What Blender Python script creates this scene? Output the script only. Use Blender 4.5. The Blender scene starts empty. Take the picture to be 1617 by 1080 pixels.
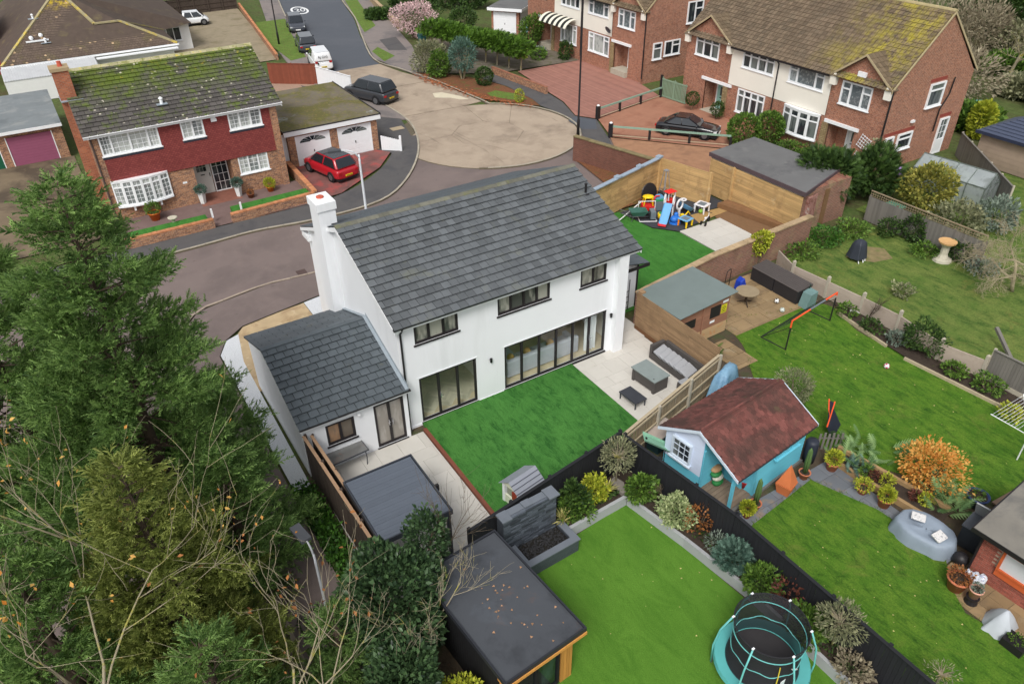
import bpy, math, random
import numpy as np
from mathutils import Vector, Matrix
random.seed(11)
rng = np.random.default_rng(11)
sc = bpy.context.scene
COL = sc.collection
R = math.radians

# ---------------------------------------------------------------- camera, sky, sun, exposure
cam = bpy.data.cameras.new("camera")
cam_o = bpy.data.objects.new("camera", cam)
COL.objects.link(cam_o)
F_PX, PITCH, ROLL, YAW = 1202.0, .609, -.014, .551
EYE = Vector((-8.288, -21.457, 19.957))
_d = Vector((math.sin(YAW)*math.cos(PITCH), math.cos(YAW)*math.cos(PITCH), -math.sin(PITCH)))
_r = Vector((math.cos(YAW), -math.sin(YAW), 0)); _u = _r.cross(_d)
_R = _r*math.cos(ROLL)+_u*math.sin(ROLL); _U = _u*math.cos(ROLL)-_r*math.sin(ROLL)
cam_o.matrix_world = Matrix(((_R.x, _U.x, -_d.x, EYE.x), (_R.y, _U.y, -_d.y, EYE.y), (_R.z, _U.z, -_d.z, EYE.z), (0, 0, 0, 1)))
cam.sensor_width = 36; cam.lens = F_PX/1617*36; cam.clip_end = 2000; cam.clip_start = .2
sc.camera = cam_o

SUN_EL, SUN_AZ = 51, 226          # soft overcast light, sun azimuth clockwise from +Y
w = bpy.data.worlds.new("World"); sc.world = w; w.use_nodes = True
nt = w.node_tree; bg = nt.nodes["Background"]
sky = nt.nodes.new("ShaderNodeTexSky"); sky.sky_type = 'NISHITA'; sky.sun_disc = False
sky.sun_elevation = R(SUN_EL); sky.sun_rotation = R(SUN_AZ); sky.air_density = 1.0; sky.dust_density = 4.0; sky.ozone_density = 1
hs = nt.nodes.new("ShaderNodeHueSaturation"); hs.inputs["Saturation"].default_value = .22
nt.links.new(sky.outputs[0], hs.inputs["Color"]); nt.links.new(hs.outputs[0], bg.inputs[0])
bg.inputs[1].default_value = .15
sl = bpy.data.lights.new("sun", 'SUN'); sl.energy = 1.5; sl.angle = R(16); sl.color = (1, .97, .92)
so = bpy.data.objects.new("sun", sl); COL.objects.link(so)
so.rotation_euler = (R(90-SUN_EL), 0, R(180-SUN_AZ))
sc.view_settings.view_transform = 'Standard'; sc.view_settings.look = 'None'
sc.view_settings.gamma = 1; sc.view_settings.exposure = .12

# ---------------------------------------------------------------- helpers
def P(px, py, h=0.0):
    "world point at height h seen at pixel px,py of the 1617x1080 photograph (used to measure positions on the ground)"
    v = _d + _R*((px-808.5)/F_PX) - _U*((py-540)/F_PX)
    return EYE + v*((h-EYE.z)/v.z)

def s2l(c):
    return tuple(((x/255)/12.92 if x/255 <= .04045 else ((x/255+.055)/1.055)**2.4) for x in c)

class MB:
    def __init__(s, T=None): s.v = []; s.f = []; s.T = T
    def add(s, vs, fs):
        o = len(s.v); T = s.T
        s.v += [tuple(T @ Vector(p)) for p in vs] if T is not None else [tuple(p) for p in vs]
        s.f += [tuple(i+o for i in f) for f in fs]; return s
    def bx(s, x0, x1, y0, y1, z0, z1):
        return s.add([(x0,y0,z0),(x1,y0,z0),(x1,y1,z0),(x0,y1,z0),(x0,y0,z1),(x1,y0,z1),(x1,y1,z1),(x0,y1,z1)],
                     [(3,2,1,0),(4,5,6,7),(0,1,5,4),(1,2,6,5),(2,3,7,6),(3,0,4,7)])
    def ext(s, pts, vec):
        n = len(pts); a = [Vector(p) for p in pts]; b = [p+Vector(vec) for p in a]
        return s.add(a+b, [tuple(range(n))[::-1], tuple(range(n, 2*n))]+[(i, (i+1) % n, n+(i+1) % n, n+i) for i in range(n)])
    def prism(s, pts, z0, z1): return s.ext([(p[0], p[1], z0) for p in pts], (0, 0, z1-z0))
    def poly(s, pts, z=None):
        p = [(q[0], q[1], z if z is not None else q[2]) for q in pts]
        return s.add(p, [tuple(range(len(p)))])
    def bar(s, a, b, w, h=None, up=(0, 0, 1)):
        a = Vector(a); b = Vector(b); h = w if h is None else h; d = (b-a).normalized(); up = Vector(up)
        if abs(d.dot(up)) > .98: up = Vector((0, 1, 0))
        x = d.cross(up).normalized()*(w/2); y = x.cross(d).normalized()*(h/2)
        return s.add([a-x-y, a+x-y, a+x+y, a-x+y, b-x-y, b+x-y, b+x+y, b-x+y],
                     [(3,2,1,0),(4,5,6,7),(0,1,5,4),(1,2,6,5),(2,3,7,6),(3,0,4,7)])
    def tube(s, pts, r, n=6):
        pts = [Vector(p) for p in pts]; m = len(pts); rs = r if isinstance(r, (list, tuple)) else [r]*m
        vs = []; prev = None
        for i, p in enumerate(pts):
            d = (pts[min(i+1, m-1)]-pts[max(i-1, 0)])
            d = d.normalized() if d.length > 1e-9 else Vector((0, 0, 1))
            if prev is None:
                a = Vector((0, 0, 1)) if abs(d.z) < .9 else Vector((1, 0, 0)); x = d.cross(a).normalized()
            else:
                x = (prev-d*prev.dot(d)); x = x.normalized() if x.length > 1e-6 else d.orthogonal().normalized()
            prev = x; y = d.cross(x)
            vs += [p+(x*math.cos(2*math.pi*k/n)+y*math.sin(2*math.pi*k/n))*rs[i] for k in range(n)]
        fs = [tuple(range(n))[::-1], tuple(range((m-1)*n, m*n))]
        for i in range(m-1):
            fs += [(i*n+k, i*n+(k+1) % n, (i+1)*n+(k+1) % n, (i+1)*n+k) for k in range(n)]
        return s.add(vs, fs)
    def ring(s, c, r, tr, n=28, m=6, sq=1.0, z=None):
        c = Vector(c); vs = []; fs = []
        for i in range(n):
            a = 2*math.pi*i/n
            for k in range(m):
                b = 2*math.pi*k/m; rr = r+tr*math.cos(b)
                vs.append(c+Vector((rr*math.cos(a), rr*sq*math.sin(a), tr*math.sin(b)+(z(a) if z else 0))))
        for i in range(n):
            for k in range(m):
                fs.append((i*m+k, ((i+1) % n)*m+k, ((i+1) % n)*m+(k+1) % m, i*m+(k+1) % m))
        return s.add(vs, fs)
    def lathe(s, prof, n=16, c=(0, 0, 0), sx=1, sy=1):
        c = Vector(c); vs = []; fs = []; m = len(prof)
        for (r, z) in prof:
            vs += [c+Vector((r*sx*math.cos(2*math.pi*k/n), r*sy*math.sin(2*math.pi*k/n), z)) for k in range(n)]
        for i in range(m-1):
            fs += [(i*n+k, i*n+(k+1) % n, (i+1)*n+(k+1) % n, (i+1)*n+k) for k in range(n)]
        fs += [tuple(range(n))[::-1], tuple(range((m-1)*n, m*n))]
        return s.add(vs, fs)
    def ell(s, c, r, nu=10, nv=6, jit=0):
        c = Vector(c); vs = []; fs = []
        for j in range(nv+1):
            t = math.pi*j/nv
            for k in range(nu):
                a = 2*math.pi*k/nu; q = 1+random.uniform(-jit, jit)
                vs.append(c+Vector((r[0]*q*math.sin(t)*math.cos(a), r[1]*q*math.sin(t)*math.sin(a), -r[2]*q*math.cos(t))))
        for j in range(nv):
            fs += [(j*nu+k, j*nu+(k+1) % nu, (j+1)*nu+(k+1) % nu, (j+1)*nu+k) for k in range(nu)]
        return s.add(vs, fs)
    def build(s, name, mat, parent=None, smooth=False, bevel=0):
        me = bpy.data.meshes.new(name); me.from_pydata(s.v, [], s.f)
        if smooth: me.polygons.foreach_set("use_smooth", [True]*len(me.polygons))
        me.update()
        return link(name, me, mat, parent, bevel)

def link(name, me, mat=None, parent=None, bevel=0):
    o = bpy.data.objects.new(name, me); COL.objects.link(o)
    if mat is not None and not me.materials: me.materials.append(mat)
    if parent is not None: o.parent = parent
    if bevel:
        b = o.modifiers.new("bevel", 'BEVEL'); b.width = bevel; b.segments = 2; b.limit_method = 'ANGLE'
    return o

def tag(o, label=None, cat=None, group=None, kind=None):
    if label: o["label"] = label
    if cat: o["category"] = cat
    if group: o["group"] = group
    if kind: o["kind"] = kind
    return o

def thing(name, label, cat, loc=(0, 0, 0), rz=0, group=None):
    o = bpy.data.objects.new(name, None); COL.objects.link(o); o.empty_display_size = .2
    o.location = (loc[0], loc[1], loc[2] if len(loc) > 2 else 0); o.rotation_euler = (0, 0, rz)
    return tag(o, label, cat, group)

def struct(name, mb, mat, parent=None):
    o = mb.build(name, mat, parent)
    if parent is None: o["kind"] = "structure"
    return o

def dup(o, loc=None, rz=None, label=None, parent=None, scale=None):
    c = o.copy(); COL.objects.link(c)
    if parent is not None: c.parent = parent
    if loc is not None: c.location = (loc[0], loc[1], loc[2] if len(loc) > 2 else 0)
    if rz is not None: c.rotation_euler = (0, 0, rz)
    if scale is not None: c.scale = (scale,)*3
    if label: c["label"] = label
    for ch in [x for x in list(bpy.data.objects) if x.parent == o]: dup(ch, parent=c)
    return c

# ---------------------------------------------------------------- materials
MATS = {}
def nodes(name):
    m = bpy.data.materials.new(name); m.use_nodes = True
    n = m.node_tree.nodes; l = m.node_tree.links
    return m, n, l, n["Principled BSDF"]

def mathn(n, l, op, a, b=None, c=None, clamp=False):
    x = n.new("ShaderNodeMath"); x.operation = op; x.use_clamp = clamp
    for i, q in enumerate((a, b, c)):
        if q is None: continue
        if hasattr(q, 'links'): l.new(q, x.inputs[i])
        else: x.inputs[i].default_value = q
    return x.outputs[0]

def mixn(n, l, fac, a, b, mode='MIX'):
    x = n.new("ShaderNodeMix"); x.data_type = 'RGBA'; x.blend_type = mode
    for s, q in ((x.inputs[0], fac), (x.inputs[6], a), (x.inputs[7], b)):
        if hasattr(q, 'links'): l.new(q, s)
        elif isinstance(q, (tuple, list)): s.default_value = (*q[:3], 1)
        else: s.default_value = q
    return x.outputs[2]

def noise(n, l, vec, scale, detail=4, rough=.6, dist=0):
    x = n.new("ShaderNodeTexNoise"); x.inputs["Scale"].default_value = scale; x.inputs["Detail"].default_value = detail
    x.inputs["Roughness"].default_value = rough; x.inputs["Distortion"].default_value = dist
    l.new(vec, x.inputs["Vector"]); return x.outputs["Fac"]

def ramp(n, l, f, lo, hi):
    x = n.new("ShaderNodeMapRange"); x.clamp = True; x.inputs[1].default_value = lo; x.inputs[2].default_value = hi
    l.new(f, x.inputs[0]); return x.outputs[0]

def mapping(n, l, vec, scale=(1, 1, 1), rot=(0, 0, 0)):
    x = n.new("ShaderNodeMapping"); x.inputs["Scale"].default_value = scale; x.inputs["Rotation"].default_value = rot
    l.new(vec, x.inputs["Vector"]); return x.outputs[0]

def rand(n, l):
    g = n.new("ShaderNodeNewGeometry"); o = n.new("ShaderNodeObjectInfo")
    return mathn(n, l, 'FRACT', mathn(n, l, 'ADD', g.outputs["Random Per Island"], mathn(n, l, 'MULTIPLY', o.outputs["Random"], 7.31)))

def M(name, rgb, rough=.8, var=.12, scale=3.0, rnd=0, bump=0, bscale=30, spec=.35, metal=0, blots=(), stretch=None, alpha=1, coat=0, lin=False):
    """rgb sRGB 0-255; var: soft noise variation; rnd: per-piece variation; blots: (rgb, scale, lo, hi, strength[, stretch]) layers of stains"""
    if name in MATS: return MATS[name]
    m, n, l, b = nodes(name); c = rgb if lin else s2l(rgb)
    g = n.new("ShaderNodeNewGeometry"); pos = g.outputs["Position"]
    vec = mapping(n, l, pos, stretch) if stretch else pos
    f = noise(n, l, vec, scale, 6)
    k = mathn(n, l, 'MULTIPLY_ADD', ramp(n, l, f, .25, .75), 2*var, 1-var)
    if rnd: k = mathn(n, l, 'MULTIPLY', k, mathn(n, l, 'MULTIPLY_ADD', rand(n, l), 2*rnd, 1-rnd))
    x = n.new("ShaderNodeVectorMath"); x.operation = 'SCALE'; x.inputs[0].default_value = c; l.new(k, x.inputs["Scale"])
    col = x.outputs[0]
    for bl in blots:
        v2 = mapping(n, l, pos, bl[5]) if len(bl) > 5 else pos
        ff = mathn(n, l, 'MULTIPLY', ramp(n, l, noise(n, l, v2, bl[1], 6, .65, .3), bl[2], bl[3]), bl[4])
        col = mixn(n, l, ff, col, s2l(bl[0]))
    l.new(col, b.inputs["Base Color"])
    b.inputs["Roughness"].default_value = rough; b.inputs["Specular IOR Level"].default_value = spec
    b.inputs["Metallic"].default_value = metal; b.inputs["Coat Weight"].default_value = coat
    if alpha < 1: b.inputs["Alpha"].default_value = alpha
    if bump:
        bp = n.new("ShaderNodeBump"); bp.inputs["Strength"].default_value = bump; bp.inputs["Distance"].default_value = .03
        l.new(noise(n, l, pos, bscale, 5), bp.inputs["Height"]); l.new(bp.outputs[0], b.inputs["Normal"])
    MATS[name] = m; return m

def wall_uv(n, l):
    g = n.new("ShaderNodeNewGeometry"); s = n.new("ShaderNodeSeparateXYZ"); l.new(g.outputs["Position"], s.inputs[0])
    t = n.new("ShaderNodeSeparateXYZ"); l.new(g.outputs["Normal"], t.inputs[0])
    a = mathn(n, l, 'GREATER_THAN', mathn(n, l, 'ABSOLUTE', t.outputs[0]), .7)
    q = n.new("ShaderNodeMix"); q.data_type = 'FLOAT'; l.new(a, q.inputs[0]); l.new(s.outputs[0], q.inputs[2]); l.new(s.outputs[1], q.inputs[3])
    c = n.new("ShaderNodeCombineXYZ"); l.new(q.outputs[0], c.inputs[0]); l.new(s.outputs[2], c.inputs[1])
    return c.outputs[0], g.outputs["Position"]

def brickmat(name, c1, c2, mortar, bw=.225, bh=.075, mw=.010, blots=(), var=.25, rough=.88):
    if name in MATS: return MATS[name]
    m, n, l, b = nodes(name); uv, pos = wall_uv(n, l)
    t = n.new("ShaderNodeTexBrick"); t.inputs["Scale"].default_value = 1; t.inputs["Brick Width"].default_value = bw; t.inputs["Row Height"].default_value = bh
    t.inputs["Mortar Size"].default_value = mw; t.inputs["Color1"].default_value = (*s2l(c1), 1); t.inputs["Color2"].default_value = (*s2l(c2), 1)
    t.inputs["Mortar"].default_value = (*s2l(mortar), 1); l.new(uv, t.inputs["Vector"])
    k = mathn(n, l, 'MULTIPLY_ADD', noise(n, l, pos, 1.3, 6), 2*var, 1-var)
    x = n.new("ShaderNodeVectorMath"); x.operation = 'SCALE'; l.new(t.outputs["Color"], x.inputs[0]); l.new(k, x.inputs["Scale"]); col = x.outputs[0]
    for bl in blots: col = mixn(n, l, mathn(n, l, 'MULTIPLY', ramp(n, l, noise(n, l, pos, bl[1], 6, .65), bl[2], bl[3]), bl[4]), col, s2l(bl[0]))
    l.new(col, b.inputs["Base Color"]); b.inputs["Roughness"].default_value = rough; b.inputs["Specular IOR Level"].default_value = .2
    bp = n.new("ShaderNodeBump"); bp.inputs["Strength"].default_value = .5; bp.inputs["Distance"].default_value = .01; bp.invert = True
    l.new(t.outputs["Fac"], bp.inputs["Height"]); l.new(bp.outputs[0], b.inputs["Normal"])
    MATS[name] = m; return m

def glassmat(name, tint=(.98, 1, 1), dens=.03):
    "clear pane: mostly see-through, mirror-like at grazing angles"
    m, n, l, b = nodes(name); n.remove(b); out = n["Material Output"]
    tr = n.new("ShaderNodeBsdfTransparent"); tr.inputs[0].default_value = (*tint, 1)
    gl = n.new("ShaderNodeBsdfGlossy"); gl.inputs["Roughness"].default_value = .03
    fr = n.new("ShaderNodeFresnel"); fr.inputs[0].default_value = 1.5
    mx = n.new("ShaderNodeMixShader"); g = n.new('ShaderNodeNewGeometry'); l.new(mathn(n, l, 'MULTIPLY', mathn(n, l, 'ADD', fr.outputs[0], dens, clamp=True), mathn(n, l, 'SUBTRACT', 1.0, g.outputs['Backfacing'])), mx.inputs[0])
    l.new(tr.outputs[0], mx.inputs[1]); l.new(gl.outputs[0], mx.inputs[2]); l.new(mx.outputs[0], out.inputs[0])
    MATS[name] = m; return m

def leafmat(name, c1, c2, rough=.55, trans=.25, hue=None, lo=.0, hi=1.0):
    "foliage: every leaf its own tone between c1 and c2"
    if name in MATS: return MATS[name]
    m, n, l, b = nodes(name); g = n.new("ShaderNodeNewGeometry")
    f = mathn(n, l, 'ADD', mathn(n, l, 'MULTIPLY', rand(n, l), .55), mathn(n, l, 'MULTIPLY', noise(n, l, g.outputs["Position"], 1.9, 5, .75), .8))
    col = mixn(n, l, ramp(n, l, f, .36, .96), s2l(c1), s2l(c2))
    if hue: col = mixn(n, l, mathn(n, l, 'GREATER_THAN', rand(n, l), 1-hue[1]), col, s2l(hue[0]))
    l.new(col, b.inputs["Base Color"]); b.inputs["Roughness"].default_value = rough; b.inputs["Specular IOR Level"].default_value = .3
    out = n["Material Output"]; t = n.new("ShaderNodeBsdfTranslucent"); l.new(col, t.inputs[0])
    mx = n.new("ShaderNodeMixShader"); mx.inputs[0].default_value = trans; l.new(b.outputs[0], mx.inputs[1]); l.new(t.outputs[0], mx.inputs[2])
    l.new(mx.outputs[0], out.inputs[0]); MATS[name] = m; return m
# ---------------------------------------------------------------- ground, road, pavements
def grassmat(name, c1, c2, c3, scale=2.5, fine=60, worn=0):
    m, n, l, b = nodes(name); g = n.new("ShaderNodeNewGeometry"); pos = g.outputs["Position"]
    a = mixn(n, l, ramp(n, l, noise(n, l, pos, scale, 8, .7), .3, .7), s2l(c1), s2l(c2))
    st = mapping(n, l, pos, (1, .35, 1), (0, 0, .7))
    a = mixn(n, l, ramp(n, l, noise(n, l, st, scale*3.2, 8, .8, .6), .46, .66), a, s2l(c3))
    if worn: a = mixn(n, l, mathn(n, l, 'MULTIPLY', ramp(n, l, noise(n, l, pos, .9, 6, .7, .8), .56, .7), worn), a, s2l((128, 118, 66)))
    k = mathn(n, l, 'MULTIPLY_ADD', noise(n, l, pos, fine, 4, .8), 1.7, .15)
    x = n.new("ShaderNodeVectorMath"); x.operation = 'SCALE'; l.new(a, x.inputs[0]); l.new(k, x.inputs["Scale"])
    l.new(x.outputs[0], b.inputs["Base Color"]); b.inputs["Roughness"].default_value = .9; b.inputs["Specular IOR Level"].default_value = .15
    bp = n.new("ShaderNodeBump"); bp.inputs["Strength"].default_value = .6; bp.inputs["Distance"].default_value = .05
    l.new(noise(n, l, pos, fine*.6, 6, .8), bp.inputs["Height"]); l.new(bp.outputs[0], b.inputs["Normal"])
    MATS[name] = m; return m

soil = M('soil', (78, 68, 55), .95, .3, 2.0, bump=.6, bscale=14, blots=(((60, 84, 40), .8, .5, .68, .7), ((110, 80, 55), 6, .55, .72, .6)))
leaflitter = M('leaf_litter', (112, 74, 50), .95, .45, 9, bump=.8, bscale=22, blots=(((86, 92, 46), 1.6, .52, .66, .8), ((160, 92, 52), 14, .55, .68, .8)))
tarmac = M('brown_tarmac', (121, 108, 104), .85, .06, .8, bump=.25, bscale=90, blots=(((98, 88, 86), .25, .45, .62, .55), ((140, 124, 116), 1.4, .56, .8, .45), ((80, 74, 72), 2.2, .64, .7, .5)))
asphalt = M('dark_asphalt', (84, 88, 95), .85, .05, 1.0, bump=.2, bscale=90, blots=(((98, 100, 106), .18, .5, .75, .6),))
pavement_m = M('pavement_asphalt', (88, 86, 86), .88, .07, 1.2, bump=.25, bscale=80, blots=(((72, 72, 75), .5, .5, .6, .6),))
paleway = M('pale_pavement', (131, 122, 118), .9, .08, .7, bump=.25, bscale=80, blots=(((104, 100, 100), .35, .5, .6, .7), ((150, 132, 124), 2.0, .58, .7, .5)))
kerb_m = M('kerb_concrete', (166, 158, 142), .9, .12, 4, rnd=.08, bump=.3, bscale=50, blots=(((110, 108, 88), 2.5, .58, .72, .6),))
concrete = M('concrete', (168, 152, 134), .9, .09, .7, bump=.3, bscale=60, rnd=.05,
             blots=(((136, 121, 106), .45, .48, .68, .7), ((186, 172, 152), 1.3, .6, .74, .5), ((116, 106, 95), 3.0, .64, .74, .5), ((98, 88, 78), .22, .58, .66, .35), ((120, 108, 94), 1.0, .62, .66, .5, (1, .12, 1))))
joint = M('dark_joint', (100, 92, 76), .95, .3, 6)
redblock = brickmat('red_block_paving', (164, 118, 104), (144, 102, 92), (134, 106, 96), .2, .1, .006, blots=(((176, 138, 124), 2.5, .62, .7, .5),))
orangeblock = M('orange_drive', (160, 114, 92), .9, .1, 1.2, bump=.2, bscale=60, blots=(((132, 84, 66), .5, .5, .66, .6), ((184, 136, 106), 3, .6, .75, .5)))
brickpath = M('brick_path', (160, 120, 92), .9, .14, 2, bump=.3, bscale=60, blots=(((130, 96, 76), .8, .5, .65, .6),))
gravelwhite = M('white_gravel', (214, 217, 220), .9, .12, 30, bump=.9, bscale=26, blots=(((170, 174, 178), 22, .54, .66, .8),))
lawn_art = grassmat('artificial_lawn', (62, 114, 50), (78, 132, 60), (34, 82, 32), 1.1, 30)
lawn_art2 = grassmat('artificial_turf', (84, 126, 42), (94, 136, 48), (74, 116, 36), .5, 46)
lawn_play = grassmat('play_turf', (62, 118, 48), (74, 130, 56), (50, 102, 40), .8, 40)
lawn_nat = grassmat('natural_lawn', (70, 110, 30), (96, 126, 42), (44, 82, 22), 1.1, 18, .3)
lawn_rough = grassmat('rough_lawn', (78, 106, 44), (116, 126, 66), (54, 82, 34), .7, 10, .5)
verge_m = grassmat('verge_grass', (84, 118, 48), (110, 132, 62), (96, 92, 52), 2.0, 20)

struct('ground', MB().poly([(-400, -300), (500, -300), (500, 600), (-400, 600)], -.05), grassmat('open_ground', (72, 92, 46), (88, 98, 56), (84, 76, 54), .25, 3))

def curve(pts, k=6):
    "smooth line through points (Catmull-Rom)"
    p = [Vector((q[0], q[1], 0)) for q in pts]; out = []
    for i in range(len(p)-1):
        a = p[max(i-1, 0)]; b = p[i]; c = p[i+1]; d = p[min(i+2, len(p)-1)]
        for j in range(k):
            t = j/k
            out.append(.5*((2*b)+(c-a)*t+(2*a-5*b+4*c-d)*t*t+(3*b-a-3*c+d)*t**3))
    return out+[p[-1]]

def offset(line, d):
    out = []
    for i, p in enumerate(line):
        t = line[min(i+1, len(line)-1)]-line[max(i-1, 0)]; t.z = 0; t.normalize()
        out.append(p+Vector((-t.y, t.x, 0))*d)
    return out

def sheet(name, pts, z, mat): return struct(name, MB().poly([(p[0], p[1]) for p in pts], z), mat)

def strip(name, a, b, z0, z1, mat, parent=None):
    "raised strip between two lines of equal length"
    m = MB(); n = len(a)
    for i in range(n-1):
        m.add([(a[i][0], a[i][1], z1), (a[i+1][0], a[i+1][1], z1), (b[i+1][0], b[i+1][1], z1), (b[i][0], b[i][1], z1),
               (a[i][0], a[i][1], z0), (a[i+1][0], a[i+1][1], z0), (b[i+1][0], b[i+1][1], z0), (b[i][0], b[i][1], z0)],
              [(0, 1, 2, 3), (0, 4, 5, 1), (3, 2, 6, 7)] + ([(0, 3, 7, 4)] if i == 0 else []) + ([(1, 5, 6, 2)] if i == n-2 else []))
    return struct(name, m, mat, parent)

def kerb(name, line, w=.13, z=.12, n=.9, mat=None):
    "row of kerb stones along a line: every stone a piece of the kerb"
    root = strip(name, line, offset(line, w*.9), -.04, z-.03, joint)
    L = [0]
    for i in range(1, len(line)): L.append(L[-1]+(line[i]-line[i-1]).length)
    def at(s):
        for i in range(1, len(L)):
            if s <= L[i] or i == len(L)-1:
                return line[i-1].lerp(line[i], (s-L[i-1])/max(L[i]-L[i-1], 1e-6))
    me = None; s = 0
    while s+n <= L[-1]:
        a = at(s); b = at(s+n); d = (b-a)
        if me is None:
            me = MB().bx(.008, n-.008, 0, w, -.03, 0).v
            mm = bpy.data.meshes.new('kerb_stone'); mm.from_pydata(me, [], [(3,2,1,0),(4,5,6,7),(0,1,5,4),(1,2,6,5),(2,3,7,6),(3,0,4,7)])
            mm.materials.append(mat or kerb_m); me = mm
        o = link('kerb_stone', me, None, root); o.location = (a.x, a.y, z+random.uniform(-.004, .004)); o.rotation_euler = (0, 0, math.atan2(d.y, d.x))
        s += n
    return root

# road running left-right behind the house and bending round the corner under the trees
sheet('road', [(-60, 13.6), (-14, 13.6), (-14, -60), (-6.9, -60), (-6.9, 8.5), (-6.3, 11.5), (-5, 13.4), (-3.8, 13.7), (-1.2, 14.2), (1.4, 14), (24, 13.8), (27, 20), (26, 25), (14, 27), (13.46, 26.16), (10.67, 22.59), (7.84, 20.3), (3.57, 20.1), (0, 20.6), (-4.7, 20.3), (-60, 20.0)], -.004, tarmac)
kn = curve([(-60, 20.05), (-20, 20.2), (-4.7, 20.3), (0, 20.5), (3.57, 20.0), (7.84, 20.3), (10.67, 22.4), (13.46, 26.2), (15.3, 30.3), (16.1, 34.2), (15.9, 40), (14.9, 49.7), (17.4, 62), (20, 75), (23.5, 90), (28, 110)], 6)
kerb('kerb', kn[8:])
pav_in = curve([(-60, 22.0), (-20, 22.2), (-5.7, 22.3), (-1.7, 22.25), (2.5, 22.3), (6.3, 22.7), (10.2, 25.3), (13.0, 29.3), (14.4, 34.2), (13.9, 40), (13.1, 49.7), (14.5, 62), (17.5, 75), (21, 90), (25.5, 110)], 6)
a = offset(kn, .13)
n0 = 6*8
strip('pavement', a[:n0], [pav_in[min(int(i*len(pav_in)/len(a)), len(pav_in)-1)] for i in range(n0)], -.02, .09, pavement_m)
strip('pavement', a[n0+5:], [pav_in[min(int(i*len(pav_in)/len(a)), len(pav_in)-1)] for i in range(n0+5, len(a))], -.02, .085, paleway)
ks = curve([(-6.8, -60), (-6.9, -12), (-6.9, 8.5), (-6.3, 11.5), (-5, 13.4), (-3.8, 13.75), (-1.2, 14.2), (1.4, 14.0), (12, 13.7), (23, 13.4)], 6)
kerb('kerb', ks[4:44][::-1], mat=M('worn_kerb', (158, 144, 130), .9, .15, 3, rnd=.1))
sheet('pavement', [(-6.8, -60), (-6.8, 8.6), (-6.2, 11.5), (-4.9, 13.3), (-3.7, 13.62), (-1.2, 14.06), (1.4, 13.86), (22, 13.5), (22, 11.8), (.7, 11.6), (-1.2, 11.3), (-3.4, 10.9), (-4.4, 10.1), (-4.95, 9), (-4.95, -.8), (-4.6, -60)], .08, tarmac)
sheet('gravel_bed', [(-4.9, 9.0), (-4.36, 10.05), (-3.75, 10.3), (-4.15, 8), (-4.26, -.9), (-4.85, -.9)], .095, gravelwhite)
sheet('paved_apron', [(-3.75, 10.35), (-3.4, 10.8), (-1.2, 11.2), (-.25, 11.3), (-.25, 5.5), (-4.2, 5.5), (-4.22, 8)], .09, M('tan_apron', (184, 162, 128), .9, .12, 1.5, bump=.2, blots=(((150, 124, 92), 1.2, .5, .65, .7), ((214, 200, 172), 2, .6, .7, .6))))
sheet('gravel_bed', [(-.23, 11.32), (.8, 11.5), (10.7, 11.5), (10.7, 9.2), (-.23, 9.2)], .095, gravelwhite)

# concrete turning circle: slabs with open joints on a dark bed
CX, CY, CR = 19.75, 27.2, 6.85
sheet('turning_circle_bed', [(CX+(CR+.1)*math.cos(t*.1309), CY+(CR+.1)*math.sin(t*.1309)) for t in range(48)], .004, joint)
def slab(pts, nm='concrete_slab'):
    c = Vector((sum(p[0] for p in pts)/len(pts), sum(p[1] for p in pts)/len(pts), 0))
    q = [Vector((p[0], p[1], 0)) for p in pts]; q = [p+(c-p).normalized()*.02 for p in q]
    return struct(nm, MB().prism([(p.x, p.y) for p in q], -.03, .022+random.uniform(0, .006)), concrete)
OC = (19.75, 27.25); octo = [(OC[0]+2.75*math.cos(R(a)), OC[1]+2.75*math.sin(R(a))) for a in range(22, 382, 45)]
slab(octo)
def arc(a0, a1): return [(CX+CR*math.cos(R(a)), CY+CR*math.sin(R(a))) for a in np.linspace(a0, a1, 14)]
def oseg(i0, i1): return [octo[i % 8] for i in range(i0, i1+1)]
slab(arc(43, 76)+[octo[1+0]]+[octo[0]] if False else arc(43, 76)+[octo[1], octo[0]])
slab(arc(-88, 43)+[octo[8 % 8], octo[7], octo[6], octo[5]])
slab(arc(170, 272)+[octo[5], octo[4], octo[3]])
nl = [(21.1, 34.4), (22.4, 36.5), (22.3, 41), (21.2, 46), (20.75, 49.65), (15.05, 49.65), (15.85, 40), (16.05, 34.2), (15.3, 30.4)]
slab([(CX+CR*math.cos(R(170)), CY+CR*math.sin(R(170))), octo[3], octo[2], octo[1], (CX+CR*math.cos(R(76)), CY+CR*math.sin(R(76)))]+[(21.2, 33.9), (16.05, 34.2), (15.3, 30.4)])
slab([(21.3, 33.95), (23.2, 34.2), (22.9, 38), (22.5, 41.9), (15.7, 41.9), (15.9, 38), (16.05, 34.3)])
slab([(22.5, 42.0), (21.4, 46), (20.8, 49.65), (15.0, 49.65), (15.7, 42.0)])
sheet('pale_patch', [(20.4, 37.2), (20.8, 38.4), (21.6, 38.2), (22.4, 36.4), (22.6, 35.2), (21.9, 35.6), (21.5, 36.4), (20.9, 36.8)], .034, M('pale_patch', (206, 196, 172), .9, .08, 2))
kr = curve([(CX+(CR+.05)*math.cos(R(a)), CY+(CR+.05)*math.sin(R(a))) for a in range(-150, 62, 14)]+[(23.3, 34.1), (23.0, 37.5), (22.6, 42), (21.6, 47), (20.95, 51.5), (23.7, 61), (26.5, 69.7), (29, 80), (33, 95)], 4)
kerb('kerb', kr[::-1][:90], mat=kerb_m)
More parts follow.
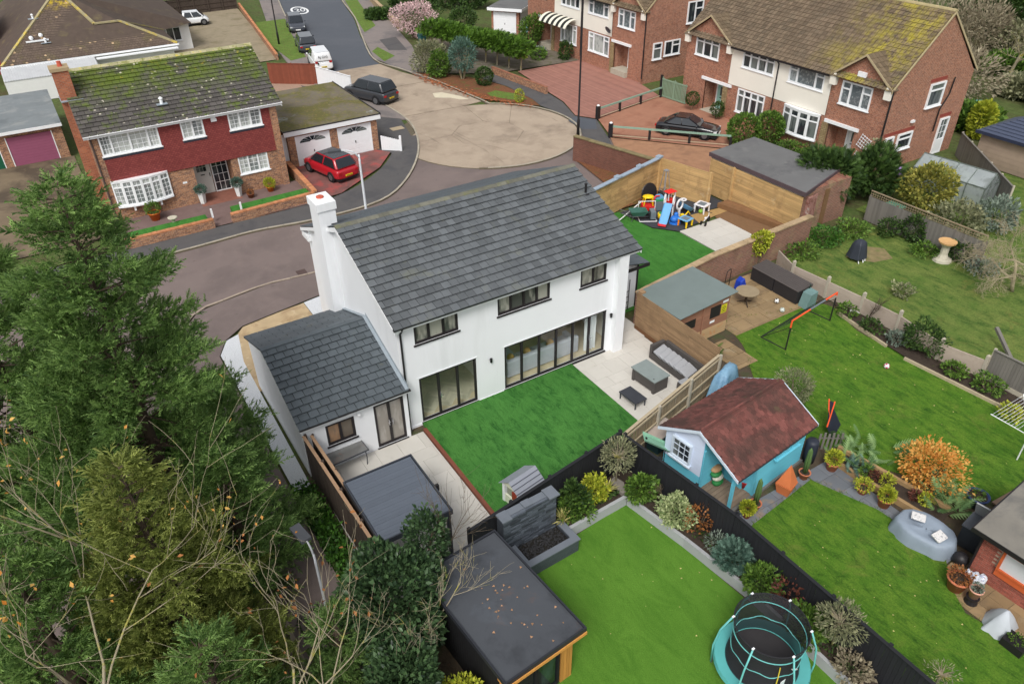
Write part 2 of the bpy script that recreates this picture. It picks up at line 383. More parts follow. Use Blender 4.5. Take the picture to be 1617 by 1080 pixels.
# far road and its pavement on the right
sheet('road', [(14.95, 49.7), (20.8, 49.7), (23.6, 61), (26.4, 69.7), (29, 80), (34, 100), (60, 190), (48, 190), (28, 110), (23.5, 90), (20, 75), (17.4, 62)], .002, asphalt)
sheet('pavement', [(22.3, 42), (21.6, 47), (21.1, 51.5), (23.8, 61), (26.6, 69.7), (29.2, 80), (33.2, 95), (37, 95), (31.6, 74), (28.5, 62.5), (26.4, 54), (22.9, 44)], .085, paleway)
sheet('grass_verge', [(21.5, 50), (23.2, 51.3), (23.2, 55.5), (22.0, 54.2)], .097, verge_m)
sheet('grass_verge', [(24.6, 62.2), (26.9, 64.5), (28.1, 69), (30.9, 79.5), (29.4, 80)], .097, verge_m)
sheet('grass_verge', [(14.0, 55.5), (15.7, 56), (18.0, 68), (19.5, 74), (16.0, 74), (14.3, 66)], .097, verge_m)
sheet('pavement_patch', [(23.6, 53.6), (24.6, 58.2), (26.6, 58.4), (25.2, 52.6)], .093, pavement_m)
sheet('service_trench', [(13.3, 58), (13.65, 58), (16.6, 80), (16.3, 80)], .092, asphalt)
# leafy border, pavement to the right of the circle
sheet('leafy_border', [(23.5, 34.3), (23.2, 37.5), (22.8, 42), (22.3, 44.8), (24.4, 43), (26.2, 39.8), (27.0, 36.4), (26.9, 32), (26.5, 30.2), (25.5, 31.4), (24.6, 33)], .1, leaflitter)
sheet('grass_verge', [(24.4, 34.6), (24.6, 35.6), (25.6, 35.8), (26.5, 34.2), (26.6, 32.3), (25.7, 32.4)], .108, verge_m)
sheet('pavement', [(26.55, 30.2), (26.95, 32), (27.1, 36.4), (26.4, 39.8), (28.2, 40.4), (28.95, 32.5), (28.6, 30), (27.4, 26.6), (28.3, 25), (26.6, 21.3), (24.6, 17.6), (22.9, 19), (25.2, 22.5), (26.3, 24.6), (26.75, 27), (26.7, 29)], .082, pavement_m)
sheet('pavement_patch', [(26.3, 26), (27.3, 26.5), (28.2, 25), (27, 23.2), (26.1, 23.8)], .09, asphalt)
sheet('driveway', [(29.1, 32.5), (28.7, 30), (27.5, 26.7), (28.4, 25.1), (36.3, 26.8), (37.4, 31), (37.4, 39.6), (30.4, 39.8)], .09, redblock)
sheet('driveway', [(28.45, 25), (36.3, 26.7), (36.9, 23), (36.9, 14), (33, 13.9), (26.85, 21.3)], .086, orangeblock)
sheet('brick_path', [(26.7, 21.2), (32.9, 13.8), (30, 10.5), (22.7, 11.3), (23.6, 13.6), (24.7, 17.6)], .083, brickpath)
sheet('leafy_yard', [(22.0, 19), (24.6, 17.5), (23.6, 11.2), (16, 11.2), (17, 13.6), (21, 13.6)], .088, leaflitter)
sheet('front_garden', [(28.3, 40.5), (37.4, 39.7), (37.4, 51), (32, 57), (26.6, 54), (23, 44)], .07, M('garden_earth', (112, 104, 92), .95, .25, 1.5, bump=.4, bscale=20, blots=(((78, 84, 46), 1.4, .5, .65, .7),)))
sheet('pavement', [(11.3, 28.0), (12.4, 27.0), (14.6, 29.8), (15.7, 34.2), (15.4, 41), (12.0, 47), (11.6, 38.5)], .075, pavement_m)
# bungalow and garage drives, left
sheet('driveway', [(-30, 24.5), (-7.3, 24.5), (-7.3, 39.8), (-30, 39.8)], .03, M('stained_drive', (118, 104, 84), .9, .15, .8, blots=(((70, 60, 50), .35, .45, .6, .8), ((150, 132, 104), 1, .6, .75, .5))))
sheet('driveway', [(4.2, 22.6), (6.3, 22.8), (10.1, 25.4), (11.9, 27.6), (11.2, 28.6), (4.9, 28.6)], .093, M('red_drive', (122, 82, 78), .85, .2, 1.2, blots=(((164, 78, 74), 1.1, .5, .62, .8), ((84, 66, 62), .8, .55, .7, .7))))
sheet('front_garden', [(-7.2, 22.3), (4.9, 22.4), (4.9, 26.4), (-7.2, 26.4)], .094, M('front_path', (116, 96, 92), .9, .16, 2))
sheet('driveway', [(4.6, 57), (13.2, 57), (16.6, 84), (6, 84)], .03, M('bungalow_drive', (146, 134, 112), .95, .15, 1.2, blots=(((112, 104, 76), .6, .5, .65, .7),)))
sheet('back_yard', [(5, 36.5), (12, 38), (13.8, 47.5), (9, 50), (5, 50)], .03, M('pebble_yard', (160, 134, 116), .95, .25, 12, bump=.4))

# ---------------------------------------------------------------- garden surfaces
sheet('garden_soil', [(-4.5, -.2), (12.2, .9), (12.2, -4.6), (5.6, -6.3), (-1.2, -7.3), (-4.5, -7)], .0, soil)
sheet('garden_soil', [(-4.4, -7), (5.7, -6.3), (6.2, -8), (6.4, -22), (-4.4, -22)], .004, soil)
sheet('artificial_lawn', [(-1.2, -8.2), (4.75, -7.65), (5.15, -10), (5.5, -14), (5.6, -21.8), (-1.2, -21.8)], .02, lawn_art2)
sheet('garden_soil', [(5.9, -6.5), (12.2, -4.9), (13, -12), (13, -24), (6.4, -24)], .0, soil)
sheet('lawn', [(7.62, -10.75), (11.1, -10.35), (11.9, -12.6), (12.0, -15.0), (11.0, -15.9), (10.55, -16.6), (10.8, -18), (10.8, -23), (7.0, -23), (7.15, -16), (7.4, -12.5)], .05, lawn_nat)
sheet('garden_soil', [(12.1, 1.6), (25, 1.6), (21.9, -2.4), (21.5, -7), (22, -26), (12.8, -26), (12.8, -10), (11.7, -7)], -.004, soil)
lw = curve([(16.2, -.9), (15.7, -1.9), (15.2, -3.2), (13.9, -5.0), (12.9, -7.0), (12.7, -8.6), (13.6, -11), (15.0, -13.5), (15.7, -15), (16.2, -24)], 5)
lw2 = curve([(21, -24), (21, -12), (20.7, -7), (20.6, -5), (21.3, -3.3), (20.9, -2.4), (19.5, -2.2), (18, -1.7), (16.2, -.9)], 5)
sheet('lawn', lw+lw2[1:-1], .02, lawn_nat)
sheet('lawn', [(22.2, 1.5), (30.5, 2), (30.6, -3.8), (33, -10), (40, -26), (22.3, -26), (21.7, -7), (22.2, -2.3)], .0, lawn_rough)
sheet('bare_patch', [(26.0, -.1), (27.8, .3), (28.6, -.6), (28.0, -1.6), (26.8, -1.3)], .008, M('bare_earth', (132, 118, 84), .95, .25, 3, blots=(((100, 112, 58), 2, .5, .62, .7),)))
sheet('lawn', [(31.5, 3.5), (60, 6), (80, 20), (80, -30), (33, -26)], -.01, lawn_rough)
sheet('play_lawn', [(10.7, 2.0), (20.6, 2.0), (20.62, 4.2), (20.55, 7.0), (19.6, 8.2), (19.3, 11), (10.7, 11)], .03, lawn_play)
sheet('play_mat', [(19.65, 8.3), (20.62, 7.05), (22.4, 7.3), (22.6, 8.2), (25.6, 8.2), (25.6, 10.7), (19.3, 10.9)], .036, M('black_rubber', (62, 64, 70), .8, .1, 3))
sheet('timber_deck', [(23.85, 4.25), (25.9, 3.2), (25.7, 8.2), (23.65, 7.3)], .028, M('brown_deck', (124, 94, 66), .9, .15, 3, stretch=(4, 1, 1)))
sheet('sand_patch', [(22.3, 7.2), (23.6, 7.4), (24.9, 7.5), (25.5, 8.0), (22.6, 8.3)], .042, M('sand_decking', (168, 136, 88), .9, .15, 6))
# ---------------------------------------------------------------- building helpers
def shell(m, x0, x1, z0, z1, ops, y=0, dep=.14):
    "front face of a wall at y with recessed openings ops=(x0,x1,z0,z1); y runs into the wall"
    xs = sorted({x0, x1, *[o[0] for o in ops], *[o[1] for o in ops]}); zs = sorted({z0, z1, *[o[2] for o in ops], *[o[3] for o in ops]})
    for i in range(len(xs)-1):
        for j in range(len(zs)-1):
            cx = (xs[i]+xs[i+1])/2; cz = (zs[j]+zs[j+1])/2
            if any(o[0] < cx < o[1] and o[2] < cz < o[3] for o in ops): continue
            m.add([(xs[i], y, zs[j]), (xs[i+1], y, zs[j]), (xs[i+1], y, zs[j+1]), (xs[i], y, zs[j+1])], [(0, 1, 2, 3)])
    for a, b, c, d in ops:
        m.add([(a, y, c), (b, y, c), (b, y, d), (a, y, d), (a, y+dep, c), (b, y+dep, c), (b, y+dep, d), (a, y+dep, d)],
              [(0, 4, 5, 1), (1, 5, 6, 2), (2, 6, 7, 3), (3, 7, 4, 0)])
    return m

def window(parent, x, z, w_, h, y, cols, fm, pm, fw=.07, transom=None, sill=True, bars=None, barm=None, name='window', T=None, proud=.02, sillm=None, topbars=None):
    "framed window: frame part with panes and sill as sub-parts; cols = number of lights or list of fractions; transom = fraction of height from the top for fanlights"
    fr = [1/cols]*cols if isinstance(cols, int) else list(cols)
    m = MB(T); y0 = y-proud; y1 = y+.06
    m.bx(x, x+w_, y0, y1, z, z+fw).bx(x, x+w_, y0, y1, z+h-fw, z+h).bx(x, x+fw, y0, y1, z+fw, z+h-fw).bx(x+w_-fw, x+w_, y0, y1, z+fw, z+h-fw)
    xs = [x]; 
    for q in fr: xs.append(xs[-1]+q*w_)
    lights = []
    for i in range(len(fr)):
        a = xs[i]+(fw if i == 0 else fw*.55); b = xs[i+1]-(fw if i == len(fr)-1 else fw*.55)
        if i: m.bx(xs[i]-fw*.55, xs[i]+fw*.55, y0+.004, y1, z+fw, z+h-fw)
        tr = transom[i] if isinstance(transom, (list, tuple)) else transom
        if tr:
            zt = z+h-h*tr; m.bx(a, b, y0+.006, y1, zt-fw*.45, zt+fw*.45)
            lights += [(a, b, z+fw, zt-fw*.45, 0), (a, b, zt+fw*.45, z+h-fw, 1)]
        else: lights.append((a, b, z+fw, z+h-fw, 0))
    f = m.build(name, fm, parent)
    for a, b, c, d, top in lights:
        MB(T).bx(a, b, y+.03, y+.045, c, d).build('pane', pm, f)
        bb = topbars if top else bars
        if bb:
            g = MB(T)
            for i in range(1, bb[0]): xx = a+(b-a)*i/bb[0]; g.bx(xx-.012, xx+.012, y+.012, y+.032, c, d)
            for j in range(1, bb[1]): zz = c+(d-c)*j/bb[1]; g.bx(a, b, y+.014, y+.030, zz-.012, zz+.012)
            if g.v: g.build('glazing_bar', barm or fm, f)
    if sill: MB(T).bx(x-.06, x+w_+.06, y-.1, y+.05, z-.06, z-.002).build('sill', sillm or fm, f)
    return f

def tile_mesh(name, wd, ln, th, mat, roll=0):
    m = MB()
    if roll:
        k = 3; prof = []
        for i in range(roll):
            x0 = wd*i/roll; x1 = wd*(i+1)/roll
            prof += [(x0, 0), (x0+(x1-x0)*.58, -.004), (x0+(x1-x0)*.66, .045), (x0+(x1-x0)*.84, .055), (x0+(x1-x0)*.96, .03)]
        prof.append((wd, 0)); n = len(prof)
        vs = [(p[0], -.03, th+p[1]) for p in prof]+[(p[0], ln, .012+p[1]) for p in prof]+[(p[0], -.03, th*.45+p[1]) for p in prof]
        fs = [(i, i+1, n+i+1, n+i) for i in range(n-1)]+[(2*n+i, 2*n+i+1, i+1, i) for i in range(n-1)]
        m.add(vs, fs)
    else:
        m.add([(0, -.03, th*.5), (wd, -.03, th*.5), (wd, -.03, th), (0, -.03, th), (0, ln, 0), (wd, ln, 0), (wd, ln, .012), (0, ln, .012)],
              [(0, 1, 2, 3), (3, 2, 6, 7), (1, 5, 6, 2), (4, 0, 3, 7), (0, 4, 5, 1)])
    return m

def tiled(parent, O, U, V, L, S, ex, tw, mat, nparts=300, th=.05, roll=0, clip=None, gap=.016, name='roof_tile', lift=.02, jit=.004, far_first=False):
    """roof slope of tiles: O eave corner, U unit along the eave, V unit up the slope. The first nparts tiles (counted from the eave) are objects
    of their own, the rest are one joined part. clip(u0,u1,v) -> (u0,u1) or None trims courses (hips, valleys)."""
    U = Vector(U).normalized(); V = Vector(V).normalized(); N = U.cross(V).normalized(); O = Vector(O)
    rows = int(round(S/ex)); ex = S/rows; meshes = {}; rest = MB(); count = 0
    for j in range(rows):
        jj = j
        u = -(tw/2 if (j % 2 and not roll) else 0); v = j*ex
        c0, c1 = (0, L) if clip is None else (clip(v) or (0, 0))
        while u < L:
            a = max(u, c0); b = min(u+tw, c1); u += tw
            if b-a < .03: continue
            wd = round(b-a-gap, 2); key = wd
            p = O+U*a+V*v+N*(lift+random.uniform(0, jit)); t = random.uniform(-.006, .006)
            B = Matrix(((U.x, V.x, N.x, p.x), (U.y, V.y, N.y, p.y), (U.z, V.z, N.z, p.z), (0, 0, 0, 1))) @ Matrix.Rotation(t, 4, 'Z')
            if count < nparts:
                if key not in meshes:
                    mm = tile_mesh(name, wd, ex+.04, th, mat, max(1, round(roll*wd/tw)) if roll else 0); me = bpy.data.meshes.new(name)
                    me.from_pydata(mm.v, [], mm.f); me.materials.append(mat); meshes[key] = me
                o = link(name, meshes[key], None, parent); o.matrix_basis = B; count += 1
            else:
                rest.T = B; mm = tile_mesh(name, wd, ex+.04, th, mat, max(1, round(roll*wd/tw)) if roll else 0); rest.add(mm.v, mm.f)
    if rest.v: tag(rest.build('roof_tiles', mat, parent), kind='stuff')
    return count

def tilemat(name, rgb, moss=None, rnd=.16, rough=.75, lichen=None, mossdir=None):
    m, n, l, b = nodes(name); g = n.new("ShaderNodeNewGeometry"); pos = g.outputs["Position"]
    k = mathn(n, l, 'MULTIPLY', mathn(n, l, 'MULTIPLY_ADD', rand(n, l), 2*rnd, 1-rnd), mathn(n, l, 'MULTIPLY_ADD', noise(n, l, pos, 2.2, 6), .5, .75))
    x = n.new("ShaderNodeVectorMath"); x.operation = 'SCALE'; x.inputs[0].default_value = s2l(rgb); l.new(k, x.inputs["Scale"]); col = x.outputs[0]
    if moss:
        for (c, scl, lo, hi, st, ax, a0, a1) in moss:
            f = ramp(n, l, noise(n, l, pos, scl, 8, .75), lo, hi)
            if ax is not None:
                s = n.new("ShaderNodeSeparateXYZ"); l.new(pos, s.inputs[0]); f = mathn(n, l, 'MULTIPLY', f, ramp(n, l, s.outputs[ax], a0, a1))
            col = mixn(n, l, mathn(n, l, 'MULTIPLY', f, st), col, s2l(c))
    if lichen:
        vo = n.new("ShaderNodeTexVoronoi"); vo.inputs["Scale"].default_value = lichen[1]; l.new(pos, vo.inputs["Vector"])
        f = mathn(n, l, 'MULTIPLY', mathn(n, l, 'LESS_THAN', vo.outputs["Distance"], lichen[2]), ramp(n, l, noise(n, l, pos, .7, 3), .45, .6))
        col = mixn(n, l, mathn(n, l, 'MULTIPLY', f, .8), col, s2l(lichen[0]))
    l.new(col, b.inputs["Base Color"]); b.inputs["Roughness"].default_value = rough; b.inputs["Specular IOR Level"].default_value = .3
    bp = n.new("ShaderNodeBump"); bp.inputs["Strength"].default_value = .35; bp.inputs["Distance"].default_value = .02
    l.new(noise(n, l, pos, 28, 5), bp.inputs["Height"]); l.new(bp.outputs[0], b.inputs["Normal"])
    MATS[name] = m; return m

white_render = M('white_render', (236, 238, 241), .85, .025, .6, bump=.08, bscale=60, blots=(((210, 212, 213), .9, .55, .75, .4, (1, 1, .12)),))
upvc_white = M('white_upvc', (238, 240, 242), .4, .02, 2)
charcoal = M('charcoal_frame', (44, 40, 42), .45, .05, 4)
blackplastic = M('black_gutter', (38, 36, 38), .45, .05, 4)
glass = glassmat('clear_glass')
def panemat(name, dark, light, scale=1.2, st=(1.6, 1.6, .5), lo=.45, hi=.6):
    m, n, l, b = nodes(name); g = n.new("ShaderNodeNewGeometry"); v = mapping(n, l, g.outputs["Position"], st)
    col = mixn(n, l, ramp(n, l, mathn(n, l, 'ADD', mathn(n, l, 'MULTIPLY', noise(n, l, v, scale, 3), .8), mathn(n, l, 'MULTIPLY', rand(n, l), .25)), lo, hi), s2l(dark), s2l(light))
    l.new(col, b.inputs["Base Color"]); b.inputs["Roughness"].default_value = .06; b.inputs["Specular IOR Level"].default_value = .55
    MATS[name] = m; return m
pane_dark = panemat('window_glass_dark', (40, 46, 52), (108, 114, 112))
pane_net = panemat('window_glass_net_curtain', (120, 126, 126), (186, 190, 186), 3)
pane_up = panemat('window_glass_upstairs', (82, 86, 80), (168, 168, 156), 1.6)
slate = tilemat('grey_concrete_tile', (96, 100, 103), rnd=.2, moss=(((112, 112, 84), 1.1, .56, .76, .5, None, 0, 0),))
slate_blue = tilemat('blue_grey_tile', (86, 93, 98), rnd=.12, rough=.6, moss=(((110, 108, 82), 1.4, .62, .76, .6, None, 0, 0),))
lead = M('lead_flashing', (150, 160, 168), .5, .1, 3)

# ---------------------------------------------------------------- the white house
H = thing('house', 'large white rendered house with grey tiled roof and black framed patio doors', 'house')
HW, HY1, RY, RZ, EZ = 10.5, 9.1, 4.56, 6.98, 4.86
B1 = (.71, 3.22, .12, 2.27); B2 = (4.53, 9.71, .12, 2.27)
W1 = (.70, 2.53, 3.84, 4.75); W2 = (4.27, 6.72, 3.84, 4.75); W3 = (8.23, 9.57, 3.81, 4.75)
m = shell(MB(), 0, HW, -.05, EZ+.16, [B1, B2, W1, W2, W3], 0, .22)
def gable(m, x, y0, y1, ze, yr, zr, z0=-.05): m.add([(x, y0, z0), (x, y1, z0), (x, y1, ze), (x, yr, zr), (x, y0, ze)], [(0, 1, 2, 3, 4)])
gable(m, 0, 0, HY1, EZ+.14, RY, RZ-.02); gable(m, HW, 0, HY1, EZ+.14, RY, RZ-.02)
m.add([(0, HY1, -.05), (HW, HY1, -.05), (HW, HY1, EZ+.1), (0, HY1, EZ+.1)], [(0, 1, 2, 3)])
m.bx(10.02, 10.5, -.3, -.002, -.05, EZ+.02)
wall = m.build('wall', white_render, H)
MB().bx(.02, 10.0, -.035, -.003, -.05, .1).build('plinth', white_render, H)
# rooms behind the doors
room = MB().bx(.1, 3.9, 5.8, 5.9, .1, 2.6).bx(4.1, 10.3, 5.8, 5.9, .1, 2.6).bx(3.9, 4.1, .24, 5.8, .1, 2.6).bx(.02, .1, .24, 5.9, .1, 2.6).bx(10.35, 10.45, .24, 5.9, .1, 2.6)
room.build('room_wall', M('room_paint', (240, 236, 226), .9, .03, 1), H)
MB().bx(.1, 10.35, .24, 5.8, 2.6, 2.7).build('ceiling', M('ceiling_paint', (235, 235, 232), .9, .02, 1), H)
fl = thing('wooden_floor', None, None); del_keys = [k for k in ("label", "category") if k in fl]
COL.objects.unlink(fl); bpy.data.objects.remove(fl)
floor = MB().bx(.1, 10.4, .05, 5.8, .02, .085).build('floor', M('floor_base', (196, 180, 150), .7), H)
oak = M('oak_block', (196, 188, 166), .45, .06, 6, rnd=.14)
pl = MB().bx(0, .62, 0, .115, 0, .02); pme = bpy.data.meshes.new('floor_block'); pme.from_pydata(pl.v, [], pl.f); pme.materials.append(oak)
for i in range(5):
    for j in range(14):
        for s in (0, 1):
            o = link('floor_block', pme, None, floor); 
            bx_, by_ = .2+i*.8+.4, .35+j*.165*1.0
            o.location = (bx_, by_, .086); o.rotation_euler = (0, 0, R(45) if s else R(135)); 
for B, k in ((B1, 3), (B2, 6)):
    d = window(H, B[0], B[2], B[1]-B[0], B[3]-B[2], .05, k, charcoal, glass, fw=.085, sill=False, name='bifold_door', proud=.03)
    MB().bx(B[0]-.05, B[1]+.05, -.06, .15, B[2]-.09, B[2]-.003).build('threshold', charcoal, d)
    MB().bx(B[0]-.06, B[1]+.06, -.02, -.004, B[3]+.004, B[3]+.05).build('head_trim', upvc_white, d)
    hx = B[0]+.86 if k == 3 else B[1]-.87
    MB().bx(hx-.015, hx+.015, -.06, .018, 1.0, 1.25).bx(hx-.012, hx+.10, -.075, -.055, 1.12, 1.145).build('handle', M('chrome', (200, 200, 205), .25, .02, metal=.8), d)
for Wn, k in ((W1, 3), (W2, 4), (W3, 2)):
    f = window(H, Wn[0], Wn[2], Wn[1]-Wn[0], Wn[3]-Wn[2], .05, k, charcoal, pane_up, fw=.085, proud=.03, sillm=charcoal)
# a casement propped open in the first upstairs window
q = MB(Matrix.Translation((1.32, -.04, 4.72)) @ Matrix.Rotation(R(62), 4, 'X')); q.bx(0, .6, 0, .04, -.42, 0).build('open_light', charcoal, H)
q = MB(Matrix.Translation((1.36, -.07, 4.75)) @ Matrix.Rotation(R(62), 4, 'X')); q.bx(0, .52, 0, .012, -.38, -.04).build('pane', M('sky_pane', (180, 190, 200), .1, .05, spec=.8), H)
# eaves, gutter, verges
MB().bx(-.15, 11.02, -.24, -.01, EZ-.03, EZ+.02).build('soffit', upvc_white, H)
MB().bx(-.15, 11.02, -.275, -.245, EZ-.06, EZ+.13).build('fascia', upvc_white, H)
g = MB(); g.tube([(-.2, -.33, EZ+.12), (11.08, -.33, EZ+.12)], .062, 8).build('gutter', blackplastic, H)
g = MB(); g.tube([(.14, -.33, EZ+.08), (.14, -.18, EZ-.15), (.14, -.06, EZ-.3), (.14, -.05, .1), (.14, -.15, .03)], .04, 7).build('downpipe', blackplastic, H)
V1 = Vector((0, RY+.36, RZ-EZ-.14)); S1 = V1.length
RO = MB(); RO.add([(-.18, -.36, EZ+.1), (11.05, -.36, EZ+.1), (11.05, RY, RZ), (-.18, RY, RZ), (-.18, 9.5, EZ+.1), (11.05, 9.5, EZ+.1)], [(0, 1, 2, 3), (3, 2, 5, 4)])
roof = RO.build('roof', M('roof_underlay', (34, 33, 32), .95), H)
EXT_T = 132
tiled(roof, (-.19, -.36, EZ+.1), (1, 0, 0), V1, 11.26, S1, .345, .335, slate, 168, th=.095, gap=.017)
V2 = Vector((0, -(9.5-RY), RZ-EZ-.1)); 
tiled(roof, (11.06, 9.5, EZ+.1), (-1, 0, 0), V2, 11.26, V2.length, .345, .67, slate_blue, 0, th=.03)
rt = MB()
for i in range(25): rt.T = Matrix.Translation((-.19+i*.451, RY, RZ+.035)) @ Matrix.Rotation(random.uniform(-.01, .01), 4, 'Z'); rt.add([(0, -.13, -.05), (.445, -.13, -.05), (.445, -.06, .035), (0, -.06, .035), (.445, .06, .035), (0, .06, .035), (.445, .13, -.05), (0, .13, -.05)], [(0, 1, 2, 3), (3, 2, 4, 5), (5, 4, 6, 7), (0, 3, 5, 7), (1, 6, 4, 2)])
tag(rt.build('ridge_tiles', M('mossy_ridge', (110, 109, 98), .9, .2, 4, rnd=.18, blots=(((112, 114, 72), 2.2, .52, .66, .6),)), roof), kind='stuff')
for x in (-.2, 11.04):
    b = MB(); b.ext([(x, -.36, EZ+.09), (x, RY, RZ-.01), (x, 9.5, EZ+.09), (x, 9.5, EZ-.06), (x, RY, RZ-.2), (x, -.36, EZ-.06)], (.03, 0, 0)).build('bargeboard', upvc_white, H)
MB().bx(-.16, -.003, 8.7, 9.5, EZ-.3, EZ-.05).bx(-.16, 0, -.27, -.002, EZ-.12, EZ+.05).build('box_end', upvc_white, H)
MB().lathe([(.16, 0), (.14, .03), (.055, .05), (.05, .42), (.07, .43), (.07, .48)], 12, (10.55, 2.95, 6.33)).build('soil_vent', blackplastic, H)
# chimney
c = MB(); c.bx(-.45, -.002, 5.5, 6.5, -.05, 6.7).bx(-.45, .25, 5.5, 6.5, 6.702, 7.5)
ch = c.build('chimney', white_render, H)
MB().bx(-.5, .30, 5.45, 6.55, 7.3, 7.62).build('chimney_cap', white_render, ch)
MB().lathe([(.15, 0), (.15, .05), (.12, .07), (0.01, .07)], 14, (-.1, 6.1, 7.62)).build('chimney_pot', M('terracotta', (190, 92, 72), .8, .08, 5), ch)
# wall lamps
wl = M('black_lamp', (28, 28, 30), .4)
for lx in (3.86, 9.93):
    MB().lathe([(.02, 0), (.05, .02), (.055, .2), (.02, .22)], 10, (lx, -.08, 1.82)).bx(lx-.02, lx+.02, -.05, 0, 1.9, 1.96).build('wall_lamp', wl, H)
# left wing
XL = -4.08; EY = -.38; ERY, ERZ, EEZ = 2.98, 3.66, 2.36
D1 = (-1.36, -.16, .06, 2.1); W4 = (-3.22, -2.13, 1.06, 2.02)
m = shell(MB(), XL, -.002, -.05, EEZ+.1, [D1, W4], EY, .16); gable(m, XL, EY, 5.9, EEZ+.12, ERY, ERZ-.04)
m.add([(XL, 5.9, -.05), (0, 5.9, -.05), (0, 5.9, EEZ+.1), (XL, 5.9, EEZ+.1)], [(0, 1, 2, 3)])
m.add([(-.002, EY, -.05), (-.002, -.001, -.05), (-.002, -.001, EEZ+.1), (-.002, EY, EEZ+.1)], [(0, 1, 2, 3)])
m.build('wing_wall', white_render, H)
fd = window(H, D1[0], D1[2], D1[1]-D1[0], D1[3]-D1[2], EY+.05, 2, charcoal, panemat('grey_room_glass', (150, 144, 136), (186, 182, 176), 1.2), fw=.09, sill=False, name='french_door', proud=.03)
for s in (-1, 1): MB().bx(-.76+s*.07-.012, -.76+s*.07+.012, EY-.07, EY+.015, 1.0, 1.26).bx(-.76+s*.07-.05, -.76+s*.07+.05, EY-.08, EY-.06, 1.14, 1.16).build('handle', MATS['chrome'], fd)
MB().bx(D1[0]-.05, D1[1]+.05, EY-.06, EY+.1, -.03, .055).build('threshold', charcoal, fd)
window(H, W4[0], W4[2], W4[1]-W4[0], W4[3]-W4[2], EY+.05, 2, charcoal, panemat('tan_room_glass', (110, 100, 88), (172, 136, 104), 1.2), fw=.09, proud=.03, sillm=charcoal)
MB().bx(XL-.08, -.01, EY-.2, EY-.17, EEZ-.08, EEZ+.1).bx(XL-.08, -.01, EY-.17, EY, EEZ-.06, EEZ-.03).build('fascia', upvc_white, H)
MB().tube([(XL-.1, EY-.25, EEZ+.08), (.06, EY-.25, EEZ+.08)], .055, 8).build('gutter', blackplastic, H)
MB().tube([(.06, EY-.25, EEZ+.04), (.12, -.1, EEZ-.2)], .035, 6).build('downpipe', blackplastic, H)
V3 = Vector((0, ERY-(EY-.26), ERZ-EEZ-.07)); V4 = Vector((0, -(6.2-ERY), ERZ-EEZ-.07))
wr = MB(); wr.add([(XL-.1, EY-.26, EEZ+.07), (-.003, EY-.26, EEZ+.07), (-.003, ERY, ERZ), (XL-.1, ERY, ERZ), (XL-.1, 6.2, EEZ+.07), (-.003, 6.2, EEZ+.07)], [(0, 1, 2, 3), (3, 2, 5, 4)])
wroof = wr.build('wing_roof', MATS['roof_underlay'], H)
tiled(wroof, (XL-.11, EY-.26, EEZ+.07), (1, 0, 0), V3, 4.18, V3.length, .33, .36, slate_blue, EXT_T, th=.085, gap=.016)
tiled(wroof, (-.01, 6.2, EEZ+.07), (-1, 0, 0), V4, 4.18, V4.length, .345, .72, slate_blue, 0, th=.024)
MB().bx(XL-.11, -.01, ERY-.1, ERY+.1, ERZ-.02, ERZ+.085).build('ridge', slate_blue, wroof)
fl_ = MB(); fl_.ext([(-.13, EY-.26, EEZ+.15), (-.13, ERY, ERZ+.09), (-.13, ERY, ERZ+.12), (-.13, EY-.26, EEZ+.18)], (.128, 0, 0)).ext([(-.13, 6.2, EEZ+.15), (-.13, ERY+.003, ERZ+.09), (-.13, ERY+.003, ERZ+.12), (-.13, 6.2, EEZ+.18)], (.128, 0, 0))
fl_.ext([(-.012, EY-.26, EEZ+.18), (-.012, ERY, ERZ+.12), (-.012, ERY, ERZ+.25), (-.012, EY-.26, EEZ+.31)], (.008, 0, 0)).build('flashing', lead, wroof)
MB().lathe([(.05, 0), (.07, .03), (.07, .09), (.03, .1)], 10, (-1.95, EY-.08, 1.98)).build('security_light', upvc_white, H)
# right side wing with its own small roof
m = MB(); m.bx(10.52, 13.35, 2.25, 8.8, -.05, 2.45); m.build('side_wing_wall', white_render, H)
sw = MB(); sw.add([(10.52, 1.95, 3.0), (13.7, 1.95, 2.42), (13.7, 9.1, 2.42), (10.52, 9.1, 3.0)], [(0, 1, 2, 3)]); swr = sw.build('side_roof', MATS['roof_underlay'], H)
V5 = Vector((-3.18, 0, .58)); tiled(swr, (13.7, 1.95, 2.42), (0, 1, 0), V5, 7.15, V5.length, .34, .68, slate_blue, 0, th=.05)
MB().tube([(13.3, 2.2, 2.4), (13.3, 2.2, .1)], .045, 7).bx(10.5, 13.75, 1.9, 1.95, 2.3, 2.46).build('downpipe', blackplastic, H)
# sofa and curtain seen through the doors
so_ = thing('sofa', 'grey corner sofa behind the wide patio doors', 'sofa', (5.0, .55, .09))
fab = M('grey_fabric', (186, 188, 194), .95, .06, 4)
MB().bx(.02, .95, .24, 2.8, .05, .42).bx(.952, 3.7, .24, 1.0, .05, .42).build('seat', fab, so_, bevel=.04)
MB().bx(0, 3.7, 0, .22, .05, .85).bx(0, .2, .222, 2.8, .422, .8).bx(3.5, 3.72, .222, 1.0, .422, .62).build('backrest', fab, so_, bevel=.04)
for (x, y, c) in ((.45, .5, (206, 170, 96)), (.5, 1.5, (160, 120, 74)), (1.3, .5, (214, 176, 110)), (2.5, .5, (214, 196, 164))):
    q = MB(Matrix.Translation((x, y, .62)) @ Matrix.Rotation(.5, 4, 'Y')); q.ell((0, 0, 0), (.1, .24, .22), 10, 6).build('cushion', M('cushion%d' % c[0], c, .9, .05), so_, True)
cu = thing('curtain', 'white curtain hanging behind the end pane of the wide patio doors', 'curtain', (9.2, .45, .1)); m = MB()
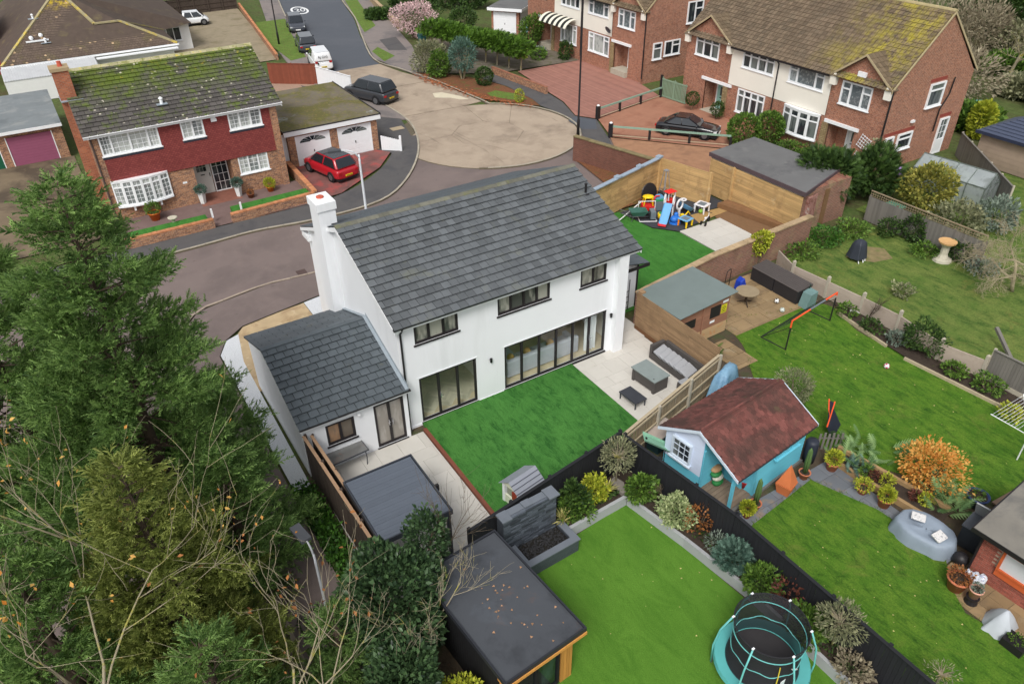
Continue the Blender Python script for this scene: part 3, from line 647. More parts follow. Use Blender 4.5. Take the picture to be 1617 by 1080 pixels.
pts = [(-.3+i*.04, .06*math.sin(i*1.6)) for i in range(16)]
for i in range(15): m.add([(pts[i][0], pts[i][1], 0), (pts[i+1][0], pts[i+1][1], 0), (pts[i+1][0], pts[i+1][1], 2.15), (pts[i][0], pts[i][1], 2.15)], [(0, 1, 2, 3)])
m.build('cloth', M('sheer', (226, 228, 228), .9, .02), cu, True)

# ---------------------------------------------------------------- patio
stone = M('porcelain_slab', (200, 196, 188), .7, .035, 1.4, rnd=.04, bump=.06, bscale=40, blots=(((188, 182, 172), 2.2, .56, .74, .5),))
grout = M('grout', (158, 154, 146), .95, .1, 5)
def paving(name, polyfn, x0, x1, y0, y1, z, mat, rows, widths, gm, gap=.008, th=.03, nm='paving_slab', jit=0):
    base = struct(name, MB().bx(x0+.01, x1-.01, y0+.01, y1-.01, z-.08, z-.02), gm); meshes = {}
    y = y1; j = 0
    while y > y0+.05:
        h = min(rows[j % len(rows)], y-y0); x = x0-(.37*j % .6); k = j
        while x < x1:
            wd = widths[k % len(widths)]; k += 1; a = max(x, x0); b = min(x+wd, x1); x += wd
            if b-a < .06 or (polyfn and not polyfn((a+b)/2, y-h/2)): continue
            key = (round(b-a, 2), round(h, 2))
            if key not in meshes:
                mm = MB().bx(0, key[0]-gap, 0, key[1]-gap, -th, 0); me = bpy.data.meshes.new(nm); me.from_pydata(mm.v, [], mm.f); me.materials.append(mat); meshes[key] = me
            o = link(nm, meshes[key], None, base); o.location = (a, y-h, z+random.uniform(-jit, jit))
        y -= h; j += 1
    return base
paving('patio', None, 7.95, 12.0, -4.6, -.04, .04, stone, (.6, .9), (.9, .6, .9), grout)
paving('patio', None, 10.52, 12.3, -.03, 2.2, .042, stone, (.6, .9), (.6, .9), grout)
paving('patio', None, -4.0, .5, -7.0, -.4, .03, stone, (.9, .6), (.9, .9, .6), grout)
paving('patio', None, 20.64, 23.8, 4.2, 7.05, .05, stone, (.9, .9), (.9,), grout)
MB_l = MB(); MB_l.prism([(.66, -.06), (7.9, -.06), (7.9, -5.4), (.66, -6.5)], .0, .13); tag(struct('artificial_lawn', MB_l, lawn_art))
tag(struct('lawn_edging', MB().bx(.52, .65, -6.6, -.4, 0, .15), M('red_sleeper', (124, 72, 56), .85, .15, 3, bump=.3, stretch=(6, 1, 1))))
for i, (x, y) in enumerate(((13.9, 2.35), (14.9, 2.4), (15.9, 2.45), (17.2, 2.5))): tag(struct('stepping_stone', MB().bx(x, x+.85, y-.3, y+.3, .03, .055), stone))
# ---------------------------------------------------------------- neighbouring buildings
brick_mix = brickmat('mixed_brick', (190, 134, 94), (120, 80, 66), (166, 150, 132), blots=(((92, 62, 54), 7, .5, .6, .5), ((214, 164, 122), 11, .57, .66, .45)), var=.2)
brick_red = brickmat('red_brick', (180, 112, 84), (140, 84, 68), (172, 152, 134), mw=.012, var=.2, blots=(((112, 66, 54), 7, .5, .6, .5), ((208, 156, 122), 11, .56, .66, .45)))
brick_old = brickmat('old_brick', (146, 98, 80), (122, 80, 68), (150, 136, 122), var=.3, blots=(((150, 136, 104), 1.1, .52, .66, .7), ((96, 82, 62), .8, .58, .7, .6)))
tilehung = brickmat('red_hung_tile', (146, 74, 70), (128, 62, 60), (92, 46, 46), .17, .11, .008, var=.1, blots=(((150, 88, 84), 3, .68, .76, .4),))
cream = M('cream_render', (236, 231, 219), .9, .03, .8, bump=.1, bscale=70)
felt_grey = M('grey_felt', (108, 108, 108), .9, .1, .8, bump=.2, bscale=60, blots=(((86, 86, 88), .4, .5, .65, .7), ((136, 134, 130), 1.6, .6, .75, .5)))
stonepier = brickmat('yellow_stone', (164, 146, 110), (138, 118, 86), (120, 104, 80), .3, .12, .012)
door_white = M('white_door', (236, 238, 240), .45, .02)

def gabled_wall(m, W, D, ze, yr, zr, z0=-.1, back=True):
    m.add([(0, 0, z0), (0, D, z0), (0, D, ze), (0, yr, zr), (0, 0, ze)], [(0, 1, 2, 3, 4)])
    m.add([(W, 0, z0), (W, D, z0), (W, D, ze), (W, yr, zr), (W, 0, ze)], [(0, 1, 2, 3, 4)])
    if back: m.add([(0, D, z0), (W, D, z0), (W, D, ze), (0, D, ze)], [(0, 1, 2, 3)])

# --- brick and red tile-hung house opposite
LH = thing('house', 'brick house with red tile hung upper storey and mossy roof across the road', 'house', (-6.55, 26.3, 0))
W_, D_, E_, YR, ZR = 10.6, 8.8, 5.36, 4.4, 7.85
ow1 = (.42, 3.62, 4.06, 5.3); ow2 = (4.88, 6.17, 4.16, 5.3); ow3 = (7.64, 9.64, 4.18, 5.3)
ob = (.35, 3.5, 1.02, 2.5); od = (5.0, 7.25, -.1, 2.5); orw = (7.7, 9.55, 1.3, 2.5)
m = shell(MB(), 0, W_, -.1, 2.5, [ob, orw, od], 0, .12)
m.bx(0, .5, -.02, 0, 2.5, E_).bx(W_-.42, W_, -.02, 0, 2.5, E_).bx(W_-.42, W_, -.15, -.02, -.1, E_-.05)
gabled_wall(m, W_, D_, E_, YR, ZR-.05)
m.add([(5.0, 0, -.1), (5.0, 1.3, -.1), (5.0, 1.3, 2.5), (5.0, 0, 2.5), (7.25, 0, -.1), (7.25, 1.3, -.1), (7.25, 1.3, 2.5), (7.25, 0, 2.5)], [(0, 1, 2, 3), (4, 5, 6, 7), (1, 5, 6, 2)])
m.build('wall', brick_mix, LH)
m = shell(MB(), .5, W_-.42, 2.42, E_, [ow1, ow2, ow3], -.06, .12); m.add([(.5, -.06, 2.42), (W_-.42, -.06, 2.42), (W_-.42, 0, 2.5), (.5, 0, 2.5)], [(0, 1, 2, 3)]); m.build('tile_hanging', tilehung, LH)
for Wn, cols, bars in ((ow1, (.19, .31, .31, .19), (3, 4)), (ow2, 2, (2, 4)), (ow3, 3, (2, 4))):
    window(LH, Wn[0], Wn[2], Wn[1]-Wn[0], Wn[3]-Wn[2], -.03, cols, upvc_white, pane_net, fw=.09, bars=bars, proud=.05)
    MB().bx(Wn[0]-.05, Wn[1]+.05, -.085, -.062, Wn[2]-.2, Wn[2]-.062).build('lead_apron', M('dark_lead', (52, 54, 66), .7), LH)
bw = thing('x', None, None); bpy.data.objects.remove(bw)
# bow window
bay = MB(); n = 6; xs = [ob[0]+i*(ob[1]-ob[0])/n for i in range(n+1)]; ys = [-.5*math.sin(math.pi*(.12+.76*i/n))+.1 for i in range(n+1)]
f = None
for i in range(n):
    dx, dy = xs[i+1]-xs[i], ys[i+1]-ys[i]; T = Matrix.Translation((xs[i], ys[i], 0)) @ Matrix.Rotation(math.atan2(dy, dx), 4, 'Z')
    window(LH, 0, ob[2], math.hypot(dx, dy), ob[3]-ob[2], 0, 1, upvc_white, pane_net, fw=.075, transom=.24, sill=False, bars=(2, 4), topbars=(2, 1), T=T, name='bow_window')
pts = list(zip(xs, ys))
MB().prism([(x, y-.08) for x, y in pts]+[(ob[1], .1), (ob[0], .1)], ob[2]-.1, ob[2]-.003).build('bow_sill', upvc_white, LH)
MB().prism([(x, y-.04) for x, y in pts]+[(ob[1], .1), (ob[0], .1)], ob[3]+.003, ob[3]+.06).build('bow_head', upvc_white, LH)
for x in (1.2, 2.7): MB().bx(x-.05, x+.05, -.28, -.002, ob[2]-.4, ob[2]-.1).build('bracket', upvc_white, LH)
window(LH, orw[0], orw[2], orw[1]-orw[0], orw[3]-orw[2], .03, 3, upvc_white, pane_net, fw=.08, bars=(2, 4), proud=.04)
# front door recess
dr = MB().bx(5.1, 6.15, 1.2, 1.26, .1, 2.3).build('front_door', M('grey_white_door', (214, 214, 208), .5, .02), LH)
for i in range(3):
    for j in range(2): MB().bx(5.32+i*.2, 5.5+i*.2, 1.185, 1.2, 1.55+j*.3, 1.82+j*.3).build('pane', pane_dark, dr)
MB().bx(5.5, 5.75, 1.17, 1.2, 1.32, 1.37).bx(6.02, 6.06, 1.13, 1.2, 1.2, 1.4).build('letter_plate', blackplastic, dr)
window(LH, 6.2, .1, 1.0, 2.25, 1.15, 1, upvc_white, pane_dark, fw=.06, sill=False, bars=(3, 4), name='side_light')
MB().bx(5.0, 7.25, -.35, 1.2, -.1, .1).bx(4.9, 7.35, -.75, -.36, -.1, .02+.08).build('doorstep', M('red_step', (134, 88, 74), .85, .15, 4), LH)
MB().bx(-.3, W_+.35, -.32, -.29, E_-.14, E_+.06).bx(-.3, W_+.35, -.29, 0, E_-.12, E_-.08).tube([(-.3, -.38, E_+.03), (W_+.38, -.38, E_+.03)], .06, 6).build('fascia', upvc_white, LH)
MB().tube([(.05, -.36, E_), (.05, -.06, E_-.3), (.05, -.06, .1)], .045, 6).build('downpipe', M('brown_pipe', (84, 72, 68), .6), LH)
r = MB(); r.add([(-.3, -.36, E_), (W_+.35, -.36, E_), (W_+.35, YR, ZR), (-.3, YR, ZR), (-.3, D_+.36, E_), (W_+.35, D_+.36, E_)], [(0, 1, 2, 3), (3, 2, 5, 4)])
lroof = r.build('roof', MATS['roof_underlay'], LH)
mossy = tilemat('mossy_tile', (86, 82, 79), rnd=.2, moss=(((86, 102, 30), .9, .4, .56, .9, 2, 6.3, 7.2), ((92, 108, 38), 1.3, .52, .6, .8, None, 0, 0), ((205, 178, 40), 3.2, .6, .68, .95, 2, 6.6, 7.6)), lichen=((214, 206, 188), 2.6, .17))
V = Vector((0, YR+.36, ZR-E_)); tiled(lroof, (-.31, -.36, E_), (1, 0, 0), V, W_+.67, V.length, .34, .40, mossy, 300, th=.08)
rm = M('pale_ridge', (172, 166, 132), .9, .15, 4, rnd=.14, blots=(((126, 130, 62), 2.2, .5, .6, .8), ((206, 186, 74), 2.6, .6, .66, .8)))
for i in range(24):
    if i == 0:
        q = MB(); q.add([(0, -.2, -.09), (.455, -.2, -.09), (.455, -.09, .05), (0, -.09, .05), (.455, .09, .05), (0, .09, .05), (.455, .2, -.09), (0, .2, -.09)], [(0, 1, 2, 3), (3, 2, 4, 5), (5, 4, 6, 7), (0, 3, 5, 7), (1, 6, 4, 2)])
        rme = bpy.data.meshes.new('ridge_tile'); rme.from_pydata(q.v, [], q.f); rme.materials.append(rm)
    o = link('ridge_tile', rme, None, lroof); o.location = (-.31+i*.47, YR, ZR+.05+random.uniform(-.01, .01)); o.rotation_euler = (0, 0, random.uniform(-.02, .02))
for x in (-.33, W_+.33): MB().ext([(x, -.36, E_-.02), (x, YR, ZR-.02), (x, YR, ZR-.25), (x, -.36, E_-.2)], (.03, 0, 0)).build('bargeboard', M('brown_board', (140, 84, 66), .8) if x < 0 else upvc_white, LH)
c = MB().bx(-.62, .22, 2.4, 3.3, -.1, 8.35); chl = c.build('chimney', brickmat('chimney_brick', (184, 108, 76), (150, 80, 58), (150, 128, 108)), LH)
MB().bx(-.7, .3, 2.32, 3.38, 8.35, 8.52).build('chimney_cap', M('cap_stone', (168, 148, 116), .9, .1, 4), chl)
MB().lathe([(.13, 0), (.11, .25), (.13, .27)], 12, (-.1, 2.85, 8.52)).build('chimney_pot', MATS['terracotta'], chl)
MB().prism([(-.66, 2.2), (.5, 2.2), (.5, 3.5), (-.66, 3.5)], 6.72, 6.78).build('flashing', lead, chl)
def vent(parent, x, y, z, base=.3):
    v = MB(); v.bx(x-base, x+base, y-.22, y+.2, z, z+.03).build('vent_slate', lead, parent)
    MB().lathe([(.09, .0), (.09, .3), (.13, .33), (.05, .42)], 10, (x, y, z)).build('vent_cowl', upvc_white, parent)
vent(LH, 4.35, .9, 6.12)
MB().ext([(6.65, -.13, 4.9), (6.98, -.13, 4.9), (6.98, -.13, 5.06), (6.82, -.13, 5.26), (6.65, -.13, 5.1)], (0, .07, 0)).build('alarm_box', upvc_white, LH)
MB().bx(4.2, 4.45, -.02, -.002, 1.5, 1.62).build('name_plate', upvc_white, LH)

# --- double garage with mossy flat roof
DG = thing('garage', 'double garage with two white panelled doors and mossy flat roof', 'garage', (5.05, 28.6, 0))
m = shell(MB(), 0, 6.45, -.1, 2.55, [(.5, 2.95, 0, 2.15), (3.5, 6.0, 0, 2.15)], 0, .15)
m.add([(0, 0, -.1), (0, 8.8, -.1), (0, 8.8, 2.55), (0, 0, 2.55), (6.45, 0, -.1), (6.45, 8.8, -.1), (6.45, 8.8, 2.55), (6.45, 0, 2.55)], [(0, 1, 2, 3), (4, 5, 6, 7), (1, 5, 6, 2)]); m.build('wall', brick_mix, DG)
def garage_door(parent, x0, x1, z0, z1, y, mat, fan=True, rows=4, cols=8, frame=True):
    d = MB().bx(x0, x1, y, y+.05, z0, z1).build('garage_door', mat, parent)
    p = MB(); hgt = (z1-z0)
    for j in range(rows):
        for i in range(cols):
            a = x0+.08+(x1-x0-.16)*i/cols; b = x0+.08+(x1-x0-.16)*(i+1)/cols; c = z0+.06+(hgt-.12)*j/(rows+(1 if fan else 0)); e = z0+.06+(hgt-.12)*(j+1)/(rows+(1 if fan else 0))
            p.bx(a+.03, b-.03, y-.014, y, c+.03, e-.03)
    p.build('door_panels', mat, d)
    if fan:
        cx = (x0+x1)/2; rx = (x1-x0)*.40; zb = z1-.42
        for i in range(7):
            a0 = math.pi*(i+.06)/7; a1 = math.pi*(i+.94)/7
            pt = [(cx+rx*k*math.cos(a), y-.012, zb+.36*k*math.sin(a)) for k, a in ((.22, a0), (1, a0), (1, (a0+a1)/2), (1, a1), (.22, a1))]
            MB().ext(pt, (0, .01, 0)).build('fan_light', pane_dark, d)
    if frame: MB().bx(x0-.08, x0-.002, y-.05, y+.05, z0, z1+.08).bx(x1+.002, x1+.08, y-.05, y+.05, z0, z1+.08).bx(x0, x1, y-.05, y+.05, z1+.002, z1+.08).build('door_frame', upvc_white, d)
    MB().bx((x0+x1)/2-.03, (x0+x1)/2+.03, y-.05, y, z0+.9, z0+1.05).build('handle', blackplastic, d)
    return d
for a, b in ((.5, 2.95), (3.5, 6.0)): garage_door(DG, a+.08, b-.08, 0, 2.06, .06, door_white)
MB().bx(-.25, 6.7, -.2, -.14, 2.3, 2.62).build('fascia', upvc_white, DG)
mossroof = M('mossy_felt', (112, 104, 90), .9, .15, 1, bump=.4, bscale=20, blots=(((98, 94, 48), .42, .44, .56, .9), ((172, 176, 178), .33, .6, .66, .8), ((150, 128, 76), 5, .56, .66, .6), ((120, 122, 50), 3, .55, .66, .6)))
MB().bx(-.25, 6.7, -.14, 9.0, 2.55, 2.66).build('roof', mossroof, DG)
MB().bx(-.3, 6.75, -.22, -.141, 2.62, 2.68).bx(6.7, 6.76, -.14, 9.0, 2.5, 2.72).build('roof_trim', blackplastic, DG)
sg = thing('side_gate', 'narrow white boarded gate between brick house and garage', 'gate', (4.15, 28.9, 0))
for i in range(6): MB().bx(i*.15, i*.15+.14, 0, .04, .05, 1.95).build('board', door_white, sg)
MB().bx(0, .9, -.02, 0, 1.95, 2.35).build('lintel_board', door_white, sg)

# --- pair of old garages, green and purple doors
PG = thing('garage', 'old garage block with green and purple doors beside the tile hung house', 'garage', (-14.4, 39.8, 0))
m = shell(MB(), 0, 6.9, -.1, 2.35, [(.3, 2.85, 0, 2.05), (3.35, 6.25, 0, 2.05)], 0, .12); m.add([(6.9, 0, -.1), (6.9, 9, -.1), (6.9, 9, 2.35), (6.9, 0, 2.35)], [(0, 1, 2, 3)]); m.build('wall', brick_mix, PG)
for a, b, c, nm in ((.36, 2.79, (26, 92, 66), 'green_paint'), (3.41, 6.19, (150, 86, 112), 'purple_paint')):
    d = MB().bx(a, b, .05, .1, 0, 2.0).build('garage_door', M(nm, c, .6, .05), PG)
    for i in range(10): MB().bx(a+.02, b-.02, .035, .05, .03+i*.196, .03+i*.196+.18).build('slat', M(nm, c, .6), d)
    MB().bx(a-.06, a-.002, .0, .1, 0, 2.05).bx(b+.002, b+.06, .0, .1, 0, 2.05).build('door_frame', upvc_white, d)
MB().bx(-.2, 7.0, -.25, 9.2, 2.36, 2.5).build('roof', M('roof_sheet', (122, 128, 130), .6, .12, .8, blots=(((150, 152, 150), .6, .5, .6, .6), ((92, 98, 100), .5, .55, .7, .6))), PG)
MB().bx(-.2, 7.0, -.3, -.252, 2.3, 2.5).build('fascia', upvc_white, PG)

# --- bungalow behind with brown hipped roof
BU = thing('bungalow', 'bungalow with lichen spotted brown hipped roof and white lean-to', 'house', (-10, 58, 0))
m = MB(); m.bx(.4, 14, .4, 24, -.1, 2.5).bx(14, 17.2, 8.3, 24, -.1, 2.5); m.build('wall', M('bungalow_render', (232, 232, 230), .85, .03), BU)
brownroof = tilemat('brown_lichen_tile', (98, 84, 74), rnd=.14, moss=(((110, 102, 62), .7, .52, .66, .6, None, 0, 0), ((214, 184, 40), 1.4, .45, .58, .95, 2, 5.6, 6.4)), lichen=((206, 176, 140), 1.7, .2))
r = MB(); A, B, C_, D2, AP = (0, 0, 2.55), (14.4, -.3, 2.55), (17.4, 7, 2.55), (0, 13.4, 2.55), (6.5, 6.5, 6.7)
r.add([(0, 0, 2.55), (14.4, 0, 2.55), (10.3, 2.6, 4.5), (8.2, 2.6, 4.5), (6.3, 6.5, 7.0), (0, 26, 2.55), (6.3, 20, 7.0), (17.5, 26, 2.55), (14.4, 6.3, 2.55), (17.5, 8, 2.55)],
      [(0, 1, 2, 3, 4), (0, 4, 6, 5), (1, 8, 2), (4, 3, 2), (4, 2, 8), (4, 8, 9), (4, 9, 7, 6), (6, 7, 5)]); broof = r.build('roof', M('brown_underlay', (84, 72, 64), .9, .15, 2, blots=(((110, 100, 70), 1, .55, .7, .6),)), BU)
def cl(v):  # south slope, trapezoid
    S = Vector((0, 6.5, 4.45)).length; z = 2.55+4.45*v/S; y = 6.5*v/S
    lo = 6.3*v/S
    hi = 14.4-v/S*6.5*(4.1/2.6) if y < 2.6 else 8.2-(y-2.6)*(1.9/3.9)
    return (lo, hi)
V = Vector((0, 6.5, 4.45)); tiled(broof, (0, 0, 2.56), (1, 0, 0), V, 14.4, V.length, .26, .26, brownroof, 0, th=.04, clip=cl)
hip = M('hip_stone', (160, 150, 118), .9, .2, 3, blots=(((206, 180, 60), 1.2, .5, .6, .7),))
MB().bar((0, 0, 2.6), (6.3, 6.5, 7.08), .24, .14).bar((14.4, 0, 2.6), (10.3, 2.6, 4.58), .24, .14).bar((10.3, 2.6, 4.58), (8.2, 2.6, 4.58), .24, .14).bar((8.2, 2.6, 4.58), (6.3, 6.5, 7.08), .24, .14).bar((10.3, 2.6, 4.58), (14.4, 6.3, 2.6), .2, .12).build('hip_tiles', hip, broof)
MB().bx(-.1, 14.5, -.12, 0, 2.4, 2.55).build('gutter', upvc_white, BU)
m = MB(); m.add([(-.2, -2.4, 1.9), (7.2, -2.4, 1.9), (7.2, -.13, 2.4), (-.2, -.13, 2.4)], [(0, 1, 2, 3)])
lt = m.build('lean_to_roof', M('corrugated_plastic', (196, 198, 200), .5, .1, 2), BU); g = MB()
for i in range(37): g.bar((-.1+i*.2, -2.4, 1.93), (-.1+i*.2, -.15, 2.43), .07, .05)
g.build('corrugation', MATS['corrugated_plastic'], lt); MB().bx(-.2, 7.2, -2.35, -2.3, 0, 1.88).build('lean_to_wall', M('bungalow_render', (0, 0, 0)), BU)
MB().bx(7.3, 14.3, -.6, -.1, 2.2, 2.3).build('soffit', upvc_white, BU)
for x, y, z in ((3.6, 4.0, 5.3), (3.9, 1.6, 3.7)): vent(BU, x, y, z, .4)
MB().ell((2.9, 2.0, 4.15), (.18, .18, .18)).ell((3.7, 2.2, 4.25), (.18, .18, .18)).bx(2.4, 4.2, 1.7, 2.3, 3.85, 3.95).build('ball_vent', upvc_white, BU)
window(BU, 14.9, 1.0, 1.4, 1.3, 8.24, 2, upvc_white, pane_dark)
FB = thing('house', 'red walled house with flat grey roof at far left behind the bungalow', 'house', (-16.5, 62, 0))
MB().bx(-6, 3.5, 0, 8, -.1, 2.9).build('wall', brick_red, FB); MB().bx(-6.2, 3.7, -.2, 8.2, 2.9, 3.1).build('roof', felt_grey, FB)
MB().bx(3.55, 6.4, 5, 12, -.1, 6.2).build('red_wall', M('red_wall', (158, 74, 70), .9, .08), FB)
MB().bx(-6, 3.4, -.5, -.05, .2, 1.2).build('low_brick', brick_mix, FB)

# --- semi-detached pairs on the right
roman = tilemat('brown_roman_tile', (112, 97, 80), rnd=.24, moss=(((170, 158, 54), .7, .44, .6, .8, 1, 13.5, 9.5), ((96, 90, 78), .8, .5, .7, .5, None, 0, 0)))
roman_b = tilemat('brown_roman_tile_plain', (110, 95, 76), rnd=.18, moss=(((104, 96, 80), .8, .5, .7, .6, None, 0, 0),))
def semi(loc, label, right, tilem, group, rz=-math.pi/2, doors=((150, 196, 186), (226, 230, 232))):
    S = thing('house', label, 'house', loc, rz)
    Wd, Dp, ez, yr, zr = 18.35, 8.5, 5.4, 4.2, 9.55; a1, b0 = 4.85, 13.9
    uw = [(1.0, 3.5, 4.05, 5.55), (5.95, 8.95, 4.15, 5.38), (10.3, 13.3, 4.12, 5.38), (14.7, 17.0, 3.75, 5.25)]
    gw = [(5.95, 8.6, .85, 2.6), (10.5, 13.6, .85, 2.55)]
    p1 = (2.45, 4.5, 0, 2.4); p2 = (14.35, 16.4, 0, 2.3)
    m = shell(MB(), 0, a1, -.6, ez+.05, [uw[0], p1], 0, .1); shell(m, b0, Wd, -.6, ez+.05, [uw[3], p2], 0, .1); shell(m, a1, b0, -.6, 2.68, gw, 0, .1)
    for p in (p1, p2): m.add([(p[0], 0, -.6), (p[0], 1.1, -.6), (p[0], 1.1, p[3]), (p[0], 0, p[3]), (p[1], 0, -.6), (p[1], 1.1, -.6), (p[1], 1.1, p[3]), (p[1], 0, p[3])], [(0, 1, 2, 3), (4, 5, 6, 7), (1, 5, 6, 2), (3, 2, 6, 7)])
    for x0, x1 in ((0, a1), (b0, Wd)): m.add([(x0, 0, ez+.05), (x1, 0, ez+.05), ((x0+x1)/2, 0, ez+1.65)], [(0, 1, 2)])
    gabled_wall(m, Wd, Dp, ez, yr, zr-.06, -.6)
    m.build('wall', brick_red, S)
    m = shell(MB(), a1, b0, 2.68, ez+.1, uw[1:3], -.04, .1); m.add([(a1, -.04, 2.68), (b0, -.04, 2.68), (b0, 0, 2.68), (a1, 0, 2.68)], [(0, 1, 2, 3)]); m.build('render_panel', cream, S)
    lead_pane = panemat('leaded_glass', (96, 104, 108), (150, 158, 160), 6, (1, 1, 1)) if 'leaded_glass' not in MATS else MATS['leaded_glass']
    for q, cols, tr, pm in ((uw[0], 3, .3, pane_dark), (uw[1], 4, .28, pane_dark), (uw[2], (.24, .52, .24), (.3, 0, .3), lead_pane), (uw[3], (.3, .4, .3), (.32, 0, .32), lead_pane)):
        if not right and q == uw[0]: continue
        window(S, q[0], q[2], q[1]-q[0], q[3]-q[2], .0, cols, upvc_white, pm, fw=.1, transom=tr, proud=.06)
    for i, q in enumerate(gw):
        nn = 4; bow = .35 if (right and i == 1) else .0; xs = [q[0]+(q[1]-q[0])*k/nn for k in range(nn+1)]; ys = [-bow*math.sin(math.pi*(.1+.8*k/nn)) if bow else 0 for k in range(nn+1)]
        if bow:
            for k in range(nn):
                dx, dy = xs[k+1]-xs[k], ys[k+1]-ys[k]; T = Matrix.Translation((xs[k], ys[k], 0)) @ Matrix.Rotation(math.atan2(dy, dx), 4, 'Z')
                window(S, 0, q[2], math.hypot(dx, dy), q[3]-q[2], 0, 1, upvc_white, pane_dark, fw=.1, transom=.28, sill=False, T=T, name='bow_window')
            MB().prism([(x, y-.08) for x, y in zip(xs, ys)]+[(q[1], .05), (q[0], .05)], q[2]-.1, q[2]-.003).build('bow_sill', upvc_white, S); MB().prism([(x, y-.05) for x, y in zip(xs, ys)]+[(q[1], .05), (q[0], .05)], q[3]+.003, q[3]+.1).build('bow_head', upvc_white, S)
        else: window(S, q[0], q[2], q[1]-q[0], q[3]-q[2], .0, 4 if right else (.25, .5, .25), upvc_white, pane_dark if right else pane_net, fw=.1, transom=.28 if right else (.25, 0, .25), proud=.06)
    for p, dc, side in ((p1, doors[0], 0), (p2, doors[1], 1)):
        MB().bx(p[0]-.35, p[1]+.75 if not side else p[1]+.3, -.12, .3, p[3]+.01, p[3]+.22).build('porch_lintel', upvc_white, S)
        px = p[1]-.02 if not side else p[0]-.45; MB().bx(px, px+.42, -.14, .45, -.6, p[3]).build('porch_pier', stonepier, S)
        dm = M('door_%d' % dc[0], dc, .45, .02); dx = p[0]+(.55 if not side else 1.0)
        d = MB().bx(dx, dx+.92, .95, 1.05, .12, 2.15).build('front_door', dm, S)
        MB().bx(dx+.3, dx+.55, .93, .95, 1.2, 1.85).build('pane', pane_dark, d); MB().bx(dx+.3, dx+.6, .92, .945, 1.0, 1.06).build('letter_plate', blackplastic, d)
        MB().bx(dx-.1, dx-.002, .9, 1.05, .1, 2.25).bx(dx+.922, dx+1.02, .9, 1.05, .1, 2.25).bx(dx, dx+.92, .9, 1.05, 2.152, 2.25).build('door_frame', upvc_white, d)
        MB().bx(p[0], p[1], -.3, 1.1, -.6, .1).build('doorstep', M('pale_step', (176, 168, 152), .9, .1), S)
    k1 = (zr-ez)/(yr+.3)
    r = MB(); r.add([(-.08, -.3, ez), (Wd+.08, -.3, ez), (Wd+.08, yr, zr), (-.08, yr, zr), (-.08, Dp+.3, ez), (Wd+.08, Dp+.3, ez)], [(0, 1, 2, 3), (3, 2, 5, 4)]); rf = r.build('roof', MATS['roof_underlay'], S)
    V = Vector((0, yr+.3, zr-ez)); nr = round(V.length/.33); ex = V.length/nr
    def cl(v):
        return (0, Wd+.5)
    for x in (-.1, Wd+.06): MB().ext([(x, -.3, ez-.12), (x, yr, zr-.12), (x, Dp+.3, ez-.12), (x, Dp+.3, ez+.04), (x, yr, zr+.04), (x, -.3, ez+.04)], (.05, 0, 0)).build('verge', M('verge_cream', (182, 166, 132), .9, .1), rf)
    tiled(rf, (-.09, -.3, ez), (1, 0, 0), V, Wd+.18, V.length, .33, .33, tilem, 300 if right else 60, th=.075, roll=1)
    MB().tube([(-.1, yr, zr+.03), (Wd+.1, yr, zr+.03)], .13, 8).build('ridge_tiles', M('ridge_buff', (170, 156, 118), .9, .15, 4), rf)
    for x0, x1 in ((0, a1), (b0, Wd)):
        xm = (x0+x1)/2; zp = ez+1.75; yb = (zp-ez)/k1-.3
        for sgn, xe in ((-1, x0-.15), (1, x1+.15)):
            ze = ez+.02; q = [(xm, -.25, zp), (xe, -.25, ze), (xe, -.28, ze), (xm, yb, zp)]
            g = MB(); g.add([(xm, -.25, zp), (xe, -.25, ze), (xe, .25, ze), (xm, yb+.25, zp)], [(0, 1, 2, 3)]); gr = g.build('gablet_roof', MATS['roof_underlay'], S)
            U = Vector((0, 1, 0)) if sgn < 0 else Vector((0, -1, 0)); slope = Vector((xm-xe, 0, zp-ze)); L = yb+.25
            if sgn < 0: tiled(gr, (xe, -.27, ze), (0, -1, 0), slope, .01, slope.length, .3, .3, roman_b, 0)
            st = MB(); n_ = 5
            nrow = max(2, int(slope.length/.33)); sv = slope/nrow
            for j in range(nrow):
                p = Vector((xe, -.27, ze))+sv*j; ln = .35+(yb)*(j+1)/nrow
                nn = slope.cross(Vector((0, 1, 0))); nn = nn if nn.z > 0 else -nn; nn.normalize()
                cnt = max(1, int(ln/.3))
                for c_ in range(cnt):
                    aa = p+Vector((0, ln*c_/cnt, 0)); bb = p+Vector((0, ln*(c_+1)/cnt-.02, 0)); v_ = sv*1.1
                    st.add([aa+nn*.02, bb+nn*.02, bb+nn*.06, aa+nn*.06, aa+v_+nn*.01, bb+v_+nn*.01, bb+v_+nn*.025, aa+v_+nn*.025], [(0, 1, 2, 3), (3, 2, 6, 7), (1, 5, 6, 2), (0, 3, 7, 4)])
            tag(st.build('gablet_tiles', roman_b, gr), kind='stuff')
            MB().ext([(xe, -.3, ze-.1), (xm, -.3, zp-.08), (xm, -.3, zp+.06), (xe, -.3, ze+.06)], (0, .04, 0)).build('verge', M('verge_mortar', (176, 160, 128), .9, .1), gr)
            bxx = x0-.05 if sgn < 0 else x1-.4
            MB().ext([(bxx, -.3, ez-.55), (bxx+.45, -.3, ez-.55), (bxx+.45, -.3, ez), (bxx+.35, -.3, ez+.2), (bxx+.1, -.3, ez+.2), (bxx, -.3, ez)], (0, .29, 0)).build('kneeler', cream, S)
    MB().bx(a1+.1, b0-.1, -.42, -.31, ez-.08, ez+.02).tube([(9.35, -.4, ez), (9.35, -.1, ez-.3), (9.35, -.1, .1)], .05, 6).build('gutter', blackplastic, S)
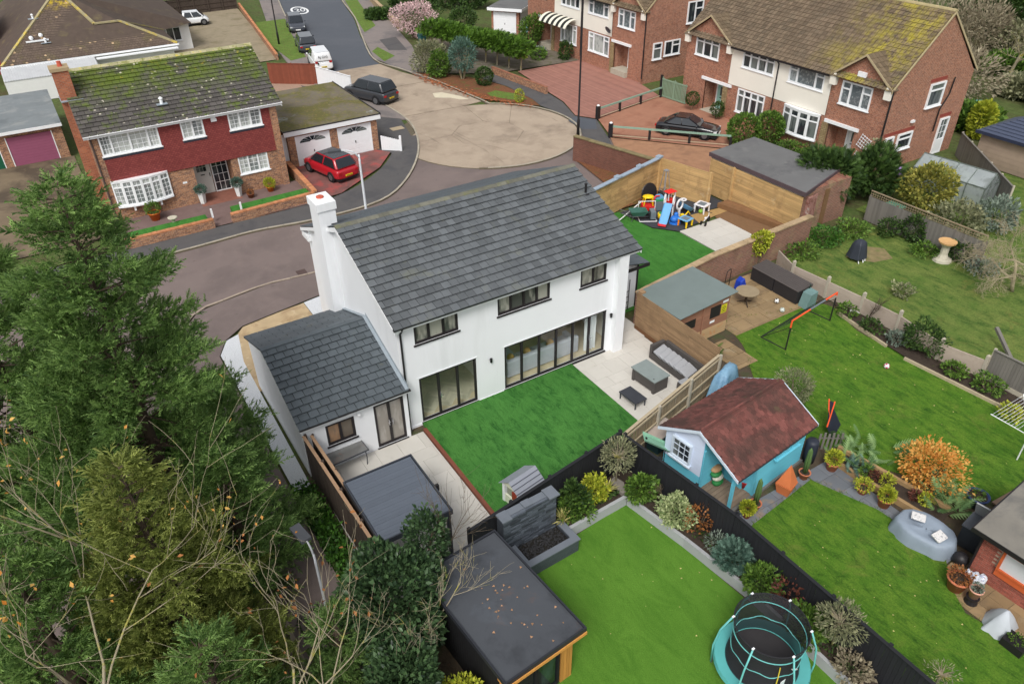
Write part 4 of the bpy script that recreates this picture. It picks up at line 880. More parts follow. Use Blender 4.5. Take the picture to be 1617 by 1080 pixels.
    MB().tube([(Wd+.05, -.1, ez+.2), (Wd+.06, -.06, ez-.2), (Wd+.06, -.06, 0)], .06, 6).build('downpipe', blackplastic, S)
    # right-hand gable end: windows, door, pipe (x of this wall runs into the plot)
    T = Matrix.Translation((Wd, 0, 0)) @ Matrix.Rotation(math.pi/2, 4, 'Z')
    sw_ = [((3.9, 3.65, 1.6, 1.55), (1,), .3), ((.5, 1.2, .85, 1.1), (1,), .35), ((1.8, 1.2, 1.5, 1.1), (1,), .35)] if right else [((1.0, 1.45, 1.0, 1.4), (1,), .35), ((2.3, 1.6, 1.8, 1.25), (.5, .5), (0, .35)), ((4.6, 4.0, 1.8, 1.8), (.5, .5), (0, .35))]
    for (x, z, ww, hh), cols, tr in sw_: window(S, x, z, ww, hh, -.07, cols, upvc_white, pane_dark, fw=.1, transom=tr, T=T, proud=.05)
    if right:
        d = window(S, 6.25, .02, 1.0, 2.5, -.07, 1, upvc_white, pane_dark, fw=.1, sill=False, T=T, bars=(2, 5), name='side_door', proud=.05)
        MB(T).bx(6.35, 7.15, -.1, -.03, .12, 1.05).build('door_panel', door_white, d)
        MB(T).tube([(6.3, -.12, 5.3), (6.2, -.12, 4.2), (5.6, -.12, 3.3), (5.6, -.12, 1.8)], .05, 6).build('waste_pipe', blackplastic, S)
        for zz, xx, ww in ((5.28, 3.8, 1.8), (2.36, .3, 3.2), (2.6, 6.1, 1.3)): MB(T).bx(xx, xx+ww, -.012, 0, zz, zz+.22).build('soldier_course', M('soldier_brick', (140, 66, 56), .9, .2, 8), S)
        MB(T).bx(2.8, 3.1, -.15, 0, 2.9, 3.05).build('security_light', upvc_white, S)
        MB().bx(15.7, 16.3, -.14, -.002, 5.75, 6.05).build('alarm_box', upvc_white, S)
        for x0 in (16.95, 16.8):
            z0 = 1.35 if x0 == 16.95 else .15
            g = MB(Matrix.Translation((x0+.35, -.05, z0+.45)) @ Matrix.Rotation(R(20), 4, 'Y'))
            for i in range(5): g.bx(-.4+i*.19, -.37+i*.19, -.02, 0, -.45, .45); g.bx(-.42, .42, -.024, -.004, -.42+i*.2, -.39+i*.2)
            g.build('trellis', upvc_white, S)
    return S
semi((36.9, 24.8, 0), 'near semi-detached brick and cream pair with yellow lichen on its roof', True, roman, 'semi')
S2 = semi((37.4, 48.85, .45), 'farther brick and cream pair with striped awning beside red block driveway', False, roman_b, 'semi', doors=((200, 200, 200), (232, 234, 236)))
aw = thing('awning', 'black and white striped awning over ground floor window of far pair', 'awning', (37.2, 44.7, .45), -math.pi/2)
for i in range(11):
    c = (36, 38, 36) if i % 2 else (226, 222, 206); m = MB(); x0 = i*.41
    for k in range(6):
        a = k/6*1.3; b = (k+1)/6*1.3; f_ = lambda t: (-1.3*math.sin(t), 2.3+.95*math.cos(t))
        m.add([(x0, f_(a)[0], f_(a)[1]), (x0+.41, f_(a)[0], f_(a)[1]), (x0+.41, f_(b)[0], f_(b)[1]), (x0, f_(b)[0], f_(b)[1])], [(0, 1, 2, 3)])
    m.build('stripe', M('awning_%d' % c[0], c, .8, .05), aw)
dish = thing('satellite_dish', 'grey satellite dish beside the porch of far brick pair', 'dish', (37.05, 35.1, 3.75))
MB(Matrix.Rotation(R(60), 4, 'Y')).lathe([(.02, .1), (.2, .06), (.36, -.04), (.34, -.05), (.2, .03), (.02, .06)], 16).build('reflector', M('dish_grey', (96, 98, 104), .5), dish); MB().bar((0, 0, 0), (.35, 0, -.1), .05).build('arm', blackplastic, dish)
# two small white garages beyond
WG = thing('garage', 'brick garage with two white doors and dark flat roof near the far pair', 'garage', (35.7, 53.4, .3), R(-52))
m = MB(); m.bx(0, 3.1, 0, 6, -.4, 2.3).build('wall', brick_red, WG); d = garage_door(WG, .35, 2.75, 0, 2.05, -.06, door_white, False, 8, 1)
m = MB(Matrix.Translation((3.1, 0, 0)) @ Matrix.Rotation(R(88), 4, 'Z')); m.bx(.5, 3.3, -.04, 0, 0, 2.1).build('side_door', door_white, WG)
MB().bx(-.3, 3.6, -.5, 6, 2.302, 2.6).build('fascia', upvc_white, WG); MB().bx(-.25, 3.55, -.45, 6, 2.602, 2.63).build('roof', felt_grey, WG)

# --- flat roofed garage against the play area
FG = thing('garage', 'brick garage with dark felt flat roof beyond the timber play area fence', 'garage', (25.9, 3.2, 0))
m = MB(); m.bx(.15, 4.2, .15, 7.2, -.1, 2.45).build('wall', brick_old, FG)
q = [(-.1, -.15), (4.3, 1.1), (4.1, 7.6), (-.15, 7.2)]
MB().prism(q, 2.455, 2.6).build('roof', felt_grey, FG); MB().bar((-.12, -.15, 2.5), (-.16, 7.2, 2.5), .06, .24).bar((-.1, -.16, 2.5), (4.3, 1.08, 2.5), .06, .24).build('fascia', M('plum_trim', (84, 70, 74), .7, .1), FG)
MB().bx(-.02, .1, .2, 7.1, 2.15, 2.36).build('trim_board', M('pale_trim', (196, 188, 172), .8, .1), FG)
# ---------------------------------------------------------------- fences, walls, garden buildings
def boxmesh(nm, x, y, z, mat):
    q = MB().bx(0, x, 0, y, 0, z); me = bpy.data.meshes.new(nm); me.from_pydata(q.v, [], q.f); me.materials.append(mat); return me

def frame2(a, b):
    a = Vector((a[0], a[1], 0)); b = Vector((b[0], b[1], 0)); d = b-a; return d.length, math.atan2(d.y, d.x)

def boarded(label, a, b, h, mat, bw=.125, gap=.006, postm=None, posts=1.8, rail=True, cap=True, side=-1, postw=.1, railm=None, posth=.05, gravel=0, name='fence', group=None, railz=(.25, .55, .9), slant=.014):
    "closeboard fence from a to b: every board, post and rail is a part; side=-1 puts rails on the right of a->b"
    L, ang = frame2(a, b); t = thing(name, label, 'fence', (a[0], a[1], 0), ang, group); me = boxmesh('board', bw-gap, .018, h-gravel-.02, mat)
    n = int(L/bw)
    for i in range(n):
        o = link('board', me, None, t); o.location = (i*L/n, random.uniform(-.004, .004), gravel); o.rotation_euler = (random.uniform(-.004, .004), 0, slant*random.uniform(.5, 1.5))
    if gravel: MB().bx(0, L, -.02, .03, 0, gravel-.005).build('gravel_board', postm or mat, t)
    y0 = .022 if side > 0 else -.06
    if rail:
        for rz in railz: MB().bx(0, L, y0, y0+.045, h*rz-.04, h*rz+.04).build('rail', railm or mat, t)
    k = max(1, round(L/posts)); pm = boxmesh('post', postw, postw, h+posth, postm or mat)
    for i in range(k+1):
        o = link('post', pm, None, t); o.location = (i*L/k-postw/2, (.02 if side > 0 else -.02-postw)+0, 0)
    if cap: MB().bx(0, L, -.05, .06, h, h+.03).build('capping', railm or mat, t)
    return t

def slatted(label, a, b, h, mat, sh=.13, gap=.008, postm=None, posts=None, capm=None, name='fence', th=.025, postw=.12, z0=.05):
    "fence or cladding of horizontal boards"
    L, ang = frame2(a, b); t = thing(name, label, 'fence', (a[0], a[1], 0), ang); n = int((h-z0)/sh); segs = max(1, round(L/1.8)); me = boxmesh('slat', L/segs-.006, th, sh-gap, mat)
    for s in range(segs):
        for i in range(n):
            o = link('slat', me, None, t); o.location = (s*L/segs, random.uniform(-.006, .006), z0+i*(h-z0)/n); o.rotation_euler = (random.uniform(-.03, .03), 0, 0)
    if posts is not None:
        pm = boxmesh('post', postw, postw, h+.06, postm or mat)
        for p in posts:
            o = link('post', pm, None, t); o.location = (p-postw/2, -postw-.01, 0)
    if capm: MB().bx(-.05, L+.05, -.14, .14, h+.01, h+.07).build('capping', capm, t)
    return t

dark_board = M('dark_board', (74, 63, 56), .85, .12, 2, rnd=.15, stretch=(1, 1, .2))
black_board = M('black_board', (36, 37, 41), .7, .08, 2, rnd=.1)
grey_pale = M('weathered_pale', (146, 130, 106), .9, .12, 3, rnd=.16, stretch=(1, 1, .2))
pale_rail = M('pale_rail', (176, 162, 136), .9, .1, 4)
warm_slat = M('warm_slat', (150, 122, 92), .85, .14, 2.5, rnd=.16, stretch=(.5, .5, 2), blots=(((112, 88, 66), 1.0, .52, .66, .5),))
gold_slat = M('golden_slat', (192, 158, 108), .85, .14, 2, rnd=.16, stretch=(.4, .4, 3), blots=(((128, 98, 66), .7, .52, .66, .55), ((206, 190, 156), 1.8, .6, .72, .5)))
conc_post = M('concrete_post', (178, 170, 154), .9, .1, 5)
pink_conc = M('pinkish_concrete', (176, 162, 148), .9, .08, 1.2, bump=.2, bscale=50, rnd=.06, blots=(((150, 136, 118), 1.5, .52, .7, .5),))
grey_board = M('grey_board', (116, 112, 106), .9, .12, 2, rnd=.14, stretch=(1, 1, .15))

boarded('dark brown boarded fence with double top rail at left of patio', (-3.86, -6.75), (-4.04, -.45), 2.0, dark_board, side=-1, railm=M('brown_rail', (168, 136, 108), .85, .12, 4), postw=.09)
boarded('inner dark screen fence beside the grey roofed cabin', (-3.6, -6.75), (-3.78, -.5), 1.95, dark_board, side=-1, bw=.14, railm=MATS['brown_rail'], postw=.06)
boarded('black painted fence between the white house lawn and planted turf garden', (-1.15, -7.25), (5.58, -6.22), 1.9, black_board, side=1, posts=1.85)
boarded('black painted fence running beside raised planter and neighbouring lawn', (5.62, -6.3), (6.2, -11.1), 1.8, black_board, side=1, posts=1.85)
boarded('black painted fence behind trampoline along edge of neighbouring lawn', (6.2, -11.12), (6.3, -22), 1.8, black_board, side=1, posts=1.85)
boarded('weathered pale picket fence at the corner of patio by the summerhouse', (5.66, -6.22), (12.0, -4.55), 1.7, grey_pale, bw=.105, gap=.03, side=-1, postm=conc_post, railm=pale_rail, cap=True, posts=2.1)
f = slatted('brown horizontal slatted fence between patio and timber playhouse', (12.06, -4.5), (12.1, .75), 2.0, warm_slat, sh=.095, posts=(5.1,), postw=.24)
MB().bx(-.02, 5.2, -.1, .04, -.02, .22).build('base_board', M('brown_base', (112, 78, 52), .85, .15, 3), f)
f = slatted('golden timber fence with grey capping at back of play area', (17.0, 10.5), (23.35, 12.15), 2.2, gold_slat, sh=.11, capm=M('blue_grey_cap', (150, 164, 178), .6, .06, 3))
for x in (2.2, 4.4, 6.45): MB().bx(x-.18, x+.18, -.17, .17, 2.275, 2.36).build('cap_block', MATS['blue_grey_cap'], f)
slatted('golden timber fence panel beside the patio heater', (23.4, 12.15), (24.3, 8.5), 2.2, gold_slat, sh=.11, posts=(.05, 3.65), postw=.14)
slatted('golden timber cladding on the play area side of flat roofed garage', (25.72, 10.2), (25.82, 3.15), 2.3, gold_slat, sh=.1, posts=(2.0,))
lg = thing('timber_ledge', 'low brown timber ledge at foot of golden cladding', 'ledge', (24.7, 8.2, 0))
for i in range(4): MB().ext([(i*.22, 0, .04), (i*.22+.2, 0, .04), (i*.22+1.2, -5.0, .04), (i*.22+1.0, -5.0, .04)], (0, 0, .3)).build('plank', M('brown_plank', (130, 96, 66), .85, .15, 3, rnd=.1), lg)

# brick wall with stone coping along the side garden
def wall(label, pts, h, th, mat, capm, capw=.06, caph=.07, step=.45, name='wall', brickcap=True):
    t = thing(name, label, 'wall', (pts[0][0], pts[0][1], 0)); o = Vector((pts[0][0], pts[0][1], 0)); me = None
    for i in range(len(pts)-1):
        a = Vector((pts[i][0], pts[i][1], 0))-o; b = Vector((pts[i+1][0], pts[i+1][1], 0))-o; d = b-a; n = Vector((-d.y, d.x, 0)).normalized()*th/2
        MB().prism([tuple(a-n)[:2], tuple(b-n)[:2], tuple(b+n)[:2], tuple(a+n)[:2]], -.05, h).build('brickwork', mat, t)
        k = max(1, round(d.length/step)); ln = d.length/k
        if me is None: me = boxmesh('coping_stone', ln-.012, th+2*capw, caph, capm)
        for j in range(k):
            s = link('coping_stone', me, None, t); p = a+d*(j/k)-n-n.normalized()*capw; s.location = (p.x, p.y, h+.002+random.uniform(0, .012)); s.rotation_euler = (0, 0, math.atan2(d.y, d.x)+random.uniform(-.01, .01))
    return t
cope = M('sandstone_coping', (176, 152, 120), .9, .15, 4, rnd=.15, blots=(((120, 104, 78), 2, .52, .66, .6),))
wall('long weathered brick garden wall behind playhouse and storage boxes', [(12.3, .95), (17.9, 1.75), (25.4, 2.1)], 1.7, .24, brick_old, cope)
wall('brown brick wall with mossy coping beside the street lamp', [(22.0, 19.3), (23.7, 12.9)], 1.7, .24, brickmat('dark_brick', (122, 78, 66), (104, 66, 58), (120, 100, 86)), M('moss_cope', (128, 116, 84), .9, .2, 3, rnd=.15))
bk = M('orange_brick', (186, 126, 88), .9, .2, 6, rnd=.2)
wall('low brick wall in front of tile hung house, left of its gate', [(-6.6, 22.3), (-1.75, 22.35)], .55, .3, brick_mix, bk, 0, .07, .24)
wall('low brick wall in front of tile hung house, right of its gate', [(-.7, 22.45), (4.55, 22.75)], .55, .3, brick_mix, bk, 0, .07, .24)
wall('low brick wall between red car and the front lawn strip', [(4.6, 22.8), (4.75, 28.5)], .6, .3, brick_mix, bk, 0, .08, .24)
wall('low brick wall along pavement by the clipped hedge', [(28.15, 40.6), (28.75, 32.6)], .6, .24, brick_mix, M('cap_brick', (150, 100, 78), .9, .2, 6, rnd=.15), .0, .07, .24)
wall('stone garden wall along pavement at top of picture', [(28.7, 62.3), (31.4, 75), (36.5, 95)], .7, .3, M('tan_wall', (158, 138, 110), .9, .15, 2), cope)
wall('low wall beside the bungalow driveway and pavement', [(13.1, 57), (16.9, 84)], .5, .25, brick_mix, bk, 0, .07, .4)
for nm, lab, pts in (('grass_strip', 'grass', [(-6.4, 22.6), (-1.95, 22.65), (-1.95, 23.6), (-6.4, 23.6)]), ('grass_strip', 'g', [(-.4, 22.75), (4.4, 23.0), (4.4, 24.0), (-.4, 23.9)])): struct('grass_strip', MB().prism(pts, 0, .44), lawn_play)

# broken rubble wall end by the conifer hedge
rb = thing('wall', 'broken rough wall end with buttress under the conifer', 'wall', (26.4, 3.1, 0))
MB().add([(0, 0, 0), (.3, .1, 2.2), (1.6, .5, 2.1), (1.4, .4, 0)], [(0, 1, 2, 3)]).prism([(0, 0), (1.5, .4), (1.5, .7), (0, .3)], 0, 2.1).build('rough_face', M('rubble', (160, 118, 108), .95, .3, 5, bump=.8, bscale=8, blots=(((120, 74, 62), 2, .5, .6, .8), ((196, 184, 176), 3, .58, .66, .7))), rb)
MB().prism([(1.9, .4), (3.2, .6), (3.2, .9), (1.9, .8)], 0, 1.8).build('rough_face', MATS['rubble'], rb); MB().bx(1.52, 1.88, .2, .6, 0, 2.2).build('buttress', M('brown_post', (116, 88, 60), .9, .2, 4), rb)

# concrete panel fence
cp = thing('fence', 'low pinkish concrete panel fence between the two right hand lawns', 'fence', (21.6, 1.2, 0)); pts = [(.6, .1), (-.05, -1.45), (.12, -3.45), (.28, -5.35), (.35, -7.25), (-.1, -9.6), (.3, -11.35)]
for i in range(len(pts)-1):
    a, b = Vector((*pts[i], 0)), Vector((*pts[i+1], 0)); d = (b-a); n = Vector((-d.y, d.x, 0)).normalized()*.03
    for k in range(3): MB().prism([tuple(a-n)[:2], tuple(b-n)[:2], tuple(b+n)[:2], tuple(a+n)[:2]], .02+k*.3, .3+k*.3+.015).build('concrete_panel', pink_conc, cp)
    q = MB(Matrix.Translation(b)); q.bx(-.065, .065, -.065, .065, 0, 1.18).add([(-.065, -.065, 1.18), (.065, -.065, 1.18), (.065, .065, 1.18), (-.065, .065, 1.18), (0, 0, 1.25)], [(0, 1, 4), (1, 2, 4), (2, 3, 4), (3, 0, 4)]); q.build('post', conc_post, cp)
boarded('grey weathered closeboard fence with concrete posts at right edge', (21.95, -10.25), (22.1, -15.5), 1.5, grey_board, side=1, postm=conc_post, gravel=.25, posts=1.9)
tf = boarded('grey boarded fence with trellis top behind the bird bath', (30.7, 2.3), (30.75, -4.6), 1.5, grey_board, side=1, postm=grey_board, posts=1.8, cap=False)
g = MB(); L = 6.9
for z in (1.53, 1.66, 1.79): g.bx(0, L, 0, .02, z, z+.02)
for i in range(50): g.bx(i*.14, i*.14+.02, .02, .04, 1.5, 1.82)
g.bx(0, L, -.02, .05, 1.82, 1.86); tag(g.build('trellis', grey_pale, tf), kind='stuff')
boarded('dark fence panels behind the white city car', (8, 83.5), (16.5, 83.5), 1.8, dark_board, bw=.25, side=-1)
boarded('grey board fence behind the greenhouse and side door', (44.5, 5.4), (38.5, -1.5), 1.6, grey_board, side=1, posts=1.8, postm=conc_post)
boarded('brown boarded fence panel near the white gate beyond the double garage', (10.0, 49.2), (13.4, 46.6), 1.8, M('red_brown_board', (128, 70, 52), .8, .1, 3, rnd=.1), side=1)
boarded('white boarded gate panel next to the parked van', (13.45, 46.5), (14.8, 42.0), 1.6, door_white, side=1)
gr = thing('driveway_gate', 'pale green metal double gate between the two brick pairs', 'gate', (36.25, 26.55, .05), math.atan2(-2.75, .2)); pg = M('pale_green_paint', (128, 150, 128), .6, .06)
for i in range(18): MB().bx(i*.152, i*.152+.09, 0, .03, .08, 1.7-.25*abs(math.sin(i*.35))).build('bar', pg, gr)
MB().bx(0, 2.74, -.03, .06, 1.45, 1.55).bx(0, 2.74, -.03, .06, .1, .2).bx(1.33, 1.41, -.03, .06, .2, 1.45).build('gate_frame', pg, gr); MB().bx(-.18, -.02, -.08, .1, -.1, 1.8).build('post', blackplastic, gr)

# metal rails by the drives
def railing(label, a, b, posts, h=.75):
    L, ang = frame2(a, b); t = thing('railing', label, 'railing', (a[0], a[1], .08), ang)
    gm = M('green_rail', (134, 164, 146), .5, .05); MB().bx(0, L, -.05, .05, h-.02, h+.1).build('top_rail', gm, t); MB().bx(0, L, -.02, .02, .12, .17).build('lower_rail', pale_rail, t)
    for i in range(posts): x = L*i/(posts-1); w_ = .09 if i else .16; MB().bx(x-w_, x+w_, -w_*.7, w_*.7, -.05, h-.03 if i else h+.25).build('post', blackplastic, t); 
    MB().ell((0, 0, h+.3), (.12, .12, .08)).build('post_cap', upvc_white, t)
railing('green topped rail with black posts between the two red drives', (28.45, 25.05), (36.1, 26.45), 4)
railing('green topped rail with black posts beside the black parked saloon', (26.8, 21.35), (32.6, 15.0), 4)

# ---------------------------------------------------------------- grey roofed cabin on the patio
cb = thing('cabin', 'dark grey ribbed flat roofed cabin on the patio', 'cabin', (-3.72, -6.45, 0)); gc = M('grey_composite', (92, 99, 110), .55, .04, 4, rnd=.05)
me = boxmesh('roof_board', 2.3, .124, .04, gc)
for i in range(22): o = link('roof_board', me, None, cb); o.location = (.02, .03+i*.1285, 2.16+.002*(i % 2))
tr = M('anthracite', (58, 62, 70), .5, .03)
MB().bx(-.05, 2.39, -.05, -.002, 2.05, 2.24).bx(-.05, 2.39, 2.87, 2.92, 2.05, 2.24).bx(-.05, -.002, -.001, 2.869, 2.05, 2.24).bx(2.342, 2.39, -.001, 2.869, 2.05, 2.24).build('roof_frame', tr, cb)
for x in (.0, 2.2):
    for y in (.02, 2.72): MB().bx(x+.02, x+.13, y, y+.11, 0, 2.15).build('post', tr, cb)
for i in range(20): MB().bx(.0, .02, .05+i*.14, .05+i*.14+.13, .05, 2.1).build('wall_board', dark_board, cb)
MB().bx(2.39, 2.55, 1.2, 1.3, 1.9, 2.15).build('bracket_lamp', blackplastic, cb)
tb = thing('garden_table', 'grey glass topped garden table under the small wing window', 'table', (-3.42, -1.05, .03), R(3))
MB().bx(0, 1.45, 0, .78, .70, .73).build('table_top', M('smoked_glass', (112, 112, 110), .12, .1, 2, spec=.8, blots=(((140, 96, 84), 1.5, .5, .6, .5),)), tb, bevel=.01)
MB().bx(-.02, 1.47, -.02, .0, .69, .735).bx(-.02, 1.47, .78, .80, .69, .735).bx(-.02, 0, 0, .78, .69, .735).bx(1.45, 1.47, 0, .78, .69, .735).build('table_rim', tr, tb)
for x, y in ((.1, .06), (1.35, .06), (.1, .7), (1.35, .7)): MB().tube([(x, y, 0), (x+.03, y, .35), (x, y, .69)], .018, 6).build('leg', tr, tb)

# ---------------------------------------------------------------- summerhouse
turq = M('turquoise_board', (106, 194, 216), .65, .05, 2, rnd=.04, stretch=(1, 1, 8)); lilac = M('lilac_white_board', (202, 214, 234), .7, .05, 2, stretch=(1, 1, 8), blots=(((70, 178, 194), .55, .62, .66, .0),)); trimw = M('pale_blue_trim', (204, 216, 228), .6, .05)
SH = thing('summerhouse', 'turquoise summerhouse with red brown shingle roof and corner porch', 'summerhouse', (9.28, -8.2, 0), R(6.3))
X0, X1, Y0, Y1, ZE, ZR2 = -2.05, 2.05, -1.5, 1.5, 2.0, 2.78; PX, PY = -.75, -.15
def boards_wall(parent, p, q, z0, z1f, mat, bh=.16, nm='board', ops=()):
    "horizontal shiplap boards from p to q, top given by z1f(t)"
    p = Vector(p); q = Vector(q); d = q-p; n = Vector((d.y, -d.x, 0)).normalized(); z = z0
    while z < max(z1f(0), z1f(.5), z1f(1))-.01:
        ts = [t/40 for t in range(41) if z1f(t/40) > z+bh*.85]
        if ts:
            a = p+d*min(ts); b = p+d*max(ts); h = bh
            m = MB(); m.add([a+Vector((0, 0, z)), b+Vector((0, 0, z)), b+Vector((0, 0, z+h-.004)), a+Vector((0, 0, z+h-.004)), a+n*.022+Vector((0, 0, z)), b+n*.022+Vector((0, 0, z)), b+n*.01+Vector((0, 0, z+h-.004)), a+n*.01+Vector((0, 0, z+h-.004))], [(4, 5, 6, 7), (0, 1, 5, 4), (3, 7, 6, 2), (0, 4, 7, 3), (1, 2, 6, 5)])
            m.build(nm, mat(z) if callable(mat) else mat, parent)
        z += bh
MB().bx(X0-.1, X1+.1, Y0-.1, Y1+.1, 0, .12).build('base', M('grey_base', (110, 108, 104), .9), SH)
gz = lambda t: ZE+(ZR2-ZE)*(1-abs(2*t-1)) if True else 0
boards_wall(SH, (X0, Y1, 0), (X0, PY, 0), .12, lambda t: ZE+(ZR2-ZE)*min(1, (t*1.65)/1.5), lambda z: turq if z < .72 else lilac)
boards_wall(SH, (PX, Y0, 0), (X1, Y0, 0), .12, lambda t: ZE, turq)
boards_wall(SH, (X1, Y0, 0), (X1, Y1, 0), .12, gz, turq); boards_wall(SH, (X1, Y1, 0), (X0, Y1, 0), .12, lambda t: ZE, turq)
boards_wall(SH, (PX, PY, 0), (PX, Y0, 0), .12, lambda t: ZE+.5*(1-t), turq); boards_wall(SH, (X0, PY, 0), (PX, PY, 0), .12, lambda t: ZE+.5, turq)
Tw = Matrix.Translation((X0-.075, 1.15, 0)) @ Matrix.Rotation(R(-90), 4, 'Z')
window(SH, 0, .98, .85, .9, 0, 1, trimw, pane_dark, fw=.06, bars=(3, 3), T=Tw, proud=.04)
Td = Matrix.Translation((PX-.075, -.3, 0)) @ Matrix.Rotation(R(-90), 4, 'Z')
d = window(SH, 0, .14, .8, 1.8, 0, 1, turq, pane_dark, fw=.09, sill=False, bars=(2, 4), T=Td, name='door', proud=.04); MB(Td).bx(.08, .72, -.03, .02, .2, .95).build('door_panel', turq, d)
window(SH, .2, 1.3, 1.3, .5, Y0-.075, 3, turq, pane_dark, fw=.05, proud=.03)
for x, y in ((X0+.05, Y0+.05), (X0+.05, PY), (PX, Y0+.02)): MB().bx(x-.05, x+.05, y-.06, y+.04, .1, ZE-.04).build('corner_post', turq, SH)
for i in range(9): MB().bx(X0, PX-.03, Y0+.02+i*.15, Y0+.02+i*.15+.14, .122, .15).build('deck_board', M('worn_deck', (128, 112, 96), .9, .15, 4, rnd=.15), SH)
rsh = M('red_shingle', (112, 68, 62), .9, .14, 3, rnd=.32, bump=.4, bscale=60, blots=(((66, 52, 46), .7, .44, .6, .7), ((96, 88, 62), 2.2, .62, .72, .5)))
rr = MB(); ov = .2
for s in (-1, 1): rr.add([(X0-ov, s*(Y1+.25), ZE-.1), (X1+ov, s*(Y1+.25), ZE-.1), (X1+ov, 0, ZR2+.08), (X0-ov, 0, ZR2+.08)], [(0, 1, 2, 3)])
srf = rr.build('roof', M('shingle_base', (84, 52, 48), .9), SH)
V = Vector((0, Y1+.25, ZR2-ZE+.18)); hexv = [(0, 0), (.02, -.05), (.09, -.075), (.16, -.05), (.18, 0), (.18, .2), (0, .2)]
hm = MB(); hm.ext([(x, y, 0) for x, y in hexv], (0, 0, .012)); hme = bpy.data.meshes.new('shingle'); hme.from_pydata(hm.v, [], hm.f); hme.materials.append(rsh); rest = MB(); cnt = 0
for s in (-1, 1):
    U = Vector((1, 0, 0)) if s < 0 else Vector((-1, 0, 0)); Vv = Vector((0, -s*(Y1+.25), ZR2-ZE+.18)).normalized(); Nn = U.cross(Vv); O_ = Vector((X0-ov if s < 0 else X1+ov, s*(Y1+.25), ZE-.1)); rows = 12; ex = V.length/rows
    for j in range(rows):
        for i in range(24):
            uu = i*.186+(.093 if j % 2 else 0)
            if uu > X1-X0+2*ov-.18: continue
            p = O_+U*uu+Vv*(j*ex+.05)+Nn*(.012+.004*(j % 2)+random.uniform(0, .004))
            B = Matrix(((U.x, Vv.x, Nn.x, p.x), (U.y, Vv.y, Nn.y, p.y), (U.z, Vv.z, Nn.z, p.z), (0, 0, 0, 1))) @ Matrix.Rotation(R(-2), 4, 'X')
            if s < 0 and cnt < 300: o = link('shingle', hme, None, srf); o.matrix_basis = B; cnt += 1
            else: rest.T = B; rest.add(hm.v, hm.f)
tag(rest.build('shingles', rsh, srf), kind='stuff')
MB().add([(X0-ov, -.14, ZR2+.04), (X1+ov, -.14, ZR2+.04), (X1+ov, 0, ZR2+.115), (X0-ov, 0, ZR2+.115), (X0-ov, .14, ZR2+.04), (X1+ov, .14, ZR2+.04)], [(0, 1, 2, 3), (3, 2, 5, 4)]).build('ridge_strip', rsh, srf)
for x in (X0-ov-.02, X1+ov-.01):
    for s in (-1, 1): MB().ext([(x, s*(Y1+.26), ZE-.2), (x, 0, ZR2-.02), (x, 0, ZR2+.1), (x, s*(Y1+.26), ZE-.08)], (.03, 0, 0)).build('bargeboard', trimw, SH)
for s in (-1, 1): MB().bx(X0-ov+.02, X1+ov-.02, s*(Y1+.25)-.015, s*(Y1+.25)+.015, ZE-.2, ZE-.1).build('fascia', M('dark_fascia', (60, 56, 62), .7), SH)

# ---------------------------------------------------------------- small timber playhouse
PH = thing('playhouse', 'worn timber playhouse with green grey felt roof against brick wall', 'shed', (12.3, -1.8, 0), R(2)); brd = M('worn_red_board', (150, 108, 86), .85, .12, 2, rnd=.12, stretch=(1, 1, 8)); brd2 = M('bare_board', (178, 150, 112), .9, .12, 2, rnd=.1, stretch=(1, 1, 8), blots=(((190, 120, 70), 3, .56, .66, .6),))
boards_wall(PH, (0, 0, 0), (3.15, 0, 0), .05, lambda t: 1.86+.2*t, lambda z: brd2 if z < .6 else brd, .12); boards_wall(PH, (0, 2.3, 0), (0, 0, 0), .05, lambda t: 1.9, brd, .12); boards_wall(PH, (3.15, 0, 0), (3.15, 2.3, 0), .05, lambda t: 2.05, brd, .12)
MB().prism([(-.15, -.2), (3.4, -.22), (3.35, 2.6), (-.12, 2.6)], 0, .03).build('roof', M('felt_green_grey', (114, 126, 124), .85, .07, 1.2, bump=.15), PH).matrix_basis = Matrix.Translation((0, 0, 1.95)) @ Matrix.Rotation(R(-3.4), 4, 'Y')
for x0, x1 in ((.35, 1.05), (1.95, 2.6)):
    MB().bx(x0, x1, -.03, -.024, 1.05 if x0 < 1 else 1.1, 1.5 if x0 < 1 else 1.7).build('opening', M('dark_inside', (34, 32, 28), .9), PH)
MB().bx(1.45, 1.52, -.06, -.024, .05, 1.95).build('batten', brd, PH); MB().bx(2.65, 3.0, -.034, -.026, 1.15, 1.6).build('notice', M('yellow_sign', (208, 200, 40), .6, .1), PH); MB().bx(2.7, 3.05, -.034, -.026, 1.7, 1.82).build('notice', upvc_white, PH)
for k in range(4): MB().bx(2.69, 2.95-.05*(k % 2), -.038, -.035, 1.22+k*.09, 1.25+k*.09).build('printed_line', blackplastic, PH)
MB().bx(2.0, 2.3, -.034, -.026, .85, .97).build('notice', upvc_white, PH)

# flagstones of the neighbouring patio
flag = M('wet_flagstone', (146, 124, 92), .6, .14, 1.2, rnd=.14, bump=.15, bscale=20, blots=(((108, 92, 74), .8, .52, .66, .6), ((164, 152, 128), 1.5, .58, .7, .5)))
paving('flagstone_patio', lambda x, y: not (x > 20.6 and y < -1.5), 15.6, 21.2, -2.3, 1.4, .04, flag, (.6, .45, .75), (.9, .6, .45), joint, .015, jit=.004)
paving('flagstone_path', lambda x, y: x > 12.6+.45*abs(y+4.4) if False else True, 13.7, 15.0, -4.2, -2.2, .03, flag, (.6,), (.65,), joint, .02, jit=.01)
slate_flag = M('slate_flag', (112, 116, 122), .55, .1, 1.2, rnd=.14, blots=(((150, 128, 100), 1.2, .55, .64, .6),))
paving('slate_path', None, 11.15, 12.45, -15.2, -10.0, .045, slate_flag, (.6, .75), (.65,), joint, .012, jit=.003)
